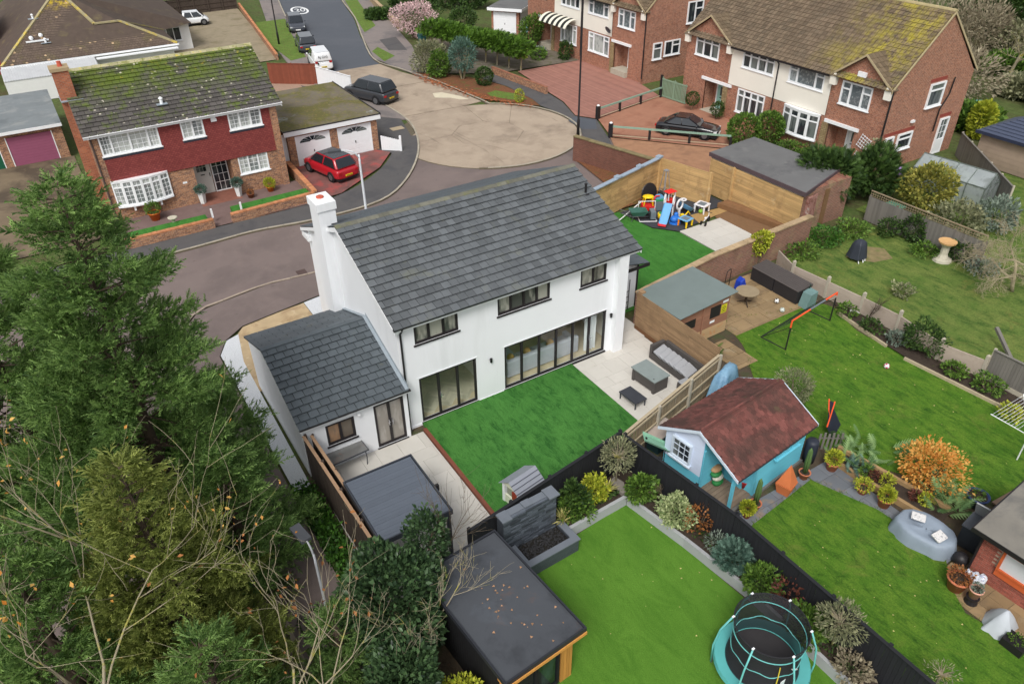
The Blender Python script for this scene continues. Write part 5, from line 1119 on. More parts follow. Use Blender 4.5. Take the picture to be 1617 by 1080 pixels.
paving('slate_path', None, 7.5, 11.14, -10.75, -10.0, .045, slate_flag, (.4,), (.7, .5), joint, .012, jit=.003)
paving('flagstone_path', None, 10.7, 12.3, -18.5, -15.25, .047, flag, (.6, .75), (.65, .5), joint, .012, jit=.003)
eg = thing('lawn_edging', 'row of grey stone edging along black fence by the lawn', 'edging', (6.5, -11, 0)); me = boxmesh('edging_stone', .22, .55, .08, slate_flag)
for i in range(20): o = link('edging_stone', me, None, eg); o.location = (.08-.004*i+random.uniform(-.02, .02), -i*.58, .0); o.rotation_euler = (0, 0, random.uniform(-.03, .03))
def sleeper(label, a, b, h=.25, w_=.14, mat=None):
    L, ang = frame2(a, b); t = thing('sleeper_edging', label, 'sleeper', (a[0], a[1], 0), ang); n = max(1, round(L/2.0))
    for i in range(n): MB().bx(i*L/n, (i+1)*L/n-.01, -w_/2, w_/2, 0, h+random.uniform(-.01, .01)).build('sleeper', mat or M('tan_sleeper', (158, 130, 92), .9, .15, 3, rnd=.12), t)
    return t
sleeper('tan timber sleepers holding flower bed beside potted box balls', (12.45, -10.1), (12.9, -14.2)); sleeper('upper timber sleepers at the back of flower bed', (13.1, -9.9), (13.75, -14.0), .35)
sleeper('pale plank edging along the border below concrete fence', (21.0, -3.6), (20.55, -6.6), .15, .1, pale_rail); sleeper('pale plank edging of border near grey fence', (20.4, -7.6), (20.9, -13.5), .15, .1, pale_rail)
sheet('flower_bed', [(12.5, -10.1), (13.15, -9.9), (13.8, -14.0), (12.95, -14.2)], .2, M('dark_soil', (62, 52, 44), .95, .3, 5, bump=.6, bscale=20)); sheet('flower_bed', [(21.05, -3.6), (21.8, -2.7), (21.9, -13.5), (21.0, -13.5), (20.5, -7.6), (20.6, -6.6)], .1, MATS['dark_soil'])

# ---------------------------------------------------------------- lower garden: planter, water feature, garden room
PLm = M('grey_block', (164, 166, 168), .85, .05, 2, rnd=.05, blots=(((140, 142, 144), 1.5, .55, .7, .5),)); capst = M('planter_cap', (150, 142, 132), .85, .1, 3)
pl = thing('raised_planter', 'L shaped pale grey raised planter around the turf', 'planter', (4.75, -7.65, 0))
def pwall(pts, h=.42):
    for i in range(len(pts)-1):
        a = Vector((*pts[i], 0)); b = Vector((*pts[i+1], 0)); d = b-a; n = Vector((-d.y, d.x, 0)).normalized()*.06; k = max(1, round(d.length/1.8))
        for j in range(k):
            p = a+d*(j/k)+d.normalized()*.004; q = a+d*((j+1)/k)-d.normalized()*.004
            MB().prism([tuple(p-n)[:2], tuple(q-n)[:2], tuple(q+n)[:2], tuple(p+n)[:2]], 0, h+.002*(j % 2)).build('block_panel', PLm, pl)
pwall([(-2.7, -.12), (0, 0)]); pwall([(.06, -.06), (.45, -2.5), (.75, -5.0), (.8, -14)])
MB().poly([(-2.7, -.06), (.0, .06), (.05, 0), (.45, -2.5), (.75, -5), (.8, -14), (1.45, -14), (1.4, -3.5), (.9, 1.2), (-2.7, .6)], .36).build('planter_soil', MATS['dark_soil'], pl)
MB().prism([(-.1, .12), (.08, .1), (.3, .5), (.2, .9), (-.1, .8)], .37, .5).build('stone', M('grey_stone', (130, 124, 116), .9, .15, 4), pl)
WF = thing('water_feature', 'dark slate clad water wall with pebble filled trough', 'fountain', (-.12, -7.5, 0), R(2)); sl_ = M('split_slate', (80, 86, 94), .45, .2, 3, rnd=.5, bump=.6, bscale=30, stretch=(1, 1, 4)); slc = M('slate_cap', (110, 116, 124), .5, .08, 3)
MB().bx(.03, 2.02, .03, .32, 0, 1.86).build('core', sl_, WF)
random.seed(5); cnt = 0
for j in range(25):
    x = 0
    while x < 2.03:
        wd = random.uniform(.18, .42); b = min(x+wd, 2.05)
        if b-x > .04: MB().bx(x, b-.004, -random.uniform(.0, .03), .028, .02+j*.074, .02+j*.074+.07).build('slate_strip', sl_, WF); cnt += 1
        x += wd
for y0 in (0,):
    for x in (-.02, 2.02): MB().bx(x, x+.02, .0, .34, 0, 1.86).build('end_face', sl_, WF)
MB().bx(-.06, .3, -.08, .36, 1.87, 1.93).build('cap_block', slc, WF); MB().bx(1.72, 2.12, -.1, .38, 1.89, 1.95).build('cap_block', slc, WF); MB().bx(.302, 1.718, .1, .36, 1.86, 1.9).build('cap_strip', slc, WF); MB().bx(.85, 1.15, .06, .34, 1.905, 1.96).build('cap_block', slc, WF)
MB().bx(.2, 2.25, -1.0, -.82, 0, .55).bx(2.07, 2.25, -.818, -.04, 0, .55).bx(.2, .38, -.818, -.04, 0, .55).build('trough_wall', sl_, WF); MB().bx(.16, 2.29, -1.04, -.8, .552, .6).build('trough_cap', slc, WF); MB().bx(2.05, 2.29, -.798, -.04, .552, .6).build('trough_cap', slc, WF); MB().bx(.16, .4, -.798, -.04, .552, .6).build('trough_cap', slc, WF)
pb = MB()
for i in range(420): pb.ell((random.uniform(.42, 2.03), random.uniform(-.78, -.06), .42+random.uniform(0, .03)), (random.uniform(.02, .04),)*2+(.02,), 6, 4)
tag(pb.build('pebbles', M('black_pebble', (46, 46, 48), .4, .2, 5, rnd=.4), WF, True), kind='stuff'); MB().bx(.385, 2.065, -.815, -.04, .3, .41).build('trough_bed', M('dark_inside', (0, 0, 0)), WF)
GR = thing('garden_room', 'black garden room with flat leaf strewn roof and timber framed doors', 'garden room', (-3.0, -12.33, 0), R(4.5)); GL, GD = 2.54, 4.05
blk = M('black_cladding', (26, 26, 28), .7, .06)
MB().bx(.12, GL-.12, .35, GD-.1, 0, 2.25).build('wall', blk, GR)
for i in range(30): MB().bx(.09, .12, .36+i*.12, .36+i*.12+.112, 0, 2.2).build('cladding_board', blk, GR)
epdm = M('rubber_roof', (74, 77, 82), .42, .1, .8, bump=.08, bscale=10, blots=(((52, 54, 58), .6, .5, .62, .6), ((106, 80, 66), .8, .6, .72, .65), ((92, 98, 106), .5, .58, .72, .5)))
MB().bx(0, GL, 0, GD, 2.25, 2.4).build('roof', epdm, GR); tm = M('roof_trim_dark', (44, 46, 52), .5)
MB().bx(-.05, GL+.05, -.05, -.002, 2.3, 2.46).bx(-.05, GL+.05, GD+.002, GD+.05, 2.3, 2.46).bx(-.05, -.002, 0, GD, 2.3, 2.46).bx(GL+.002, GL+.05, 0, GD, 2.3, 2.46).build('roof_edge', tm, GR)
ced = M('cedar', (196, 140, 70), .6, .14, 3, rnd=.15, stretch=(3, 3, .4)); MB().bx(-.04, GL+.04, -.03, .3, 2.2, 2.248).bx(-.05, GL+.05, -.08, -.052, 2.2, 2.3).build('soffit', ced, GR)
for i in range(4): MB().bx(GL-.5+i*.1, GL-.41+i*.1, .28, .34, 0, 2.2).build('cedar_board', ced, GR); MB().bx(.05+i*.07, .11+i*.07, .28, .34, 0, 2.2).build('cedar_board', ced, GR)
window(GR, .4, .05, GL-.95, 2.12, .3, 2, blk, panemat('green_dark_glass', (24, 36, 34), (52, 72, 66)), fw=.07, sill=False, name='glass_door')
lf = M('fallen_leaf', (158, 122, 92), .8, .2, 5, rnd=.35)
def litter(name, label, region, n, z, mat, size=.07, group=None):
    m = MB()
    for i in range(n):
        x, y = region(); a = random.uniform(0, 6.28); s = size*random.uniform(.5, 1.3)
        p = [(x+s*r_*math.cos(a+t), y+s*r_*math.sin(a+t), z+.004+.012*random.random()) for t, r_ in ((0, 1), (1.0, .45), (1.9, .8), (3.1, .5), (4.2, .8), (5.2, .45))]
        m.poly(p)
    return tag(m.build(name, mat), label, 'leaves', None, 'stuff')
def gr_pt():
    a = GR.rotation_euler.z; x, y = random.gauss(1.3, .5), random.gauss(1.7, .7); x = min(max(x, .1), 2.4); y = min(max(y, .1), 3.9)
    return (-3.0+x*math.cos(a)-y*math.sin(a), -12.33+x*math.sin(a)+y*math.cos(a))
litter('roof_leaves', 'brown leaves scattered on black garden room roof', gr_pt, 34, 2.405, lf, .045)
litter('turf_leaves', 'pale leaves scattered on the lower turf', lambda: (random.uniform(-.3, 5.2), random.uniform(-15, -8)), 22, .025, M('pale_leaf', (196, 182, 120), .8, .1, rnd=.35), .035)
litter('lawn_leaves', 'yellow leaves scattered on the summerhouse lawn', lambda: (random.uniform(7.6, 11), random.uniform(-18, -10.9)), 30, .056, MATS['pale_leaf'], .035)
litter('lawn_leaves', 'pale leaves scattered on goal lawn', lambda: (random.uniform(14.5, 20.3), random.uniform(-14, -2.5)), 60, .026, MATS['pale_leaf'], .04)
litter('border_leaves', 'russet fallen leaves along the leafy border by turning circle', lambda: (lambda t: (22.2+3.4*t*t+random.gauss(0, .35), 44-13.2*t+random.gauss(0, .3)))(random.random()), 500, .11, M('russet_leaf', (158, 92, 56), .8, .2, rnd=.4), .13)

# brick outbuilding at the right edge
OB = thing('outbuilding', 'small brick outbuilding with felt roof and orange framed window', 'shed', (12.05, -15.75, 0), R(-90+3)); mort = M('mortar', (170, 150, 132), .95, .1, 5); bkm = M('small_red_brick', (150, 88, 74), .9, .15, 8, rnd=.25)
MB().bx(0, 4.2, .015, 3, 0, 2.0).build('wall', mort, OB); bme = boxmesh('brick', .214, .02, .064, bkm); hme2 = boxmesh('brick', .1, .02, .064, bkm); n_b = 0
for j in range(26):
    x = -.11 if j % 2 else 0
    while x < 2.6 and n_b < 300:
        z = .02+j*.0755; ok = not (.55 < x+.11 < 2.0 and .8 < z < 1.75)
        if ok:
            if x < 0: o = link('brick', hme2, None, OB); o.location = (0, .0, z)
            else: o = link('brick', bme, None, OB); o.location = (x, .0, z)
            n_b += 1
        x += .225
of = M('orange_frame', (196, 96, 52), .6, .05); window(OB, .62, .85, 1.35, .85, -.055, 1, of, M('pale_blind', (206, 210, 212), .3, .05), fw=.07, proud=.04, sill=False); MB().bx(.62, 1.97, -.06, .0, .62, .84).build('apron_board', of, OB)
MB().bx(-.06, -.002, -.05, .1, 0, 2.05).build('downpipe', blackplastic, OB)
rfm = MB(Matrix.Translation((0, 0, 2.02)) @ Matrix.Rotation(R(6), 4, 'X')); rfm.bx(-.3, 4.4, -.35, 3.2, 0, .06); rfm.build('roof', M('old_felt', (124, 120, 112), .9, .12, 1.5, blots=(((88, 88, 88), .8, .5, .65, .6),)), OB); rfm = MB(Matrix.Translation((0, 0, 2.02)) @ Matrix.Rotation(R(6), 4, 'X')); rfm.bx(-.34, 4.4, -.38, -.352, -.1, .07).bx(-.34, -.302, -.35, 3.2, -.1, .07).build('roof_edge', blackplastic, OB)
# hipped dark shed and greenhouse at top right
DS = thing('shed', 'timber shed with dark slatted hipped roof at right edge', 'shed', (44.3, -2.6, 0)); boards_wall(DS, (0, 6.6, 0), (0, 0, 0), .05, lambda t: 2.2, M('grey_brown_board', (150, 132, 116), .9, .1, 2, rnd=.1), .3)
MB().bx(.05, 4, .05, 6.5, 0, 2.2).build('wall', MATS['grey_brown_board'], DS); r = MB(); r.add([(-.3, -.3, 2.2), (4.3, -.3, 2.2), (4.3, 6.9, 2.2), (-.3, 6.9, 2.2), (2, 2, 3.4), (2, 4.6, 3.4)], [(0, 1, 4), (1, 2, 5, 4), (2, 3, 5), (3, 0, 4, 5)]); dr_ = r.build('roof', M('dark_blue_roof', (72, 80, 100), .6, .06), DS)
for i in range(9):
    t = i/9; MB().bar((-.3+2.3*t, -.3+2.3*t, 2.23+1.2*t), (-.3+2.3*t, 6.9-2.3*t, 2.23+1.2*t), .05, .05).build('batten', MATS['dark_blue_roof'], dr_)
MB().bx(-.36, -.302, -.3, 6.9, 2.05, 2.25).build('fascia', M('navy_fascia', (44, 50, 70), .6), DS)
GH = thing('greenhouse', 'small aluminium greenhouse beside the brick side wall', 'greenhouse', (37.6, -.5, 0), R(6)); al = M('aluminium', (128, 138, 132), .4, .05, metal=.5); gp = M('greenhouse_glass', (176, 184, 186), .25, .12, 1.2, alpha=.62, blots=(((120, 126, 122), 1.1, .5, .62, .6),))
GWd, GLn, ge, gt = 1.9, 4.4, 1.3, 2.0
fr = MB()
for y in np.linspace(0, GLn, 5):
    fr.bar((0, y, 0), (0, y, ge), .05).bar((GWd, y, 0), (GWd, y, ge), .05).bar((0, y, ge), (GWd/2, y, gt), .05).bar((GWd, y, ge), (GWd/2, y, gt), .05)
for x, z in ((0, ge), (GWd, ge), (GWd/2, gt), (0, .05), (GWd, .05)): fr.bar((x, 0, z), (x, GLn, z), .05)
for y in (0, GLn): fr.bar((0, y, ge), (GWd, y, ge), .04).bar((.6, y, 0), (.6, y, 1.6), .04).bar((1.3, y, 0), (1.3, y, 1.6), .04)
fr.build('frame', al, GH); ys = np.linspace(0, GLn, 5)
for i in range(4):
    for s in (0, GWd):
        MB().add([(s, ys[i]+.03, .08), (s, ys[i+1]-.03, .08), (s, ys[i+1]-.03, ge-.03), (s, ys[i]+.03, ge-.03)], [(0, 1, 2, 3)]).build('pane', gp, GH)
        MB().add([(s, ys[i]+.03, ge+.03), (s, ys[i+1]-.03, ge+.03), (GWd/2, ys[i+1]-.03, gt-.01), (GWd/2, ys[i]+.03, gt-.01)], [(0, 1, 2, 3)]).build('pane', gp, GH)
for y in (0, GLn): MB().add([(.03, y, .08), (GWd-.03, y, .08), (GWd-.03, y, ge), (GWd/2, y, gt-.05), (.03, y, ge)], [(0, 1, 2, 3, 4)]).build('pane', gp, GH)
# ---------------------------------------------------------------- vegetation
def frond_tpl(k=5, w_=.42):
    v = [(0, 0, 0)]; f = []
    for i in range(1, k+1): v.append((i/k, 0, .06*math.sin(i/k*3)))
    for i in range(k):
        ln = w_*math.sin(math.pi*(.25+.7*(i+.5)/k))
        for s in (-1, 1): v.append(((i+.5)/k+ln*.75, s*ln*.8, -.07*ln)); f.append((i, i+1, len(v)-1) if s < 0 else (i+1, i, len(v)-1))
    return np.array(v), f
def leaf_tpl(w_=.3, bend=.12): return np.array([(0, 0, 0), (.45, -w_, bend), (1, 0, 0), (.45, w_, bend)]), [(0, 1, 2), (0, 2, 3)]
def blade_tpl(w_=.06): return np.array([(0, -w_, 0), (0, w_, 0), (.5, w_*.9, .22), (.5, -w_*.9, .22), (1, 0, .2)]), [(0, 1, 2, 3), (3, 2, 4)]
def spray_tpl():
    v = [(0, 0, 0), (.28, .02, .05), (.55, -.02, .1), (.8, .01, .1), (1.08, 0, .04)]; f = []
    for i, (b, t, s, l) in enumerate(((0, 1, 1, .42), (0, 1, -1, .38), (1, 2, 1, .4), (1, 2, -1, .42), (2, 3, 1, .3), (2, 3, -1, .3), (3, 4, 1, .16), (3, 4, -1, .16))):
        v.append((v[b][0]+.25+l*.55, s*l*.62, .12*(1 if i % 3 else -1.2)*l*2)); f.append((b, t, len(v)-1))
    return np.array(v), f
FROND = frond_tpl(); SPRAY = spray_tpl(); FERN = frond_tpl(8, .3); LEAF = leaf_tpl(); LONGLEAF = leaf_tpl(.14, .05); BLADE = blade_tpl(); SPRIG = frond_tpl(3, .6)

def foliage(name, parent, p, d, size, tpl, mat, roll=.6, up=(0, 0, 1), link_=True):
    "one mesh of many leaves: points p, growth directions d, sizes"
    p = np.asarray(p, float); d = np.asarray(d, float); n = len(p); d = d/np.linalg.norm(d, axis=1, keepdims=True)
    u = np.tile(np.array(up, float), (n, 1))+rng.normal(0, roll, (n, 3)); y = np.cross(u, d); y /= np.linalg.norm(y, axis=1, keepdims=True)+1e-9; z = np.cross(d, y)
    tv, tf = tpl; s = np.asarray(size, float).reshape(-1, 1, 1)
    V = (tv[None, :, 0:1]*d[:, None, :]+tv[None, :, 1:2]*y[:, None, :]+tv[None, :, 2:3]*z[:, None, :])*s+p[:, None, :]
    k = len(tv); loops = np.concatenate([np.array(f) for f in tf]); tot = np.array([len(f) for f in tf])
    L = (loops[None, :]+np.arange(n)[:, None]*k).ravel(); T = np.tile(tot, n); S = np.concatenate([[0], np.cumsum(T)[:-1]])
    me = bpy.data.meshes.new(name); me.vertices.add(n*k); me.vertices.foreach_set('co', V.ravel()); me.loops.add(len(L)); me.loops.foreach_set('vertex_index', L)
    me.polygons.add(len(T)); me.polygons.foreach_set('loop_start', S); me.update(calc_edges=True)
    return link(name, me, mat, parent)

def blob(n, rx, ry, rz, lump=.25, shell_=.55, seed=0):
    "points and outward directions in a lumpy ellipsoid (centre 0)"
    r_ = np.random.default_rng(seed+3); v = r_.normal(0, 1, (n, 3)); v /= np.linalg.norm(v, axis=1, keepdims=True)
    ph = r_.uniform(0, 6.28, (4, 3)); lum = sum(np.sin(v @ (r_.normal(0, 2.6, 3))+ph[i, 0]) for i in range(4))/4
    q = (shell_+(1-shell_)*r_.random(n)**.5)*(1+lump*lum); return v*q[:, None]*np.array([rx, ry, rz]), v

bark = M('bark', (104, 92, 76), .95, .25, 6, bump=.5, bscale=20); pale_bark = M('pale_bark', (150, 140, 118), .95, .2, 5, bump=.3, bscale=20, blots=(((158, 152, 60), 2.5, .54, .64, .8),)); dark_bark = M('dark_bark', (74, 62, 52), .95, .25, 6)
LM = dict(con=leafmat('conifer_leaf', (80, 112, 62), (162, 196, 112), trans=.5), con2=leafmat('conifer_olive', (100, 114, 54), (188, 198, 110), trans=.5), laurel=leafmat('ivy_leaf', (34, 54, 36), (90, 118, 76), .35, .2), green=leafmat('shrub_green', (46, 74, 30), (118, 152, 62)),
          var=leafmat('variegated', (92, 118, 66), (206, 214, 160)), yg=leafmat('yellow_green', (104, 124, 28), (204, 206, 72)), olive=leafmat('olive_leaf', (88, 96, 70), (164, 164, 126)), orange=leafmat('orange_leaf', (206, 128, 48), (248, 204, 116), .6, .4),
          brown=leafmat('dead_leaf', (100, 66, 40), (184, 122, 70)), red=leafmat('dark_red_leaf', (72, 44, 40), (130, 78, 62)), pink=leafmat('blossom', (196, 160, 164), (236, 208, 206)), dark=leafmat('yew', (30, 52, 26), (84, 112, 52)), ivy=leafmat('ivy_ground', (34, 66, 24), (86, 134, 48)),
          fern=leafmat('fern', (70, 108, 60), (150, 180, 120)), yucca=leafmat('yucca', (140, 140, 80), (220, 210, 140)), twig=leafmat('twig', (120, 108, 88), (176, 166, 140)), grey=leafmat('grey_leaf', (80, 94, 82), (150, 164, 148)), bluegreen=leafmat('blue_green', (48, 78, 66), (118, 148, 132)))

def conifer(label, base, H, rad, seed, mat, zs=.06, sz=.36, dens=1.0, lean=(0, 0), asym=None):
    t = thing('conifer_tree', label, 'tree', base); rs = np.random.default_rng(seed)
    MB().tube([(lean[0]*z*z/H, lean[1]*z*z/H, z) for z in np.linspace(0, H*.97, 9)], [max(.02, .26*(1-z/H)) for z in np.linspace(0, H*.97, 9)], 8).build('trunk', dark_bark, t, True)
    br = MB(); P_, D_, S_ = [], [], []
    h = zs*H
    while h < H*.985:
        f = h/H; rl = rad*(1-f)**.62*(.75+.25*min(1, f*8)); nb = 5
        for b in range(nb):
            az = rs.uniform(0, 6.283); L = rl*rs.uniform(.62, 1.12)
            if asym: L *= 1+asym[1]*math.cos(az-asym[0])
            dv = np.array([math.cos(az), math.sin(az), 0]); o = np.array([lean[0]*h*h/H, lean[1]*h*h/H, h]); rise = rs.uniform(.05, .35); droop = rs.uniform(.05, .25)
            pt = lambda s: o+dv*L*s+np.array([0, 0, L*(rise*s-droop*s*s)+.25*L*max(0, s-.75)])
            br.tube([pt(s) for s in (0, .35, .7, 1)], [.035*(1-f)+.015, .02, .012, .005], 4)
            ns = max(4, int(L*8*dens))
            for i in range(ns):
                s = rs.uniform(.3, 1.0)**.8; c = pt(s); sl = (.26+.42*(1-s))*min(1.5, .45*L+.25)
                for sd in (-1, 1):
                    w2 = np.array([-dv[1], dv[0], 0])*sd; tw = dv*rs.uniform(.35, .9)+w2*rs.uniform(.3, 1.0)+np.array([0, 0, rs.uniform(.05, .65)]); tw /= np.linalg.norm(tw)
                    m_ = max(3, int(sl*17*dens))
                    for k in range(m_):
                        q = c+tw*sl*(k+.6)/m_+rs.normal(0, .08, 3); P_.append(q); dd = tw+rs.normal(0, .38, 3)+np.array([0, 0, .22]); D_.append(dd); S_.append(sz*.66*rs.uniform(.5, 1.35))
            P_.append(pt(1)); D_.append(dv+np.array([0, 0, .4])); S_.append(sz*1.3)
        h += rs.uniform(.22, .38)/max(.6, dens)
    tag(br.build('limbs', dark_bark, t), kind='stuff'); foliage('crown', t, P_, D_, S_, SPRAY, mat, .7); return t

conifer('tall spreading green conifer in the left foreground', (-8.55, -1.7, 0), 13.2, 4.3, 3, LM['con'], sz=.34, dens=.98)
conifer('green conifer at left edge behind the tallest one', (-11.6, 1.2, 0), 12.6, 3.4, 5, LM['con'], sz=.42, dens=.85)
conifer('olive tinted conifer in front of the tallest one', (-9.3, -6.3, 0), 8.3, 2.7, 8, LM['con2'], sz=.36)
conifer('small dark conifer between the road and lower lamp post', (-7.2, -4.2, 0), 5.6, 2.0, 9, LM['con'], sz=.34)
conifer('low conifer hiding the foot of lower lamp post', (-5.95, -8.6, 0), 3.1, 1.3, 17, LM['con'], sz=.3)
conifer('green conifer at lower left corner', (-12.0, -6.4, 0), 7.2, 2.7, 12, LM['con'], sz=.36, dens=.9)
conifer('green conifer at bottom edge left of the bare tree', (-9.0, -9.3, 0), 5.2, 2.2, 14, LM['con'], sz=.32)

def bare(label, base, H, spread, seed, mat=pale_bark, levels=4, lean=(0, 0, 1), leaves=None, nl=60, r0=.09, name='bare_tree', fan=3, up=.35, l0=None, curl=.25, lsz=.12):
    t = thing(name, label, 'tree', base); rs = np.random.default_rng(seed); m = MB(); tips = []
    def grow(p, d, L, r, lv):
        pts = [p]; rr = [r]; q = p; dd = d; n = 4
        for i in range(n):
            dd = dd+rs.normal(0, curl*.4, 3)+np.array([0, 0, up*.12]); dd /= np.linalg.norm(dd); q = q+dd*L/n; pts.append(q); rr.append(r*(1-.5*(i+1)/n))
        (trunk if lv == levels else m).tube(pts, rr, 6 if lv >= levels-1 else 4)
        if lv <= 1: tips.extend(pts[2:])
        if lv == 0: return
        for k in range(fan+(1 if lv > 1 else 0)):
            s = rs.uniform(.35, 1.0) if k else 1.0; i = min(n-1, int(s*n)); b = pts[i]+(pts[i+1]-pts[i])*(s*n-i) if i < n else pts[n]
            nd = dd+rs.normal(0, spread, 3); nd[2] += up*.3; nd /= np.linalg.norm(nd); grow(b, nd, L*rs.uniform(.5, .8), max(.005, rr[i]*.62), lv-1)
    trunk = MB(); d0 = np.array(lean, float); d0 /= np.linalg.norm(d0); grow(np.zeros(3), d0, l0 or H*.4, r0, levels)
    trunk.build('trunk', mat, t, True); m.build('branches', mat, t)
    if leaves is not None:
        tp = np.array(tips); ix = rs.integers(0, len(tp), nl); foliage('leaves', t, tp[ix]+rs.normal(0, .05, (nl, 3)), rs.normal(0, 1, (nl, 3)), rs.uniform(.6, 1.3, nl)*lsz, LEAF, leaves)
    return t
bare('bare lichen covered tree forking upward at bottom left', (-7.9, -10.6, 0), 8.6, .42, 21, lean=(.02, .12, 1), leaves=LM['brown'], nl=40, levels=4, fan=2, l0=3.4, r0=.06)
bare('bare yellow lichened tree leaning beside the ivy mass', (-6.5, -10.9, 0), 7.2, .5, 22, lean=(.1, .1, 1), fan=2, leaves=LM['brown'], nl=30, l0=3.0, r0=.055)
bare('bare tree with a few orange leaves at lower left edge', (-12.2, -9.0, 0), 9.5, .5, 23, lean=(.35, .1, 1), leaves=LM['orange'], nl=130, l0=4.6, r0=.075, lsz=.12)
bare('bare tree with yellow leaves among left conifers', (-10.8, -6.9, 0), 11, .45, 27, lean=(.05, .25, 1), fan=2, leaves=LM['orange'], nl=90, l0=5.2, r0=.07, lsz=.12)
bare('bare curving shrub reaching over garden room roof', (-4.3, -9.6, 0), 5.6, .5, 24, lean=(.3, .15, 1), levels=4, l0=2.2, r0=.06, fan=3)
bare('thin bare shrub beside the grey cabin and ivy', (-2.6, -7.75, 0), 5.2, .36, 26, lean=(.2, .25, 1), levels=3, l0=2.2, r0=.035, fan=4, mat=bark)
# leafy masses built from points in lumpy volumes
def shrub(name, label, cat, base, rx, ry, rz, mat, n, sz, tpl=LEAF, z=None, lump=.42, sh=.42, stems=5, seed=None, trunk=0, group=None, roll=.8, upb=.25, stemm=None, rot=0, z0=0):
    seed = int(abs(base[0]*97+base[1]*31)) if seed is None else seed; b = (base[0], base[1], z0); t = thing(name, label, cat, b, rot, group); zc = z if z is not None else rz*.95
    rs = np.random.default_rng(seed)
    if trunk: MB().tube([(0, 0, 0), (.03, .02, zc*.5), (0, 0, zc-rz*.3)], [trunk, trunk*.85, trunk*.7], 7).build('trunk', stemm or bark, t, True)
    m = MB()
    for i in range(stems):
        a = rs.uniform(0, 6.28); q = (rx*.6*math.cos(a), ry*.6*math.sin(a), zc+rs.uniform(-.2, .6)*rz); s = (0, 0, zc-rz*.35) if trunk else (.1*math.cos(a)*rx, .1*math.sin(a)*ry, 0)
        m.tube([s, ((s[0]+q[0])/2, (s[1]+q[1])/2, (s[2]+q[2])/2+.08*rz), q], [.02+.012*rx, .015+.006*rx, .006], 4)
    if stems: m.build('stems', stemm or bark, t)
    p, d = blob(n, rx, ry, rz, lump, sh, seed); p[:, 2] = np.maximum(p[:, 2]+zc, .04); d = d+rs.normal(0, .45, d.shape)+np.array([0, 0, upb])
    foliage('crown', t, p, d, sz*rs.uniform(.6, 1.3, n), tpl, mat, roll); return t
shrub('ivy_mass', 'dark ivy clad shrub mass between cabin and garden room', 'shrub', (-4.4, -8.5), 1.35, 1.5, 2.1, LM['laurel'], 9000, .17, z=2.0, lump=.3, sh=.5)
shrub('ivy_mass', 'dark ivy bulge hanging beside the grey cabin roof', 'shrub', (-2.75, -7.7), .55, .55, 1.0, LM['laurel'], 2000, .14, z=2.9, trunk=.05)
shrub('ivy_mass', 'dark ivy growth left of the garden room', 'shrub', (-5.0, -10.4), 1.1, 1.3, 1.5, LM['laurel'], 5000, .16, z=1.4)
shrub('yellow_shrub', 'yellow green leaved shrub at the corner of garden room', 'shrub', (-3.75, -11.5), .55, .7, .75, LM['yg'], 1700, .12, z=.9)
p = np.column_stack([rng.uniform(-4.95, -4.15, 2600), rng.uniform(-7.2, -.9, 2600), rng.random(2600)**2*.55+.05]); tag(foliage('ivy_ground_cover', None, p, rng.normal(0, 1, (2600, 3))+np.array([0, 0, .8]), rng.uniform(.08, .2, 2600), LEAF, LM['ivy']), 'ivy ground cover along outer side of the boarded fence', 'ivy', None, 'stuff')
p = np.column_stack([rng.uniform(-6.6, -4.6, 1500), rng.uniform(-13, -6, 1500), rng.random(1500)**2*.35+.05]); tag(foliage('undergrowth', None, p, rng.normal(0, 1, (1500, 3))+np.array([0, 0, .8]), rng.uniform(.08, .2, 1500), LEAF, LM['dark']), 'dark undergrowth beneath the bare trees', 'undergrowth', None, 'stuff')

# planter of the lower garden
SP = [('photinia_shrub', 'tall dark green shrub next to the water wall', (2.85, -7.15), .38, .35, .75, 'dark', 900, .15, LEAF, .95, 0), ('shrub', 'glossy green shrub in front of the black fence', (2.6, -7.25), .42, .38, .5, 'green', 800, .14, LEAF, .62, 0), ('shrub', 'low bright green shrub at planter edge', (3.05, -7.4), .4, .32, .4, 'green', 700, .12, LEAF, .62, 0), ('spotted_laurel', 'bright yellow green shrub beside spiky plant', (3.75, -7.1), .42, .38, .5, 'yg', 800, .13, LEAF, .8, 0),
      ('rounded_shrub', 'round green shrub at the planter corner', (5.2, -7.9), .5, .45, .45, 'green', 1100, .15, LEAF, .8, 0), ('variegated_shrub', 'cream variegated shrub beside right planter wall', (5.45, -9.4), .5, .5, .5, 'var', 1200, .12, LEAF, .85, 0), ('dead_shrub', 'shrub with brown withered leaves near variegated one', (5.85, -10.0), .4, .4, .45, 'brown', 260, .13, LEAF, .85, 1),
      ('grey_shrub', 'small dusky purple grey plant in planter', (5.75, -11.0), .3, .3, .3, 'grey', 300, .12, LONGLEAF, .65, 1), ('pieris_shrub', 'blue green spiky leaved shrub in planter', (5.75, -11.7), .42, .42, .42, 'bluegreen', 700, .17, SPRIG, .75, 0), ('rounded_shrub', 'round shrub behind trampoline net', (5.75, -12.8), .5, .5, .45, 'green', 1000, .13, LEAF, .8, 0), ('dead_shrub', 'reddish brown withered shrub by black fence', (6.0, -13.6), .4, .4, .45, 'red', 300, .14, LEAF, .8, 1),
      ('rounded_shrub', 'round yellow green shrub right of the trampoline', (5.7, -14.6), .5, .5, .48, 'green', 1100, .13, LEAF, .82, 0), ('dry_plant', 'dried pale hydrangea heads at the planter end', (5.85, -16.1), .5, .5, .3, 'twig', 500, .12, LEAF, .55, 1)]
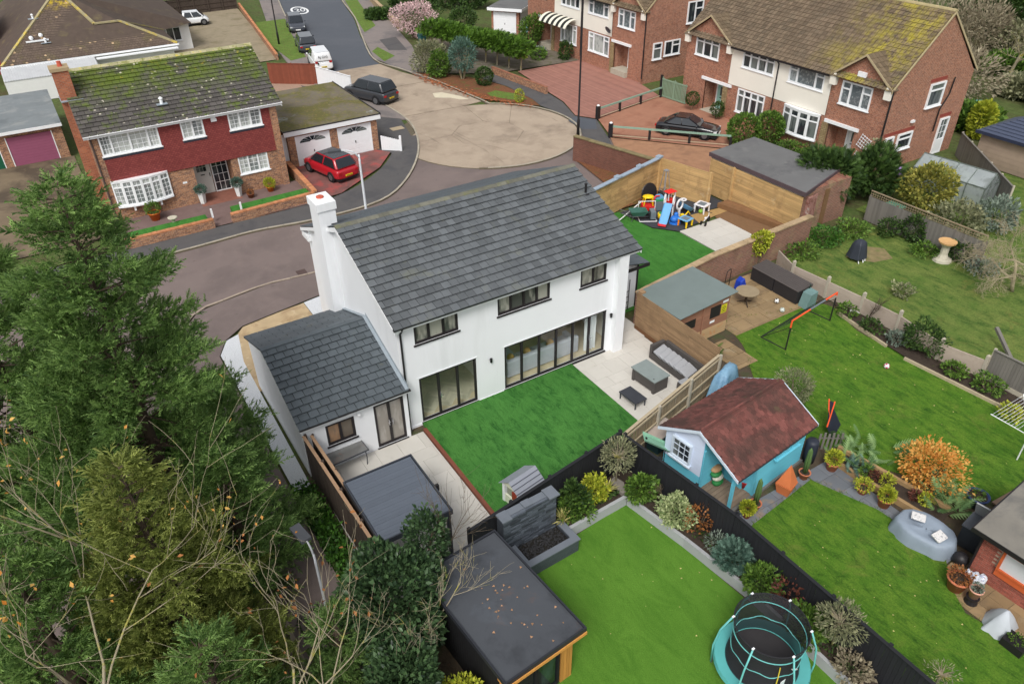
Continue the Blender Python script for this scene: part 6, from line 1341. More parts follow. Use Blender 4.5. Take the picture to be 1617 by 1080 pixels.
for nm, lab, b, rx, ry, rz, mt, n, s, tp, z, st in SP: shrub(nm, lab, 'shrub', b, rx*1.12, ry*1.12, rz*1.1, LM[mt], int(n*1.2), s, tp, z, lump=.45, sh=.4, stems=8 if st else 5)
n = 1500; tt = rng.random(n); side = rng.random(n) < .3; px_ = np.where(side, 2.2+2.5*tt, 5.2+.55*np.sqrt(tt)+rng.uniform(0, .45, n)); py_ = np.where(side, -7.55+.25*rng.random(n)+.1*tt, -7.9-8.5*tt)
tag(foliage('planter_ground_cover', None, np.column_stack([px_, py_, np.full(n, .38)+.1*rng.random(n)]), rng.normal(0, 1, (n, 3))+np.array([0, 0, .7]), rng.uniform(.05, .13, n), LEAF, LM['dark']), 'low mixed ground cover filling the raised planter', 'ground cover', None, 'stuff')
for k_, (px, py) in enumerate(((333, 345), (375, 331))): c = P(px, py); tag(MB().bx(c.x-.05, c.x+.05, 22.95, 23.05, .4, .95).build('marker_post', upvc_white), ['short white post at the gap in front wall', 'short white post on right grass strip'][k_], 'post')
def tufts(label, poly, z, mat, per=26, inner=0):
    P_, D_ = [], []
    for i in range(len(poly)):
        a = np.array(poly[i][:2], float); b = np.array(poly[(i+1) % len(poly)][:2], float); L = np.linalg.norm(b-a)
        if L > 30: continue
        t = rng.random(int(L*per)); q = a+(b-a)*t[:, None]+rng.normal(0, .045, (len(t), 2)); P_.append(q)
    q = np.vstack(P_); n = len(q); tag(foliage('grass_tufts', None, np.column_stack([q, np.full(n, z)]), rng.normal(0, .6, (n, 3))+np.array([0, 0, .7]), rng.uniform(.05, .14, n), BLADE, mat, .5), label, 'grass', None, 'stuff')
gmat = leafmat('grass_blade', (62, 96, 28), (124, 146, 58))
tufts('uneven grass fringe round the goal lawn', [(v.x, v.y) for v in lw+lw2[1:-1]], .02, gmat); tufts('uneven grass fringe round the summerhouse lawn', [(7.62, -10.75), (11.1, -10.35), (11.9, -12.6), (12.0, -15.0), (11.0, -15.9), (10.55, -16.6), (10.8, -18), (10.8, -23), (7.0, -23), (7.15, -16), (7.4, -12.5)], .05, gmat, 34)
def spiky(label, base, n=46, L=.55, mat='yucca', z0=.36, name='spiky_plant'):
    t = thing(name, label, 'plant', (base[0], base[1], z0)); a = rng.uniform(0, 6.28, n); e = rng.uniform(.15, 1.3, n); d = np.column_stack([np.cos(a)*np.cos(e), np.sin(a)*np.cos(e), np.sin(e)]); foliage('blades', t, np.zeros((n, 3))+np.array([0, 0, .1]), d, rng.uniform(.7, 1.1, n)*L, BLADE, LM[mat], .1); MB().lathe([(.05, 0), (.07, .08), (.03, .16)], 8).build('crown_base', bark, t); return t
spiky('spiky cream striped plant beside the water wall trough', (2.2, -7.45)); spiky('spiky cream striped plant near the planter corner', (4.25, -7.2))
def standard(label, base, h, rr, mat, n, sz, z0=.36, name='small_tree', tr=.035, rz=None): return shrub(name, label, 'tree', base, rr, rr, rz or rr*.8, LM[mat], n, sz, LONGLEAF, h, .35, .35, 22, trunk=tr, stemm=pale_bark, z0=z0)
standard('small standard olive tree by the planter corner', (4.85, -6.95), 1.45, .62, 'olive', 1300, .13); standard('small standard olive tree in planter right of trampoline', (6.0, -15.3), 1.25, .62, 'olive', 1500, .13); standard('sparse pale sapling at bottom edge of the lawn', (7.35, -17.6), 1.0, .4, 'olive', 240, .1, .05)
bare('twiggy reddish shrub in the right planter', (5.6, -8.55, .36), 1.4, .3, 31, bark, 3, (0, 0, 1), None, 0, .02, 'twiggy_shrub', 4, .5, .45)
# garden with goal and summerhouse
shrub('olive_bush', 'grey green bush behind the summerhouse', 'shrub', (14.1, -6.9), .75, .75, .75, LM['olive'], 2200, .12, LONGLEAF)
shrub('orange_acer', 'bright orange leaved acer beside flower bed', 'shrub', (14.5, -12.6), 1.0, 1.0, .85, LM['orange'], 2100, .13, lump=.6, sh=.25, stems=14, stemm=dark_bark)
def ferny(label, base, n, L, mat='fern', name='fern', z0=.1, spread=.3):
    t = thing(name, label, 'fern', (base[0], base[1], z0)); a = rng.uniform(0, 6.28, n); e = rng.uniform(.3, 1.2, n); d = np.column_stack([np.cos(a)*np.cos(e), np.sin(a)*np.cos(e), np.sin(e)]); foliage('fronds', t, np.column_stack([rng.normal(0, spread, n), rng.normal(0, spread, n), rng.uniform(0, .2, n)]), d, rng.uniform(.7, 1.2, n)*L, FERN, LM[mat], .2); return t
ferny('large fern clump beside the grey covered seat', (14.1, -13.7), 46, .75, spread=.35); ferny('fern and artichoke leaves by the small picket', (13.6, -10.6), 40, .7, spread=.5); ferny('blue green leafy clump in flower bed', (12.9, -11.0), 26, .45, 'bluegreen', spread=.3); ferny('leafy clump near the playhouse path', (13.35, -2.6), 40, .45, 'green', spread=.3)
for lab, b, rx, mt, n in (('yellow bedding plant in raised bed', (13.0, -12.0), .25, 'yg', 260), ('green bedding plant at front of raised bed', (12.8, -11.3), .22, 'green', 220), ('dark red bedding plant in raised bed', (12.85, -11.65), .16, 'red', 160), ('second yellow bedding plant beyond red one', (13.35, -13.3), .24, 'yg', 240), ('crimson leaved bedding plant by the grey seat', (13.2, -13.0), .18, 'red', 200)): shrub('bedding_plant', lab, 'plant', b, rx, rx, .2, LM[mt], n, .09, LEAF, .38, stems=0)
for i in range(26):
    pass
bd = [('leafy border clump below concrete fence near goal', (21.2, -3.9), .4, 'green', 300), ('dark leafy border clump by twiggy shrub', (21.0, -5.4), .4, 'dark', 300), ('silver border clump at the plank edging', (21.1, -6.7), .4, 'grey', 350), ('tall dark bay hedge beside the concrete fence', (21.5, -7.6), .75, 'dark', 1500), ('green border clump beyond bay hedge', (21.1, -9.4), .4, 'green', 400), ('green border clump near grey fence', (21.3, -10.8), .5, 'green', 450), ('yellow spray plant at lawn edge near rotary dryer', (20.4, -12.3), .35, 'yg', 260)]
for lab, b, rx, mt, n in bd: shrub('border_plant', lab, 'plant', b, rx, rx*1.3, .7 if n > 1000 else .3, LM[mt], n, .14, LEAF, .75 if n > 1000 else .35, stems=3)
bare('small leafless twiggy shrub by the concrete fence', (21.2, -5.0, .1), 2.4, .35, 33, dark_bark, 3, (0, 0, 1), None, 0, .03, 'twiggy_shrub', 4, .4, .8)
shrub('wall_climber', 'yellow green climber on top of the long brick wall', 'climber', (21.2, 1.75), .8, .35, .6, LM['yg'], 1100, .15, LEAF, 1.55)
for i, (lab, b, rx, rz, mt, n) in enumerate((('leafy shrub at the foot of broken wall', (24.2, 1.2), .8, .4, 'green', 500), ('low ivy heap beside broken wall', (26.3, 1.6), .9, .45, 'ivy', 700), ('grassy clump by the far fence corner', (28.3, 1.4), 1.0, .45, 'green', 700), ('dark leafy border along trellis fence', (30.0, .3), .6, .5, 'dark', 500), ('border clump left of bird bath', (29.8, -2.2), .7, .35, 'green', 500), ('border clump right of bird bath', (30.5, -5.0), .8, .4, 'grey', 500), ('ivy patch climbing the trellis fence', (30.5, -.9), .25, .8, 'dark', 700), ('ivy patch on second trellis panel', (30.5, -3.6), .22, .6, 'dark', 450), ('dry grass tuft in far lawn', (25.0, -4.2), .5, .35, 'olive', 260))): shrub('border_plant', lab, 'plant', b, rx, rx if rx > .3 else .7, rz, LM[mt], n, .16, LEAF, stems=2)
# conifer hedge and shrubs round the right houses
shrub('conifer_hedge', 'dark feathery conifer spilling over the broken wall', 'shrub', (30.6, 5.2), 2.0, 1.7, 1.5, LM['dark'], 3200, .42, FROND, 1.9); shrub('conifer_hedge', 'feathery conifer bush left of purple windsock', 'shrub', (33.5, 4.2), 1.6, 1.5, 1.3, LM['dark'], 2200, .4, FROND, 1.6)
bare('bare branched tree in front of red side wall', (34.6, 4.6, 0), 4.4, .55, 35, pale_bark, 4, (.1, -.1, 1), LM['olive'], 260, .08, 'small_tree', 3, .2, 1.6, .3, .22)
shrub('yellow_bush', 'large yellow green bush in front of greenhouse', 'shrub', (34.8, 1.4), 1.9, 1.9, 1.5, leafmat('mustard_leaf', (92, 104, 44), (178, 170, 84)), 2800, .24, LEAF, 1.5, .45, .35); shrub('bush', 'olive green bush behind trellis fence', 'shrub', (33.6, -1.6), 1.3, 1.4, .9, LM['olive'], 1300, .22); shrub('bush', 'grey leaved bush below the greenhouse end', 'shrub', (36.0, -2.4), 1.4, 1.2, .8, LM['grey'], 1200, .22)
shrub('round_bush', 'large round bush beside the black saloon', 'shrub', (33.9, 15.0), 1.15, 1.15, 1.05, LM['green'], 2600, .2, LEAF, 1.05, .12, .8); shrub('round_bush', 'upright green bush under the bow window', 'shrub', (35.7, 14.3), .95, .95, 1.1, LM['green'], 2200, .19, LEAF, 1.15, .15, .75)
shrub('clipped_ball', 'clipped ball shrub in tub left of pale green door', 'shrub', (36.0, 22.6), .5, .5, .5, LM['dark'], 700, .13, LEAF, 1.0, .05, .85); shrub('clipped_ball', 'small shrub in dark tub right of pale green door', 'shrub', (36.1, 19.9), .5, .5, .55, LM['dark'], 700, .14, LEAF, .9, .2)
for lab, b, r_ in (('low green plants under the bow window bed', (35.6, 12.2), .9), ('low plants with pink flowers by the porch', (35.5, 10.6), .8)): shrub('border_plant', lab, 'plant', b, r_, r_, .35, LM['green'], 600, .17)
# shrubs round the turning circle and far gardens
shrub('bush', 'dark feathery bush at the edge of the pavement', 'shrub', (23.6, 44.3), 1.5, 1.5, 1.5, LM['olive'], 2600, .3, LONGLEAF, 1.5); shrub('bush', 'bright green bush in leafy border', 'shrub', (23.6, 42.4), 1.0, 1.0, 1.1, LM['green'], 1500, .24, LEAF, 1.2)
shrub('tall_bush', 'tall blue green bush with bare stems in leafy border', 'shrub', (25.0, 40.6), 1.2, 1.3, 1.3, LM['bluegreen'], 2000, .3, LONGLEAF, 2.2, .3, stems=18, stemm=pale_bark); shrub('round_bush', 'small clipped round bush at end of leafy border', 'shrub', (25.7, 37.9), .75, .75, .75, LM['dark'], 1500, .16, LEAF, .8, .05, .85); shrub('bush', 'tiny clipped shrub on the grass verge', 'shrub', (25.6, 32.0), .4, .35, .55, LM['yg'], 500, .12, LEAF, .6, .05, .8)
hd = thing('cloud_hedge', 'long clipped flat topped conifer hedge on bare trunks', 'hedge', (29.0, 46.0, 0)); n = 9500; s = rng.random(n); c = np.column_stack([-1.6+3.4*s, 5.4-11.5*s, np.zeros(n)]); v = rng.normal(0, 1, (n, 3)); v /= np.linalg.norm(v, axis=1, keepdims=True); wv = 1.4+.08*np.sin(s*17); q = c+v*np.column_stack([wv, wv, np.full(n, .55)])+np.array([0, 0, 2.2])+np.column_stack([np.zeros(n), np.zeros(n), .12*np.sin(s*11)]); foliage('crown', hd, q, v+rng.normal(0, .5, (n, 3))+np.array([.5, -.7, .1]), rng.uniform(.25, .5, n), FROND, leafmat('hedge_conifer', (44, 70, 24), (112, 150, 54)), .5)
for i in range(9):
    t = i/8; x, y = -1.6+3.4*t, 5.4-11.5*t; MB().tube([(x, y, 0), (x+.1, y+.1, 1), (x, y, 2)], [.09, .07, .06], 6).tube([(x, y, .9), (x+.6, y-.3, 1.9)], [.05, .03], 5).tube([(x, y, 1.1), (x-.5, y+.4, 2)], [.05, .03], 5).build('trunk', pale_bark, hd)
shrub('blossom_tree', 'pink blossoming shrub beside the pavement', 'tree', (28.4, 57.2), 2.5, 2.4, 1.7, LM['pink'], 2600, .2, LEAF, 2.1, .3, .4, 30, stemm=bark); shrub('bush', 'dark green bush left of white garage doors', 'shrub', (33.6, 56.2), 1.6, 1.6, 1.4, LM['dark'], 2000, .24); shrub('bush', 'yellow green bush beside the blossom shrub', 'shrub', (31.4, 55.6), 1.0, 1.0, .8, LM['yg'], 900, .2)
shrub('variegated_bush', 'large yellow spotted bush next to striped awning', 'shrub', (36.4, 46.6), 1.2, 1.4, 1.6, LM['green'], 2400, .22, LEAF, 1.7); shrub('bush', 'small conifer below the striped awning', 'shrub', (36.4, 40.8), .6, .6, .9, LM['dark'], 900, .2)
for i, (lab, b, r_, mt) in enumerate((('low mixed plants in front garden beside rockery', (34.4, 42.4), .9, 'green'), ('yellow flowering plants in rockery', (33.2, 43.6), .6, 'yg'), ('grey rockery plants near driveway', (35.3, 43.6), .7, 'grey'), ('bush by garage block in far garden', (30.5, 62), 1.3, 'dark'), ('hedge clump at the top of picture', (33.5, 64), 1.6, 'dark'))): shrub('border_plant', lab, 'plant', b, r_, r_, r_*.6, LM[mt], 600, .2)
# background trees and growth at top right
for i, (lab, b, r_, h, mt) in enumerate((('twiggy grey shrub behind right hand house', (56, 14), 4.5, 3.2, 'twig'), ('grey brown thicket at top right corner', (66, 22), 6, 4.5, 'twig'), ('dark shrub behind the lichen roofed house', (58, 24), 4, 4, 'dark'), ('green garden shrubs beyond side wall', (51, 8.5), 2.2, 1.2, 'green'), ('olive shrubs beside far garden lawn', (60, 6), 3, 1.4, 'olive'))): shrub('thicket', lab, 'shrub', b, r_, r_*.9, h*.6, LM[mt], 3200, .42, LONGLEAF if mt == 'twig' else LEAF, h*.6, .35, .3, 24, stemm=pale_bark)
for i, (px, py, r_, h, mt) in enumerate(((1535, 95, 3.2, 4.5, 'twig'), (1580, 60, 4, 5, 'dark'), (1612, 105, 3, 3.5, 'olive'), (1560, 40, 5, 6, 'dark'), (1600, 25, 6, 6.5, 'twig'), (1617, 60, 5, 5, 'dark'), (1590, 120, 2.2, 1.6, 'green'), (1612, 150, 2, 1.3, 'olive'))):
    c = P(px, py); shrub('thicket', ['grey twiggy thicket just behind the brick gable', 'dark evergreen thicket above turquoise troughs', 'olive bush at right edge above the shed', 'tall dark evergreen behind brick gable', 'tall twiggy tree mass in the top right corner', 'dark tree at top right edge', 'low green border near turquoise troughs', 'low olive border at right edge'][i], 'shrub', (c.x, c.y), r_, r_, h*.55, LM[mt], 4200, .42, LONGLEAF if mt == 'twig' else LEAF, h*.55, .35, .3, 20, stemm=pale_bark)
for i, (px, py, r_, h) in enumerate(((640, 18, 2.2, 1.8), (700, 10, 2.5, 2.2), (600, 30, 1.6, .9), (748, 12, 2.2, 2.0))):
    c = P(px, py); shrub('hedge_clump', ['dark hedge clump behind the blossom shrub', 'dark hedge at top edge left of garages', 'low clump beside the stone wall', 'dark evergreen beside the white garage'][i], 'shrub', (c.x, c.y), r_, r_, h*.6, LM['dark'], 1800, .34, LEAF, h*.6, stems=6)
bare('leafless tree at upper right corner', (62, 12, 0), 9, .6, 41, pale_bark, 5, (0, 0, 1), None, 0, .2, 'bare_tree', 3, .2, 3.0); bare('leafless tree beyond the lichen roof', (57, 30, 0), 9, .6, 43, pale_bark, 5, (0, 0, 1), None, 0, .2, 'bare_tree', 3, .2, 3.0)
shrub('dwarf_conifer', 'bright yellow green cone shaped conifer beyond shed', 'tree', (49.0, 6.6), .8, .8, 1.3, LM['yg'], 1500, .3, FROND, 1.3, .1, .7)
bt = bare('drooping leafless tree at right edge of the far lawn', (30.0, -6.9, 0), 6.0, .75, 45, leafmat('x1', (150, 140, 116), (168, 160, 136)) if False else M('grey_twig', (162, 150, 124), .95, .15, 5), 5, (-.2, .2, 1), None, 0, .11, 'bare_tree', 4, -.1, 1.7, .35)
for j, (x, y, h) in enumerate(((-30, 75, 7), (-22, 95, 8), (0, 110, 8), (-45, 60, 8), (70, 60, 9), (80, 45, 9), (62, 75, 9))): shrub('background_tree', 'distant leafy tree %s' % ['left of bungalow', 'behind bungalow', 'beyond the far road end', 'at far left', 'behind far brick pair', 'right of far brick pair', 'beyond garages'][j], 'tree', (x, y), 4, 4, h*.45, LM['olive'], 1500, .6, LEAF, h*.6, .3, .4, 8, trunk=.25)
# ---------------------------------------------------------------- vehicles
tyre = M('tyre', (30, 30, 32), .85); rimm = M('alloy', (120, 122, 126), .35, .05, metal=.6); cglass = M('car_glass', (34, 40, 46), .05, .05, spec=.7); plate_y = M('plate_yellow', (226, 196, 40), .5, .03); plate_w = M('plate_white', (232, 232, 228), .5, .03); lampred = M('tail_lamp', (170, 30, 34), .2, .05); lampw = M('head_lamp', (214, 218, 220), .15, .05); trimb = M('car_trim', (32, 33, 36), .6)
def paint(nm, c, rough=.25): return M(nm, c, rough, .015, 1, coat=.6, spec=.5)
def car(label, cat, loc, rz, L, W, Hh, col, hood=.72, belt=.6, rear=(.0, .12), front=(.62, .84), roofc=None, sp=1, win=(.03, .5, .97), glassside=True, clear=.2, wr=.33, name='car', rearglass=True, lampz=.62):
    """local x runs from tail (0) to nose (L). belt/hood are heights as fractions of Hh; rear/front = (roof end, base end) of the screens as fractions of L"""
    t = thing(name, label, cat, loc, rz); z0 = clear; zb = belt*Hh+.02; hz = hood*belt*Hh+.18*Hh
    st = [(0, .86, .34, zb*.78), (.02, .94, .26, zb*.95), (.10, .99, .22, zb), (.30, 1, .2, zb), (front[1]-.02, 1, .2, zb), (front[1]+.02, .99, .2, zb*.985), (.93, .94, .22, zb*.88), (.985, .84, .28, zb*.76), (1, .72, .34, zb*.66)]
    m = MB(); sec = []
    for f, w_, b, top in st:
        h = W/2*w_; b = z0+(b-.2)*.8; sec.append([(-h*.9, b), (-h, b+.14), (-h*1.0, top*.72), (-h*.95, top-.06), (-h*.8, top), (h*.8, top), (h*.95, top-.06), (h, top*.72), (h, b+.14), (h*.9, b)])
    n = 10; vs = []; fs = []
    for (f, *_), s in zip(st, sec): vs += [((f-.5)*L, y, z) for y, z in s]
    for i in range(len(st)-1): fs += [(i*n+k, i*n+(k+1) % n, (i+1)*n+(k+1) % n, (i+1)*n+k) for k in range(n)]
    fs += [tuple(range(n))[::-1], tuple(range((len(st)-1)*n, len(st)*n))]; m.add(vs, fs); bo = m.build('body', col, t, True); sd = bo.modifiers.new('round', 'SUBSURF'); sd.levels = sd.render_levels = 2
    # cabin
    hb, ht_ = W/2*.93, W/2*.74; xr0, xr1, xf1, xf0 = [(q-.5)*L for q in (rear[0]+.02, rear[1], front[0], front[1])]; zt = Hh-.03
    c = MB(); c.add([(xr0, -hb, zb-.04), (xf0, -hb, zb-.04), (xf0, hb, zb-.04), (xr0, hb, zb-.04), (xr1, -ht_, zt), (xf1, -ht_, zt), (xf1, ht_, zt), (xr1, ht_, zt)], [(3, 2, 1, 0), (4, 5, 6, 7), (0, 1, 5, 4), (1, 2, 6, 5), (2, 3, 7, 6), (3, 0, 4, 7)]); c.build('cabin', col, t, True, .12)
    rp = MB(); e = .05; rp.add([(xr1+e, -ht_+e, zt), (xf1-e, -ht_+e, zt), (xf1-e, ht_-e, zt), (xr1+e, ht_-e, zt)], [(0, 1, 2, 3)]); rp.v = [(x, y, z+.012) for x, y, z in rp.v]; rp.build('roof_panel', roofc or col, t)
    def quad(nm, p4, inset, mat, off):
        p = [Vector(q) for q in p4]; c0 = sum(p, Vector())/4; nn = (p[1]-p[0]).cross(p[3]-p[0]).normalized(); nn = nn if nn.dot(c0-Vector((0, 0, zb))) > 0 else -nn
        p = [q+(c0-q)*inset+nn*off for q in p]; MB().ext(p, -nn*.004).build(nm, mat, t)
    lp = lambda a, b, s: tuple(Vector(a)+(Vector(b)-Vector(a))*s)
    quad('windscreen', [(xf0, -hb, zb), (xf0, hb, zb), (xf1, ht_, zt), (xf1, -ht_, zt)], .12, cglass, .012)
    if rearglass: quad('rear_window', [(xr0, -hb, zb), (xr0, hb, zb), (xr1, ht_, zt), (xr1, -ht_, zt)], .15, cglass, .012)
    if glassside:
        for s in (-1, 1):
            for a, b in zip(win[:-1], win[1:]):
                A = lp((xr0, s*hb, zb), (xf0, s*hb, zb), a); B = lp((xr0, s*hb, zb), (xf0, s*hb, zb), b); C2 = lp((xr1, s*ht_, zt), (xf1, s*ht_, zt), b); D = lp((xr1, s*ht_, zt), (xf1, s*ht_, zt), a); quad('side_window', [A, B, C2, D], .1, cglass, .012)
    for fx in (.19, .80):
        for s in (-1, 1):
            x = (fx-.5)*L; y = s*(W/2-.1); q = MB(Matrix.Translation((x, y, wr)) @ Matrix.Rotation(R(90), 4, 'X')); q.lathe([(wr*1.14, -.105), (wr*1.14, .105)], 20); q.build('wheel_arch', trimb, t)
            wh = MB(Matrix.Translation((x, y, wr)) @ Matrix.Rotation(R(90), 4, 'X')); wh.lathe([(wr*.6, -.12), (wr*.95, -.12), (wr, -.08), (wr, .08), (wr*.95, .12), (wr*.6, .12)], 20); w2 = wh.build('wheel', tyre, t, True)
            rm_ = MB(Matrix.Translation((x, y, wr)) @ Matrix.Rotation(R(90), 4, 'X')); rm_.lathe([(.05, -.125), (wr*.62, -.122), (wr*.62, .122), (.05, .125)], 14); rm_.build('rim', rimm, w2)
            MB().bx(x-.0, x+.01, y-.01, y+.01, 0, .02) 
    lz = lampz*zb*1.05
    for s in (-1, 1):
        MB().bx(-L/2-.015, -L/2+.1, s*W*.36-.12, s*W*.36+.12, lz, lz+.14).build('tail_light', lampred, t); MB().bx(L*.43, L*.478, s*W*.37-.14, s*W*.37+.1, zb*.62, zb*.76).build('headlight', lampw, t)
        MB().ell((xf0-.28, s*(W/2+.07), zb+.06), (.07, .1, .07), 8, 5).build('wing_mirror', col, t, True)
    MB().bx(-L/2-.03, -L/2+.02, -.26, .26, zb*.45, zb*.45+.11).build('rear_plate', plate_y, t); MB().bx(L/2-.01, L/2+.03, -.26, .26, .38, .49).build('front_plate', plate_w, t)
    for k in range(6): MB().bx(-L/2-.034, -L/2-.03, -.22+k*.075, -.175+k*.075, zb*.45+.025, zb*.45+.085).build('plate_mark', trimb, t)
    MB().bx(-L*.485, L*.485, -W*.43, W*.43, clear-.02, clear+.08).build('sill', trimb, t); return t
red = paint('red_paint', (176, 30, 42)); blackp = paint('satin_black', (52, 55, 60), .35); whitep = paint('white_paint', (232, 234, 236)); darkg = paint('dark_grey_paint', (62, 66, 74)); blackg = paint('gloss_black', (24, 25, 30), .15); blackroof = M('black_roof', (40, 43, 48), .2, .03, coat=.5)
car('red crossover car with black roof on the garage drive', 'car', (6.95, 26.25, .1), R(104), 4.2, 1.82, 1.58, red, rear=(.0, .13), front=(.60, .78), roofc=blackroof, belt=.6)
car('matt black large SUV straddling the kerb by garage', 'car', (15.75, 39.9, .02), R(112), 4.9, 2.0, 1.82, blackp, rear=(0, .1), front=(.62, .76), belt=.6, wr=.38, roofc=blackroof)
van = car('white small van with lettering on its rear doors', 'van', (15.75, 52.0, .0), R(80), 4.4, 1.82, 1.85, whitep, rear=(-.015, .03), front=(.62, .80), belt=.56, win=(.52, .74, .97), rearglass=False, name='van', lampz=.8)
car('dark grey estate car parked in front of white van', 'car', (16.9, 59.3, 0), R(78), 4.4, 1.8, 1.62, darkg, rear=(0, .07), front=(.62, .78), roofc=M('silver_roof', (120, 124, 128), .4))
car('dark grey car facing the camera at top of the street', 'car', (18.9, 68.2, 0), R(258), 4.4, 1.8, 1.6, darkg, rear=(0, .1), front=(.60, .76), win=(.03, .5, .97))
car('tiny white city car on the bungalow drive', 'car', (10.0, 77.3, .05), R(-8), 3.0, 1.68, 1.5, whitep, rear=(0, .1), front=(.66, .86), win=(.1, .5, .95))
car('black saloon coupe parked beside round bush', 'car', (31.9, 18.6, .09), R(-56), 4.65, 1.76, 1.4, blackg, rear=(.1, .3), front=(.52, .72), belt=.62, win=(.1, .5, .97))
def text(s, size, mat, parent, T, name='lettering', ext=.003):
    cu = bpy.data.curves.new(name, 'FONT'); cu.body = s; cu.size = size; cu.extrude = ext; cu.align_x = 'CENTER'; cu.align_y = 'CENTER'; o = bpy.data.objects.new(name, cu); COL.objects.link(o)
    me = bpy.data.meshes.new_from_object(o); bpy.data.objects.remove(o); me.transform(T); return link(name, me, mat, parent)
text('RJ GAS', .3, blackplastic, van, Matrix.Translation((-2.2, 0, 1.42)) @ Matrix.Rotation(R(-90), 4, 'Z') @ Matrix.Rotation(R(82), 4, 'X'))
MB().bx(-2.235, -2.22, -.62, .62, 1.02, 1.04).build('door_trim', trimb, van); MB().bx(-2.25, -2.2, .45, .55, .75, .95).build('handle', trimb, van)
# road roundel
rd = MB(); N_ = 28; c_ = tuple(P(473, 17))[:2]
o_ = [(c_[0]+1.05*math.cos(6.2832*i/N_)+.25*math.sin(6.2832*i/N_), c_[1]+2.3*math.sin(6.2832*i/N_)) for i in range(N_)]; i_ = [(c_[0]+.8*math.cos(6.2832*i/N_)+.2*math.sin(6.2832*i/N_), c_[1]+1.85*math.sin(6.2832*i/N_)) for i in range(N_)]
for k in range(N_): rd.add([(*o_[k], .008), (*o_[(k+1) % N_], .008), (*i_[(k+1) % N_], .008), (*i_[k], .008)], [(0, 1, 2, 3)])
rp_ = struct('road_marking', rd, M('road_paint', (226, 228, 228), .8, .05)); text('20', 1.35, MATS['road_paint'], rp_, Matrix.Translation((c_[0]+.05, c_[1], .008)) @ Matrix.Rotation(R(-14), 4, 'Z') @ Matrix.Scale(2.0, 4, (0, 1, 0)), ext=.001)
# lamp posts
def lamppost(label, loc, h, mat, arm=0, az=0, head=True, r=.075):
    t = thing('street_lamp', label, 'street lamp', loc, az); MB().lathe([(.11, 0), (.11, 1.1), (r, 1.2), (r*.75, h-.5), (r*.6, h)], 10).build('column', mat, t, True)
    if arm: MB().tube([(0, 0, h-.2), (arm*.25, 0, h+.15), (arm*.7, 0, h+.28), (arm, 0, h+.3)], [r*.6, r*.55, r*.5, r*.5], 7).build('arm', mat, t, True)
    if head: MB().bx(arm-.05, arm+.6, -.14, .14, h+.26, h+.36).build('lantern', M('lantern_grey', (70, 72, 76), .5), t)
    return t
lamppost('white street lamp rising behind the white house roof', (4.55, 13.9, .08), 5.8, M('white_pole', (206, 210, 214), .5, .05), .9, R(165)); lamppost('tall black lamp post beside the turning circle', (25.05, 23.0, .08), 10, blackplastic, .6, R(190)); lamppost('black lamp post on the grass verge of far road', (15.1, 62.6, .09), 6.5, blackplastic, 0, 0, False)
lamppost('grey street lamp half hidden by trees at lower left', (*tuple(P(493, 866, 4.4))[:2], .08), 4.1, M('grey_pole', (150, 152, 156), .5), .3, R(100), r=.05)
struct('manhole_cover', MB().bx(13.9, 14.9, 31.5, 32.2, .088, .096), M('cover_frame', (172, 156, 130), .8, .1)); struct('drain_grate', MB().bx(.5, 1.0, 14.25, 14.75, -.01, .012), M('iron_grate', (86, 70, 66), .7, .1))
# low white gate by garage
wg = thing('gate', 'short white boarded gate at edge of the garage drive', 'gate', (11.55, 28.3, .09), R(-40))
for i in range(9): MB().bx(i*.15, i*.15+.14, 0, .03, 0, 1.05-.03*i).build('board', door_white, wg)
MB().bx(1.36, 1.5, -.05, .09, 0, 1.1).build('post', door_white, wg)
bn = thing('wheelie_bin', 'blue green wheelie bin beside the clipped hedge', 'bin', (27.4, 53.6, .08)); MB().add([(-.25, -.3, 0), (.25, -.3, 0), (.25, .3, 0), (-.25, .3, 0), (-.3, -.38, 1), (.3, -.38, 1), (.3, .38, 1), (-.3, .38, 1)], [(3, 2, 1, 0), (4, 5, 6, 7), (0, 1, 5, 4), (1, 2, 6, 5), (2, 3, 7, 6), (3, 0, 4, 7)]).build('body', M('bin_teal', (44, 92, 92), .6), bn); MB().bx(-.32, .32, -.42, .4, 1.0, 1.07).build('lid', MATS['bin_teal'], bn)
wbt = thing('water_butt', 'pale blue water butt beside white garage doors', 'water butt', (38.4, 50.2, .3)); MB().lathe([(.25, 0), (.32, .3), (.32, .7), (.27, 1.0), (.1, 1.05)], 14).build('barrel', M('butt_blue', (118, 156, 168), .5), wbt, True); MB().tube([(.1, 0, 1), (.3, .1, 1.6), (.5, .2, 2.2)], .04, 6).build('pipe', blackplastic, wbt)
# ---------------------------------------------------------------- pots and small garden things
tc = M('terracotta_pot', (196, 118, 86), .85, .08, 4); orange_glaze = M('orange_glaze', (206, 102, 34), .4, .05); whitepot = M('white_pot', (220, 222, 220), .5)
def pot(label, loc, r, h, mat=None, plant=None, name='plant_pot', pr=None, ph=None, n=900, sz=.085, tpl=LEAF if False else None, square=False):
    t = thing(name, label, 'plant pot', loc); MB().lathe([(r*.68, 0), (r*.98, h*.86), (r*1.1, h*.87), (r*1.1, h), (r*.95, h), (r*.9, h*.9), (.01, h*.88)], 4 if square else 18).build('pot', mat or tc, t, not square)
    MB().lathe([(r*.88, h*.9), (.01, h*.91)], 12).build('compost', MATS['dark_soil'], t)
    if plant:
        p, d = blob(n, pr or r*1.15, pr or r*1.15, ph or r, .15, .35, int(loc[0]*13+100)); p[:, 2] += h+(ph or r)*.6; foliage('foliage', t, p, d+np.array([0, 0, .3]), sz*rng.uniform(.7, 1.3, n), leaf_tpl(), LM[plant], .8)
    return t
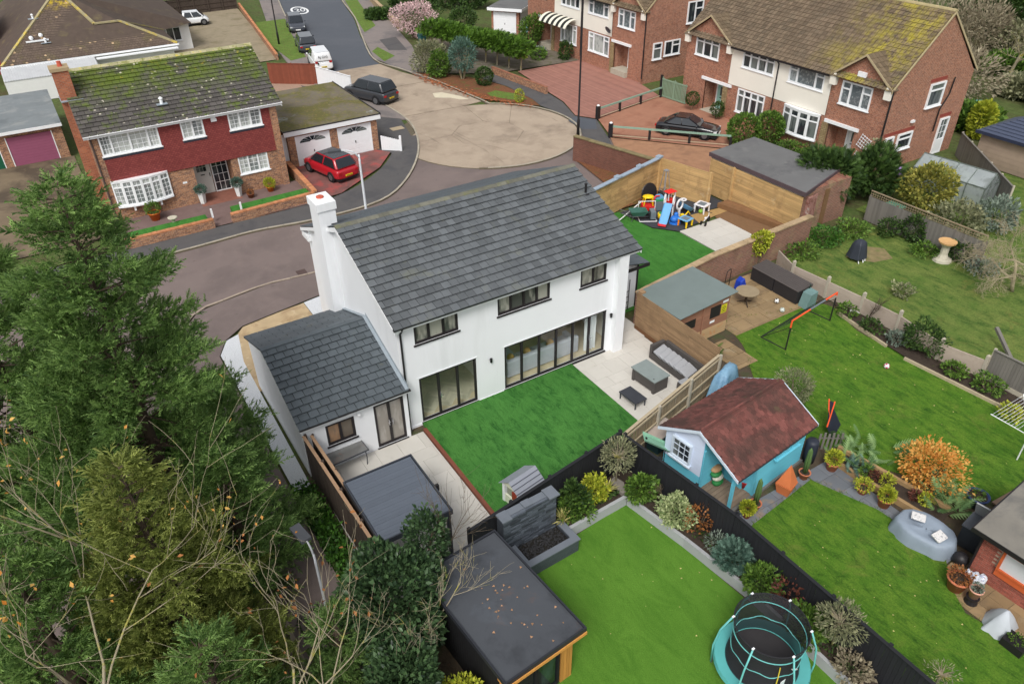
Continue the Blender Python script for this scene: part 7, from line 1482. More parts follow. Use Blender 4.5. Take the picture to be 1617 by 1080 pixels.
pot('terracotta pot with yellow clipped ball beside the summerhouse porch', (7.85, -10.35, .05), .17, .3, plant='yg', pr=.24, ph=.24)
pot('terracotta pot with clipped ball by end of slate path', (12.15, -10.4, .05), .24, .38, plant='yg', pr=.3, ph=.3, n=700); pot('terracotta pot with ball shrub in front of sleepers', (12.2, -12.55, .05), .25, .4, plant='yg', pr=.27, ph=.27, n=700); pot('small pot with yellow leaved plant on slate path', (12.1, -11.75, .05), .2, .26, plant='yg', pr=.32, ph=.2, n=350)
pot('large terracotta pot of withered flowers near outbuilding', (11.1, -15.9, .05), .32, .5, plant='brown', pr=.36, ph=.2, n=300); p_ = pot('pale pink pot with grey plant on black stand', (11.05, -16.45, .3), .19, .36, M('pink_pot', (214, 160, 140), .8), 'grey', pr=.17, ph=.12, n=200, sz=.06); MB().lathe([(.2, -.25), (.16, -.1), (.2, -.002)], 12).build('stand', blackplastic, p_)
pot('orange glazed pot with shrub below the bow window', (-4.5, 25.3, .1), .35, .5, orange_glaze, 'green', pr=.45, ph=.4); pot('tall white pot with grey green shrub left of front door', (-1.5, 26.1, .1), .24, .75, whitepot, 'bluegreen', pr=.36, ph=.3, square=True); pot('tall white pot with grey green shrub right of front door', (.7, 25.95, .1), .24, .75, whitepot, 'bluegreen', pr=.36, ph=.3, square=True)
pot('orange pot with yellow shrub under right window', (2.6, 25.6, .1), .25, .35, orange_glaze, 'yg', pr=.35, ph=.35); pot('small brown pot beside right hand white pot', (1.25, 25.3, .1), .22, .28, M('brown_pot', (120, 70, 46), .7), 'brown', pr=.2, ph=.15, n=150); pot('blue glazed pot half hidden by fern', (14.9, -14.2, .05), .35, .45, M('blue_glaze', (44, 62, 104), .3), 'green', pr=.2, ph=.1, n=100)
st = thing('bird_bath', 'small stone bird bath on front grass strip', 'bird bath', (-3.75, 23.6, .1)); MB().lathe([(.16, 0), (.1, .08), (.09, .5), (.26, .58), (.28, .64), (.2, .62), (.01, .6)], 14).build('bowl_and_stem', M('pale_stone', (190, 184, 166), .9, .1, 5), st, True)
st = thing('bird_bath', 'pale stone bird bath on stepped base by trellis fence', 'bird bath', (30.0, -3.1, 0)); MB().lathe([(.5, 0), (.48, .12), (.34, .16)], 10).build('base', MATS['pale_stone'], st); MB().lathe([(.3, .16), (.2, .4), (.2, .8), (.34, 1.0)], 10).build('stem', MATS['pale_stone'], st); MB().lathe([(.2, .98), (.44, 1.06), (.46, 1.14), (.36, 1.12), (.01, 1.08)], 16).build('bowl', M('ochre_stone', (206, 164, 112), .9, .1, 5), st)
ob_ = thing('obelisk', 'terracotta pyramid shaped garden ornament on the path', 'ornament', (9.85, -10.25, .05), R(15)); tcm = M('clay', (200, 112, 66), .85, .08, 3); MB().add([(-.2, -.2, 0), (.2, -.2, 0), (.2, .2, 0), (-.2, .2, 0), (-.29, -.29, .45), (.29, -.29, .45), (.29, .29, .45), (-.29, .29, .45)], [(3, 2, 1, 0), (0, 1, 5, 4), (1, 2, 6, 5), (2, 3, 7, 6), (3, 0, 4, 7), (4, 5, 6, 7)]).build('base_block', tcm, ob_); MB().add([(-.27, -.27, .47), (.27, -.27, .47), (.27, .27, .47), (-.27, .27, .47), (0, 0, 1.3)], [(3, 2, 1, 0), (0, 1, 4), (1, 2, 4), (2, 3, 4), (3, 0, 4)]).build('spire', tcm, ob_)
for lab, l in (('tall cactus in terracotta pot by summerhouse post', (8.35, -10.25, .05)), ('tall cactus in terracotta pot by the water barrel', (10.95, -10.15, .05))):
    c = pot(lab, l, .2, .3); m = MB()
    for k in range(6): a = k*1.047; m.tube([(.05*math.cos(a), .05*math.sin(a), .25), (.07*math.cos(a), .07*math.sin(a), .8), (.05*math.cos(a), .05*math.sin(a), 1.3), (0, 0, 1.45)], [.035, .04, .03, .01], 5)
    m.build('cactus', M('cactus', (84, 112, 62), .7, .1), c, True)
wb = thing('water_barrel', 'dark water barrel at the corner of summerhouse', 'barrel', (11.85, -9.6, 0)); MB().lathe([(.22, 0), (.24, .5), (.24, .9), (.2, 1.0), (.02, 1.02)], 16).build('barrel', M('dark_blue_plastic', (44, 48, 60), .5), wb, True)
# porch clutter
bg_ = thing('compost_bags', 'stack of green and white compost bags on the porch', 'bags', (8.05, -8.75, .16), R(8))
for i, c in enumerate(((40, 120, 60), (210, 206, 190), (50, 130, 70), (190, 150, 110))): MB().ell((.05*(i % 2), .06*i, .1+.16*i), (.26, .18, .11), 10, 6).build('bag', M('bag%d' % i, c, .6, .15, 6), bg_, True)
rbk = thing('red_bucket', 'red plastic tub beside the porch door', 'tub', (8.75, -9.35, .15)); MB().lathe([(.14, 0), (.2, .3), (.22, .34), (.18, .32), (.01, .1)], 14).build('tub', M('red_plastic', (196, 30, 34), .4), rbk, True)
# covered garden furniture and barbecue at right
def draped(name, label, cat, loc, rz, L, W, h, mat, seed, wob=.06, taper=.85, dome=.15, pw=.5):
    t = thing(name, label, cat, loc, rz); r_ = random.Random(seed); m = MB(); N = 30; rings = [(1.04, 0), (1.02, .25), (.98, .55), (.96, .8), (.88, .97), (.6, 1.0+dome*.6), (.3, 1+dome*.9), (.02, 1+dome)]; vs = []; fs = []; ph = [r_.uniform(0, 6.28) for _ in range(4)]
    for j, (s, z) in enumerate(rings):
        for k in range(N):
            a = 2*math.pi*k/N; sx = abs(math.cos(a))**pw*math.copysign(1, math.cos(a)); sy = abs(math.sin(a))**pw*math.copysign(1, math.sin(a)); fold = 1+wob*math.sin(a*7+ph[0]+z)*(1-z*.6)+wob*.6*math.sin(a*13+ph[1])*(1-z*.6)
            vs.append((L/2*s*sx*fold*(1-(1-taper)*z), W/2*s*sy*fold*(1-(1-taper)*z), h*z+(.05*h*math.sin(a*3+ph[2]) if 0 < z < 1 else 0)))
    for j in range(len(rings)-1): fs += [(j*N+k, j*N+(k+1) % N, (j+1)*N+(k+1) % N, (j+1)*N+k) for k in range(N)]
    m.add(vs, fs).build('cover', mat, t, True); return t
grc = M('grey_cover', (140, 152, 166), .55, .1, 2, bump=.4, bscale=4); cs = draped('lounger', 'garden seat under grey cover with two pale cushions', 'furniture', (12.05, -14.15, .05), R(-78), 2.0, 1.35, .55, grc, 3, .045, .97, -.2, .8)
for x, y, c in ((-.35, .1, 0), (.45, -.25, 1)): q = MB(Matrix.Translation((x, y, .62)) @ Matrix.Rotation(.3+c, 4, 'Z') @ Matrix.Rotation(.25*c, 4, 'X')); q.bx(-.22, .22, -.17, .17, 0, .08); q.build('cushion', M('print_cushion', (216, 214, 212), .9, .1, 9, blots=(((120, 124, 130), 12, .56, .6, .7),)), cs, bevel=.03)
draped('covered_item', 'pale grey covered garden item below the outbuilding window', 'furniture', (10.95, -17.4, .05), .3, .95, .8, .5, M('pale_cover', (182, 188, 194), .6, .08, 2), 5, .08, .55, .5)
bqc = draped('covered_barbecue', 'barbecue under black cover on the far lawn', 'barbecue', (26.3, -.55, .18), 0, .85, .8, .85, M('black_cover', (52, 56, 66), .5, .1, 3, bump=.3, bscale=5), 6, .08, .72, .2)
for x, y in ((-.3, -.4), (0, -.45), (.25, -.38)): MB().tube([(x, y, -.18), (x+.05, y+.15, .12)], .025, 6).build('leg', upvc_white, bqc)
bq = thing('grill_cabinet', 'black slatted storage cabinet with open grey lid by the outbuilding', 'cabinet', (12.75, -14.85, 0), R(-82)); MB().bx(0, 1.1, 0, .75, .05, .9).build('body', M('cabinet_black', (42, 46, 50), .6), bq); MB().bx(-.03, 1.13, -.03, .78, .9, .96).build('top', M('cabinet_top', (84, 88, 94), .5), bq)
for k in range(5): MB().bx(.3+.06*k, .34+.06*k, .15, .6-.05*k, .962, .972).build('top_slot', blackplastic, bq)
q = MB(Matrix.Translation((0, .78, .96)) @ Matrix.Rotation(R(28), 4, 'X')); q.bx(0, 1.1, 0, .05, 0, .75); q.build('lid', M('lid_grey', (150, 152, 154), .5, .05), bq)
bb = thing('black_ball', 'large black ball between cabinet and outbuilding', 'ball', (12.1, -15.4, .25)); MB().ell((0, 0, 0), (.24, .24, .24), 14, 9).build('ball', blackplastic, bb, True)
bg2 = thing('printed_bags', 'crumpled white and blue bags behind terracotta pot', 'bags', (11.75, -15.85, .05)); [MB().ell((.1*i, -.18*i, .16), (.18, .14, .2), 9, 6, .12).build('bag', M('print_bag', (208, 214, 222), .6, .1, 6, blots=(((60, 100, 160), 7, .56, .6, .8), ((190, 40, 44), 9, .64, .66, .9))), bg2) for i in range(3)]
pt_ = thing('patio_planter', 'black square planter with young plants at right edge', 'planter', (10.65, -18.0, .05)); MB().bx(-.25, .25, -.3, .3, 0, .28).build('box', blackplastic, pt_); p, d = blob(120, .2, .25, .15, .2, .3, 4); p[:, 2] += .35; foliage('seedlings', pt_, p, d+np.array([0, 0, .6]), np.full(120, .08), leaf_tpl(), LM['green'])
rp2 = thing('low_platform', 'weathered timber deck corner near rotary dryer', 'deck', (15.4, -14.5, 0), R(-4))
for i in range(8): MB().bx(0, 2.6, -.2*i-.19, -.2*i, .1, .16).build('plank', M('worn_plank', (128, 108, 90), .9, .15, 3, rnd=.12), rp2)
ro = thing('rotary_dryer', 'white rotary clothes dryer at right edge', 'dryer', (18.35, -13.75, 0)); MB().tube([(0, 0, 0), (0, 0, 1.9)], .025, 8).build('pole', upvc_white, ro)
for k in range(4): a = R(45+90*k); MB().tube([(0, 0, 1.2), (1.5*math.cos(a), 1.5*math.sin(a), 1.95)], .018, 6).build('arm', upvc_white, ro)
for j in range(9):
    s = .3+.08*j*1.05; m = MB(); c4 = [(1.5*s*math.cos(R(45+90*k)), 1.5*s*math.sin(R(45+90*k)), 1.2+.75*s) for k in range(4)]
    for k in range(4): m.tube([c4[k], c4[(k+1) % 4]], .006, 4)
    m.build('line', upvc_white, ro)
# storage boxes, bistro table, goal and balls
rat = M('black_rattan', (44, 42, 44), .7, .08, 4, bump=.4, bscale=40); ratl = M('box_lid', (84, 78, 76), .7, .06, 3)
for i, (y0, y1) in enumerate(((-.45, .98), (-1.95, -.5))):
    t = thing('storage_box', ['black rattan storage box nearest the brick wall', 'black rattan storage box next to green bin'][i], 'storage box', (19.95, y0, .05)); L = y1-y0
    MB().bx(0, .95, 0, L, 0, .72).build('body', rat, t); MB().add([(-.03, -.02, .73), (1.0, -.02, .85), (1.0, L+.02, .85), (-.03, L+.02, .73), (-.03, -.02, .70), (1.0, -.02, .70), (1.0, L+.02, .70), (-.03, L+.02, .70)], [(0, 1, 2, 3), (0, 4, 5, 1), (1, 5, 6, 2), (2, 6, 7, 3), (3, 7, 4, 0)]).build('lid', ratl, t)
    for k in range(7): MB().bar((.1+.13*k, 0, .755+.015*k), (.1+.13*k, L, .755+.015*k), .03, .012).build('lid_rib', ratl, t)
gb = thing('garden_tool_bin', 'grey green plastic bin at end of storage boxes', 'bin', (20.3, -2.3, 0)); MB().add([(-.3, -.25, 0), (.35, -.25, 0), (.35, .25, 0), (-.3, .25, 0), (-.1, -.25, .75), (.35, -.25, .85), (.35, .25, .85), (-.1, .25, .75)], [(0, 1, 5, 4), (1, 2, 6, 5), (2, 3, 7, 6), (3, 0, 4, 7), (4, 5, 6, 7)]).build('body', M('grey_green_plastic', (108, 136, 134), .5), gb); MB().tube([(-.1, .27, .2), (.2, .28, .5), (.3, .2, 1.0), (.1, .1, 1.15)], .03, 6).build('hose', M('dark_green', (40, 66, 54), .6), gb, True)
bt_ = thing('bistro_table', 'round wooden garden table on the wet flagstones', 'table', (18.0, -.55, .04)); MB().lathe([(.55, .68), (.56, .72), (.01, .73)], 22).build('table_top', M('weathered_top', (150, 134, 108), .8, .1, 4), bt_); MB().tube([(0, 0, .1), (0, 0, .68)], .06, 8).build('stem', dark_bark, bt_)
for k in range(3): a = k*2.1; MB().tube([(0, 0, .2), (.4*math.cos(a), .4*math.sin(a), 0)], .03, 6).build('leg', dark_bark, bt_)
blt = thing('blue_toy', 'blue plastic ride on toy near brick wall', 'toy', (18.75, .55, .04)); MB().add([(-.25, -.2, .05), (.3, -.2, .05), (.3, .2, .05), (-.25, .2, .05), (-.2, -.18, .55), (.05, -.18, .7), (.05, .18, .7), (-.2, .18, .55)], [(3, 2, 1, 0), (0, 1, 5, 4), (1, 2, 6, 5), (2, 3, 7, 6), (3, 0, 4, 7), (4, 5, 6, 7)]).build('body', M('blue_plastic', (30, 62, 170), .35), blt, bevel=.04); MB().ell((.1, 0, .45), (.12, .12, .12)).build('seat', M('orange_plastic', (226, 120, 80), .4), blt)
sw = thing('garden_hoop', 'bent black metal hoop leaning at brick wall', 'hoop', (18.0, .9, .04)); MB().tube([(0, 0, 0), (0, 0, .8), (.15, .1, 1.0), (.5, .2, 1.0), (.6, .25, .8), (.6, .25, 0)], .02, 6).build('tube', blackplastic, sw)
gl = thing('football_goal', 'orange and black football goal with net on the lawn', 'goal', (16.63, -4.29, .02), math.atan2(.5, 3.58)); om = M('orange_tube', (236, 92, 50), .4); GWl, gh = 3.62, 1.55
MB().tube([(0, 0, gh-.35), (0, 0, gh), (.45, 0, gh)], .04, 8).build('orange_corner', om, gl); MB().tube([(GWl, 0, gh-.15), (GWl, 0, gh), (GWl-1.0, 0, gh)], .04, 8).build('orange_corner', om, gl); MB().tube([(.45, 0, gh), (1.4, 0, gh)], .04, 8).build('orange_bar', om, gl); MB().tube([(1.4, 0, gh), (GWl-1.0, 0, gh)], .04, 8).build('grey_bar', M('grey_tube', (110, 118, 126), .5), gl)
for x in (0, GWl): MB().tube([(x, 0, 0), (x, 0, gh-.3)], .035, 8).build('post', blackplastic, gl); MB().tube([(x, 0, .02), (x, 1.3, .02)], .025, 6).build('ground_bar', blackplastic, gl); MB().tube([(x, 0, gh-.35), (x, 1.3, .02)], .015, 6).build('stay', blackplastic, gl)
MB().tube([(0, 1.3, .02), (GWl, 1.3, .02)], .025, 6).build('ground_bar', blackplastic, gl); nm_ = MB()
for i in range(25): x = GWl*i/24; nm_.tube([(x, .02, gh-.05), (x, .75, .75), (x, 1.28, .05)], .004, 3)
for j in range(13): t_ = j/12; nm_.tube([(0, .02+1.26*t_, gh-.05-1.45*t_**.9), (GWl, .02+1.26*t_, gh-.05-1.45*t_**.9)], .004, 3)
tag(nm_.build('net', M('net_black', (36, 40, 44), .8), gl), kind='stuff')
def ball(label, loc, r, c1, c2):
    t = thing('football', label, 'ball', (loc[0], loc[1], loc[2]+r)); MB().ell((0, 0, 0), (r, r, r), 16, 12).build('ball', M('ball_%d_%d' % c1[:2], c1, .4), t, True)
    for (a, e) in ((0, .2), (1.3, -.3), (2.5, .4), (3.8, -.1), (5, .5), (.5, 1.1), (3, 1.2), (4.4, -.6)):
        d = Vector((math.cos(a)*math.cos(e), math.sin(a)*math.cos(e), math.sin(e))); x = d.orthogonal().normalized(); y = d.cross(x); MB().poly([tuple(d*r*1.01+(x*math.cos(k*1.2566)+y*math.sin(k*1.2566))*r*.38) for k in range(5)]).build('patch', M('patch_%d' % c2[0], c2, .4), t)
ball('black and white football on flagstones', (19.3, -1.35, .04), .12, (226, 226, 222), (30, 30, 34)); ball('pale football beside orange goal corner', (18.9, -2.05, .03), .12, (206, 214, 206), (150, 160, 152)); ball('pink and white football in middle of lawn', (19.19, -7.58, .02), .12, (232, 226, 228), (196, 40, 84))
pd = thing('lawn_toy', 'yellow green and white hoop toy lying on lawn by goal', 'toy', (21.2, -3.3, .03), R(-60)); MB().tube([(0, 0, .03), (1.0, .05, .03), (1.15, .15, .03), (1.0, .25, .03), (0, .22, .03)], .02, 6).build('hoop', M('lime', (196, 206, 110), .5), pd, True); MB().bx(.65, 1.1, .06, .22, .02, .08).build('panel', upvc_white, pd)
fc = thing('small_goal', 'small orange framed folding goal by the summerhouse corner', 'goal', (13.6, -9.0, 0), R(25)); MB().tube([(-.5, 0, .75), (.9, .1, .95)], .03, 6).build('bar', om, fc); MB().tube([(.1, 0, .5), (0, .15, 1.15), (.6, .3, 1.2), (.7, .1, .6)], .025, 6).build('frame', om, fc); MB().add([(-.5, 0, .72), (.7, .1, .85), (.75, -.35, .1), (-.4, -.3, .1)], [(0, 1, 2, 3)]).add([(0, .15, 1.12), (.6, .3, 1.16), (.9, .1, .9), (-.5, 0, .72)], [(0, 1, 2, 3)]).build('fabric', M('navy_fabric', (34, 38, 54), .8, .1), fc)
pk = thing('small_picket', 'short weathered picket panel behind water barrel', 'fence', (12.6, -9.35, 0), R(-35))
for i in range(6): MB().bx(i*.16, i*.16+.08, 0, .025, 0, .75+.06*(i % 2)).build('picket', grey_board, pk)
MB().bx(0, .95, .026, .05, .5, .56).build('rail', grey_board, pk)
tp = draped('tarpaulin_heap', 'pale blue tarpaulin heap beside picket fence', 'tarpaulin', (11.75, -5.25, .0), R(20), 2.1, .8, 1.45, M('blue_tarp', (124, 162, 188), .5, .1, 3, bump=.5, bscale=5, blots=(((84, 120, 150), 1.8, .5, .6, .6),)), 9, .14, .7, .15)
lb = thing('storage_bench', 'pale topped dark teal storage bench behind the summerhouse', 'bench', (7.35, -6.35, 0), R(10)); MB().bx(0, 1.1, 0, .6, 0, .72).build('body', M('dark_teal', (40, 70, 76), .6), lb); MB().bx(-.05, 1.15, -.05, .65, .722, .78).build('lid', M('pale_lid', (182, 168, 158), .7), lb)
gs = thing('green_slide', 'pale green plastic slide leaning in fence corner', 'toy', (6.35, -6.55, .0), R(-30)); MB().add([(0, -.2, 1.5), (0, .2, 1.5), (1.0, .2, .9), (1.0, -.2, .9), (0, -.24, 1.6), (0, .24, 1.6), (1.0, .24, 1.0), (1.0, -.24, 1.0)], [(0, 1, 2, 3), (0, 3, 7, 4), (1, 5, 6, 2)]).build('chute', M('pale_green_plastic', (130, 176, 150), .4), gs); MB().tube([(.9, -.1, .9), (1.15, 0, 1.0), (1.25, .1, .7)], .05, 6).build('hose', M('orange_hose', (206, 140, 110), .5), gs); MB().bar((.1, 0, 0), (.1, 0, 1.5), .06).bar((.85, 0, 0), (.85, 0, .95), .06).build('support', blackplastic, gs)
# rattan set on the patio
rg = M('grey_rattan', (82, 78, 76), .75, .08, 5, bump=.4, bscale=40); cushm = M('grey_cushion', (158, 160, 164), .9, .05, 3)
sf = thing('rattan_sofa', 'dark rattan corner sofa with grey cushions stacked on it', 'sofa', (11.0, -3.9, .04)); MB().bx(.1, .85, 0, 2.3, .02, .32).build('seat', rg, sf); MB().bx(.852, 1.0, 0, 2.3, .02, .72).bx(.1, .85, 2.302, 2.45, .02, .72).build('back_panel', rg, sf)
for i in range(6): q = MB(Matrix.Translation((.45, .4+.32*i, .45)) @ Matrix.Rotation(R(25), 4, 'X') @ Matrix.Rotation(R(12), 4, 'Z')); q.bx(-.36, .36, -.26, .26, -.05, .05); q.build('cushion', cushm, sf, bevel=.04)
rt_ = thing('rattan_table', 'grey glass topped rattan table by the sofa', 'table', (9.55, -3.55, .04), R(4)); MB().bx(-.05, .85, -.05, 1.35, .62, .67).build('table_top', M('grey_glass', (134, 144, 142), .25, .08, 3), rt_); MB().bx(0, .8, 0, .12, 0, .62).bx(0, .8, 1.18, 1.3, 0, .62).bx(.02, .1, .12, 1.18, .1, .62).build('base_panel', rg, rt_); MB().lathe([(.03, .672), (.02, .68)], 10, (.1, .15, 0)).build('parasol_hole', blackplastic, rt_)
os_ = thing('rattan_stool', 'low rattan stool tucked beside rattan table', 'stool', (10.65, -4.25, .04)); MB().bx(0, .5, 0, .5, 0, .33).build('base', rg, os_); MB().bx(0, .5, 0, .5, .332, .4).build('cushion', cushm, os_, bevel=.03)
lt_ = thing('low_table', 'low black garden table at the corner of artificial lawn', 'table', (8.25, -3.95, .04), R(3)); MB().bx(0, .62, 0, 1.0, .3, .36).build('table_top', M('black_top', (58, 60, 66), .4), lt_)
for x in (.03, .55):
    for y in (.03, .93): MB().bx(x, x+.04, y, y+.04, 0, .3).build('leg', tr, lt_)
mg = thing('metal_gate', 'narrow black metal gate at the side of white house', 'gate', (11.9, 2.0, .04), R(10))
for i in range(4): MB().tube([(0, 0, .15+.3*i), (.95, 0, .15+.3*i)], .015, 5).build('bar', blackplastic, mg)
for x in (0, .95): MB().tube([(x, 0, 0), (x, 0, 1.15+.5*(x > 0))], .02, 6).build('post', blackplastic, mg)
# toy house on the lawn
th = thing('toy_house', 'small plastic playhouse with grey roof on artificial lawn', 'toy house', (1.35, -6.1, .13), R(10)); cw = M('cream_plastic', (214, 218, 196), .5)
for x in (0, .9):
    for y in (0, .75): MB().bx(x, x+.12, y, y+.12, 0, .85).build('corner_post', upvc_white, th)
MB().bx(.02, .1, .12, .75, 0, .35).bx(.12, .9, .02, .1, 0, .3).bx(.12, .9, .77, .85, 0, .6).build('wall_panel', cw, th); MB().bx(.02, .1, .15, .4, .36, .7).build('shutter', M('red_brown_plastic', (150, 60, 44), .5), th)
MB().add([(-.1, -.12, .8), (1.15, -.12, .8), (1.15, .43, 1.2), (-.1, .43, 1.2), (-.1, .98, .8), (1.15, .98, .8)], [(0, 1, 2, 3), (3, 2, 5, 4)]).build('roof', M('grey_plastic_roof', (146, 150, 160), .5, .04), th)
for k in range(1, 4): f_ = k/4; MB().bar((-.1, -.12+.55*f_, .81+.4*f_), (1.15, -.12+.55*f_, .81+.4*f_), .03, .02).build('roof_rib', M('grey_rib', (90, 94, 104), .5), th)
MB().add([(0, 0, .82), (0, .87, .82), (0, .43, 1.15)], [(0, 1, 2)]).build('gable', cw, th)
pl_ = thing('wood_plank', 'short pale timber plank lying on the artificial lawn', 'plank', (2.95, -5.7, .14), R(22)); MB().bx(0, .95, 0, .1, 0, .05).build('plank', M('pine', (206, 160, 104), .8, .1), pl_)
# trampoline
TR = thing('trampoline', 'round turquoise trampoline with black safety net on turf', 'trampoline', (3.9, -14.6, .02)); tq = M('turquoise_pad', (92, 176, 174), .6, .06, 2); nb = M('mesh_black', (38, 38, 42), .8)
m = MB(); N = 36
for k in range(N):
    a0, a1 = 2*math.pi*k/N, 2*math.pi*(k+1)/N; m.add([(1.13*math.cos(a), 1.13*math.sin(a), .66) for a in (a0, a1)]+[(1.5*math.cos(a), 1.5*math.sin(a), .7) for a in (a1, a0)]+[(1.53*math.cos(a), 1.53*math.sin(a), .55) for a in (a1, a0)], [(0, 1, 2, 3), (3, 2, 4, 5)])
m.build('safety_pad', tq, TR); MB().lathe([(1.15, .62), (.01, .6)], 36).build('jump_mat', M('mat_black', (58, 56, 58), .7), TR); tm_ = M('turquoise_tube', (110, 190, 186), .5)
g = MB(); NN = 60
def netr(z): return 1.16-.1*math.sin(math.pi*(z-.65)/1.75)
for k in range(48):
    a0, a1 = 2*math.pi*k/48, 2*math.pi*(k+1)/48; zs_ = (.66, 1.1, 1.6, 2.05, 2.4)
    for z, z2 in zip(zs_[:-1], zs_[1:]): g.add([(netr(z)*math.cos(a0), netr(z)*math.sin(a0), z), (netr(z)*math.cos(a1), netr(z)*math.sin(a1), z), (netr(z2)*math.cos(a1), netr(z2)*math.sin(a1), z2), (netr(z2)*math.cos(a0), netr(z2)*math.sin(a0), z2)], [(0, 1, 2, 3)])
g.build('net', M('net_fabric', (44, 44, 48), .9, .05, alpha=.8), TR); MB().ring((0, 0, 2.42), 1.14, .02, 40, 6).build('top_rim', nb, TR)
MB().ring((0, 0, 2.05), netr(2.05)+.008, .02, 44, 5).build('upper_band', tm_, TR); MB().ring((0, 0, 1.35), netr(1.35)+.01, .018, 44, 5, z=lambda a: .05*math.sin(a*9)).build('lower_band', tm_, TR)
for k in range(6):
    a = 2*math.pi*k/6+.25; c, s = math.cos(a), math.sin(a); MB().tube([(1.52*c, 1.52*s, .05), (1.56*c, 1.56*s, .9), (1.45*c, 1.45*s, 1.7), (1.17*c, 1.17*s, 2.42)], .03, 7).build('net_pole', tm_, TR, True); MB().bx(1.16*c-.045, 1.16*c+.045, 1.16*s-.03, 1.16*s+.03, 2.42, 2.45).build('pole_cap', upvc_white, TR)
    MB().tube([(1.45*c, 1.45*s, .6), (1.5*c, 1.5*s, 0)], .03, 6).build('leg', rimm, TR)
for i in range(7): MB().bar((-.12+.045*i, -1.08-.002*i, 1.62-.03*i), (-.06+.045*i, -1.08, 1.52-.03*i), .03, .01).build('logo_stroke', upvc_white, TR)
MB().bx(-.5, -.3, -1.09, -1.08, 1.05, 1.28).build('label', upvc_white, TR); MB().tube([(-.6, -.98, 1.95), (-.62, -1.02, 1.5), (-.66, -1.05, .95)], .018, 5).build('zip', M('zip_yellow', (214, 190, 60), .6), TR)
TR.scale = (.86, .86, .9)
# ---------------------------------------------------------------- play area toys
def colr(n, c, r=.4): return M('toy_'+n, c, r, .03)
ty, tr_, tb_, tg, tw_, tgr = colr('yellow', (240, 200, 30)), colr('red', (214, 44, 40)), colr('blue', (44, 112, 200)), colr('green', (52, 140, 84)), colr('white', (226, 224, 226)), colr('grey', (112, 122, 130)); tlb = colr('light_blue', (112, 170, 214))
ht2 = thing('patio_heater', 'tall silver pyramid patio heater in fence corner', 'heater', (22.6, 10.7, .04)); stl = M('steel', (186, 188, 192), .35, .03, metal=.7)
for sx, sy in ((-1, -1), (1, -1), (1, 1), (-1, 1)): MB().bar((.3*sx, .3*sy, 0), (.09*sx, .09*sy, 2.0), .035).build('frame_leg', stl, ht2)
MB().bx(-.27, .27, -.27, .27, .02, .62).build('base_cabinet', M('heater_dark', (54, 56, 58), .5), ht2); MB().tube([(0, 0, .62), (0, 0, 1.95)], .05, 8).build('glass_tube', M('pale_tube', (190, 196, 198), .2), ht2); MB().bx(-.13, .13, -.13, .13, 1.96, 2.02).build('cap', stl, ht2); MB().bar((-.22, -.22, .75), (.22, -.22, .75), .03).bar((-.22, .22, .75), (.22, .22, .75), .03).bar((-.22, -.22, .75), (-.22, .22, .75), .03).bar((.22, -.22, .75), (.22, .22, .75), .03).build('brace', stl, ht2)
bd_ = thing('black_disc', 'black round cover leaning in the fence corner', 'cover', (21.7, 11.1, .04)); q = MB(Matrix.Translation((0, 0, .62)) @ Matrix.Rotation(R(78), 4, 'X')); q.lathe([(.01, 0), (.58, .01), (.62, .05), (.58, .09), (.01, .1)], 24); q.build('disc', blackplastic, bd_)
tcar = thing('toy_car', 'red and yellow ride on toy car by the fence', 'toy', (20.85, 10.1, .04), R(-30)); MB().add([(-.45, -.27, .12), (.45, -.27, .12), (.45, .27, .12), (-.45, .27, .12), (-.4, -.25, .5), (.35, -.25, .42), (.35, .25, .42), (-.4, .25, .5)], [(3, 2, 1, 0), (0, 1, 5, 4), (1, 2, 6, 5), (2, 3, 7, 6), (3, 0, 4, 7), (4, 5, 6, 7)]).build('body', tr_, tcar, bevel=.05); MB().ell((-.05, 0, .95), (.36, .28, .1), 12, 6).build('roof', ty, tcar, True)
for x, y in ((-.32, -.22), (-.32, .22), (.22, -.22), (.22, .22)): MB().tube([(x, y, .45), (x*.8, y, .93)], .04, 6).build('roof_pillar', ty, tcar)
for x, y in ((-.28, -.28), (-.28, .28), (.28, -.28), (.28, .28)): q = MB(Matrix.Translation((x, y, .12)) @ Matrix.Rotation(R(90), 4, 'X')); q.lathe([(.12, -.04), (.12, .04)], 14); q.build('wheel', blackplastic, tcar)
wbw = thing('wheelbarrow', 'green wheelbarrow with black tray tipped on turf', 'wheelbarrow', (19.55, 9.6, .03), R(-25)); MB().add([(-.3, -.22, .35), (.35, -.25, .3), (.35, .25, .3), (-.3, .22, .35), (-.45, -.34, .62), (.6, -.36, .6), (.6, .36, .6), (-.45, .34, .62)], [(3, 2, 1, 0), (0, 1, 5, 4), (1, 2, 6, 5), (2, 3, 7, 6), (3, 0, 4, 7)]).build('tray', colr('barrow_green', (62, 104, 92)), wbw)
for s in (-1, 1): MB().tube([(-1.0, .3*s, .6), (-.3, .26*s, .32), (.7, .08*s, .2)], .02, 6).build('handle', rimm, wbw); MB().tube([(-.25, .24*s, .32), (-.35, .24*s, 0)], .02, 6).build('leg', rimm, wbw)
q = MB(Matrix.Translation((.72, 0, .18)) @ Matrix.Rotation(R(90), 4, 'X')); q.lathe([(.1, -.05), (.18, -.04), (.18, .04), (.1, .05)], 16); q.build('wheel', tyre, wbw)
tl = thing('toy_slide', 'children plastic slide and swing frame with blue chute', 'toy slide', (21.2, 8.75, .04), R(215))
m = MB(); pts = [(0, .95), (.45, .62), (.9, .28), (1.15, .12), (1.4, .1)]
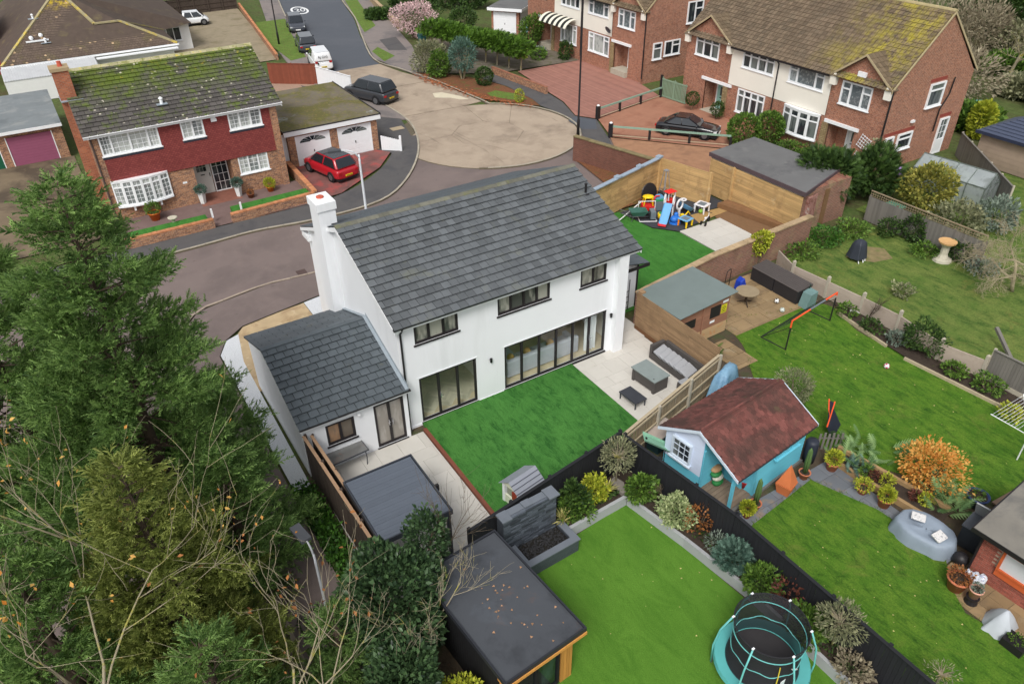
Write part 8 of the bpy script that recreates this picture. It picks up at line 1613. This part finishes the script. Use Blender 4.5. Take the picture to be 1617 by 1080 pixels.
for i in range(4): a, b = pts[i], pts[i+1]; m2 = MB(); m2.add([(a[0], -.22, a[1]), (b[0], -.22, b[1]), (b[0], .22, b[1]), (a[0], .22, a[1]), (a[0], -.25, a[1]+.12), (b[0], -.25, b[1]+.1), (b[0], .25, b[1]+.1), (a[0], .25, a[1]+.12)], [(0, 1, 2, 3), (0, 4, 5, 1), (3, 2, 6, 7)]); m2.build('chute', tlb if i < 3 else tr_, tl)
for s in (-1, 1):
    MB(Matrix.Translation((-.1, .26*s, 1.1)) @ Matrix.Rotation(R(90), 4, 'X')).ring((0, 0, 0), .2, .05, 18, 6, 1.35).build('side_ring', tw_, tl); MB().bx(-.2, 0, .26*s-.04, .26*s+.04, 0, .9).build('side_panel', tw_, tl)
for k in range(3): MB().bx(-.5+.13*k, -.4+.13*k, -.25, .25, .22+.24*k, .27+.24*k).build('step', tr_, tl)
fr2 = thing('toy_swing', 'white tube toy goal frame with blue bench beside slide', 'toy', (20.75, 9.4, .04), R(150)); MB().tube([(0, 0, 0), (0, 0, .95), (1.0, 0, .95), (1.0, 0, 0)], .03, 7).build('frame', tw_, fr2, False); MB().tube([(0, 0, .03), (0, .8, .03), (1.0, .8, .03), (1.0, 0, .03)], .03, 7).build('base_frame', tw_, fr2); MB().bx(.05, .35, .1, .7, .1, .55).build('blue_panel', tgr, fr2)
tbk = thing('toy_kitchen', 'red and blue toy play kitchen at back of toys', 'toy', (21.6, 10.0, .04), R(-20)); MB().bx(-.35, .35, -.2, .2, 0, .55).build('cabinet', tgr, tbk); MB(Matrix.Translation((0, .1, .55)) @ Matrix.Rotation(R(90), 4, 'X')).lathe([(.36, -.05), (.36, .05)], 18).build('arched_back', tlb, tbk); MB().bx(-.3, .3, -.16, .16, .56, .62).build('worktop', tg, tbk); MB().tube([(-.45, -.2, 0), (-.45, -.2, .7), (-.25, 0, .85), (0, 0, .85)], .05, 7).build('red_arch', tr_, tbk)
tcb = thing('toy_roof_stand', 'small toy stall with red roof beneath the heater', 'toy', (22.35, 9.9, .04)); MB().bx(-.3, .3, -.2, .2, 0, .5).build('counter', tr_, tcb); [MB().bx(x-.03, x+.03, y-.03, y+.03, .5, 1.0).build('post', tw_, tcb) for x, y in ((-.25, -.15), (.25, -.15), (-.25, .15), (.25, .15))]; MB().add([(-.36, -.26, 1), (.36, -.26, 1), (.36, .26, 1), (-.36, .26, 1), (0, 0, 1.18)], [(0, 1, 4), (1, 2, 4), (2, 3, 4), (3, 0, 4)]).build('roof', tr_, tcb)
tbs = thing('toy_basket', 'yellow round toy basket in front of slide', 'toy', (20.75, 8.75, .04)); MB().lathe([(.1, 0), (.24, .18), (.26, .42), (.22, .44), (.01, .36)], 16).build('basket', ty, tbs, True); MB().ell((0, 0, .42), (.2, .2, .1)).build('contents', tg, tbs)
ttb = thing('toy_turtle', 'blue rounded ride on toy beside the slide', 'toy', (21.15, 8.05, .04)); MB().ell((0, 0, .24), (.33, .27, .22), 14, 8).build('shell', tb_, ttb, True); MB().ell((.1, .05, .48), (.15, .13, .14)).build('head', tb_, ttb, True); MB().lathe([(.36, 0), (.34, .08), (.1, .1)], 16).build('base', tb_, ttb)
tpl_ = thing('toy_pool', 'light blue moulded sand pit shell behind tables', 'toy', (22.6, 8.75, .04)); q = MB(Matrix.Translation((0, 0, .35)) @ Matrix.Rotation(R(35), 4, 'Y')); q.lathe([(.4, -.1), (.5, .1), (.55, .12), (.42, .1), (.3, -.05), (.01, -.06)], 18); q.build('shell', tlb, tpl_, True)
tch = thing('toy_chair', 'white curly toy frame right of the slide', 'toy', (21.85, 8.5, .04)); MB(Matrix.Translation((0, 0, .8)) @ Matrix.Rotation(R(90), 4, 'X')).ring((0, 0, 0), .22, .055, 18, 6, 1.4).build('ring', tw_, tch); MB().bx(-.06, .06, -.05, .05, 0, .55).build('post', tw_, tch); MB().ring((.25, 0, 1.05), .16, .04, 14, 6).build('ring', tw_, tch)
tdk = thing('toy_digger', 'yellow toy digger behind the small table', 'toy', (21.75, 8.0, .04)); MB().bx(-.22, .2, -.13, .13, .1, .25).build('chassis', ty, tdk); MB().bx(-.2, .02, -.11, .11, .252, .42).build('cab', ty, tdk); MB().tube([(.1, 0, .25), (.35, 0, .5), (.5, 0, .3)], .04, 6).build('arm', ty, tdk); [MB(Matrix.Translation((x, y, .09)) @ Matrix.Rotation(R(90), 4, 'X')).lathe([(.09, -.03), (.09, .03)], 12).build('wheel', blackplastic, tdk) for x in (-.14, .14) for y in (-.14, .14)]
def kidtable(label, loc, top, legs, rz, h=.45, s=.34):
    t = thing('kids_table', label, 'table', loc, rz); MB().bx(-s, s, -s, s, h-.05, h).build('table_top', top, t, bevel=.02); MB().bx(-s*.6, s*.6, -s*.6, s*.6, h+.001, h+.012).build('tray', tgr, t)
    for i, (x, y) in enumerate(((-1, -1), (1, -1), (1, 1), (-1, 1))): MB().tube([(x*s*.82, y*s*.82, 0), (x*s*.8, y*s*.8, h-.05)], [.05, .06], 7).build('leg', legs[i % len(legs)], t)
kidtable('white square play table with grey tray on sand patch', (23.5, 8.3, .05), tw_, (tw_,), .3, .5, .38); kidtable('light blue play table with yellow and orange legs', (21.4, 7.45, .05), tlb, (ty, ty, tg, colr('orange', (236, 140, 40))), .2)
fr_ = thing('toy_frog', 'small green toy under the white play table', 'toy', (23.3, 8.15, .05)); MB().ell((0, 0, .13), (.16, .14, .13), 12, 7).build('body', colr('lime', (130, 176, 60)), fr_, True); MB().ell((.1, .06, .24), (.05, .05, .05)).build('eye', tw_, fr_); MB().ell((.1, -.06, .24), (.05, .05, .05)).build('eye', tw_, fr_)
tk = thing('tricycle', 'small white tricycle on the pale slabs', 'tricycle', (22.55, 6.95, .06), R(20)); MB().tube([(-.3, 0, .25), (0, 0, .3), (.28, 0, .38), (.32, 0, .6)], .025, 6).build('frame', tw_, tk); MB().tube([(.3, -.18, .6), (.3, .18, .6)], .018, 6).build('handlebar', blackplastic, tk); MB().ell((-.08, 0, .38), (.13, .08, .05)).build('saddle', tw_, tk, True)
for x, y, r_ in ((.34, 0, .17), (-.32, .14, .12), (-.32, -.14, .12)): q = MB(Matrix.Translation((x, y, r_)) @ Matrix.Rotation(R(90), 4, 'X')); q.lathe([(r_*.5, -.025), (r_, -.03), (r_, .03), (r_*.5, .025)], 16); q.build('wheel', tyre, tk)
lp_ = thing('white_pole', 'long white pole leaning along the play fence', 'pole', (18.3, 9.9, .05)); MB().tube([(0, 0, 0), (2.3, .55, .55)], .035, 6).build('pole', tw_, lp_)
by = thing('brick_bench', 'small brick ledge in leafy yard by brown wall', 'ledge', (22.9, 14.6, .09), R(-75)); MB().bx(0, 1.6, 0, .5, 0, .45).build('base', brick_red, by); MB().bx(-.05, 1.65, -.05, .55, .452, .52).build('top', M('red_tile_top', (126, 76, 66), .8, .1), by)
# far right garden
ws = thing('windsock', 'purple windsock hanging in front of the yellow bush', 'windsock', (34.2, 3.0, 0)); MB().tube([(0, 0, 0), (.05, 0, 2.2)], .025, 6).build('pole', bark, ws); MB().lathe([(.12, 1.2), (.2, 1.7), (.22, 2.1), (.05, 2.25)], 12).build('sock', M('purple_cloth', (146, 120, 172), .8, .1), ws, True)
tq2 = thing('garden_trough', 'turquoise curved garden troughs in far garden', 'trough', (52.5, 11.5, 0)); [MB(Matrix.Translation((i*1.3, -.4*i, 0)) @ Matrix.Rotation(-.3*i, 4, 'Z')).add([(-.8, -.25, .1), (.8, -.25, .1), (.8, .25, .1), (-.8, .25, .1), (-.8, -.35, .5), (.8, -.35, .5), (.8, .35, .5), (-.8, .35, .5)], [(3, 2, 1, 0), (0, 1, 5, 4), (1, 2, 6, 5), (2, 3, 7, 6), (3, 0, 4, 7)]).build('trough', M('faded_turquoise', (108, 168, 160), .6, .08), tq2) for i in range(3)]
shrub('pink_flower', 'pink flowering plant in far right garden', 'plant', (51.5, 5.2), .5, .5, .35, leafmat('magenta', (150, 30, 70), (214, 60, 110)), 260, .2)
gl2 = thing('storage_bin', 'green plastic lid behind the trellis fence', 'lid', (31.6, 1.4, .9)); MB().bx(-.7, .7, -.5, .5, 0, .08).bx(-.6, .6, -.4, .4, -.88, -.002).build('box', M('green_lid', (70, 124, 104), .5), gl2)
tm3 = thing('timber_post', 'fallen grey timber post on the far lawn', 'post', (24.2, -10.2, 0), R(60)); MB().bar((0, 0, .05), (1.6, 0, .7), .14).build('post', grey_board, tm3)

GROUPS = dict(conifer_tree='conifers in the left foreground', storage_box='black storage boxes by the brick wall', football='footballs in the goal garden', plant_pot='potted plants', street_lamp='street lamps', car='parked cars', border_plant='border plants', shrub='planter shrubs', bush='garden bushes', round_bush='round clipped bushes', rounded_shrub='round planter shrubs', fence='garden fences', wall='garden walls', house='houses', garage='garages', bare_tree='leafless trees', thicket='background thickets', bedding_plant='bedding plants', kids_table='play tables', railing='drive railings', sleeper_edging='timber edgings', hedge_clump='hedge clumps', background_tree='distant trees', dead_shrub='withered planter shrubs', twiggy_shrub='twiggy shrubs', clipped_ball='tubs with clipped shrubs', ivy_mass='ivy clad masses', spiky_plant='striped spiky plants', fern='ferns', small_tree='small standard trees', bird_bath='bird baths', conifer_hedge='feathery conifer bushes', shed='sheds', marker_post='short white posts', yellow_bush='garden bushes')
for o in list(bpy.data.objects):
    if o.parent is None and o.get("category") and not o.get("kind"):
        b = o.name.split('.')[0]
        if b in GROUPS: o["group"] = GROUPS[b]
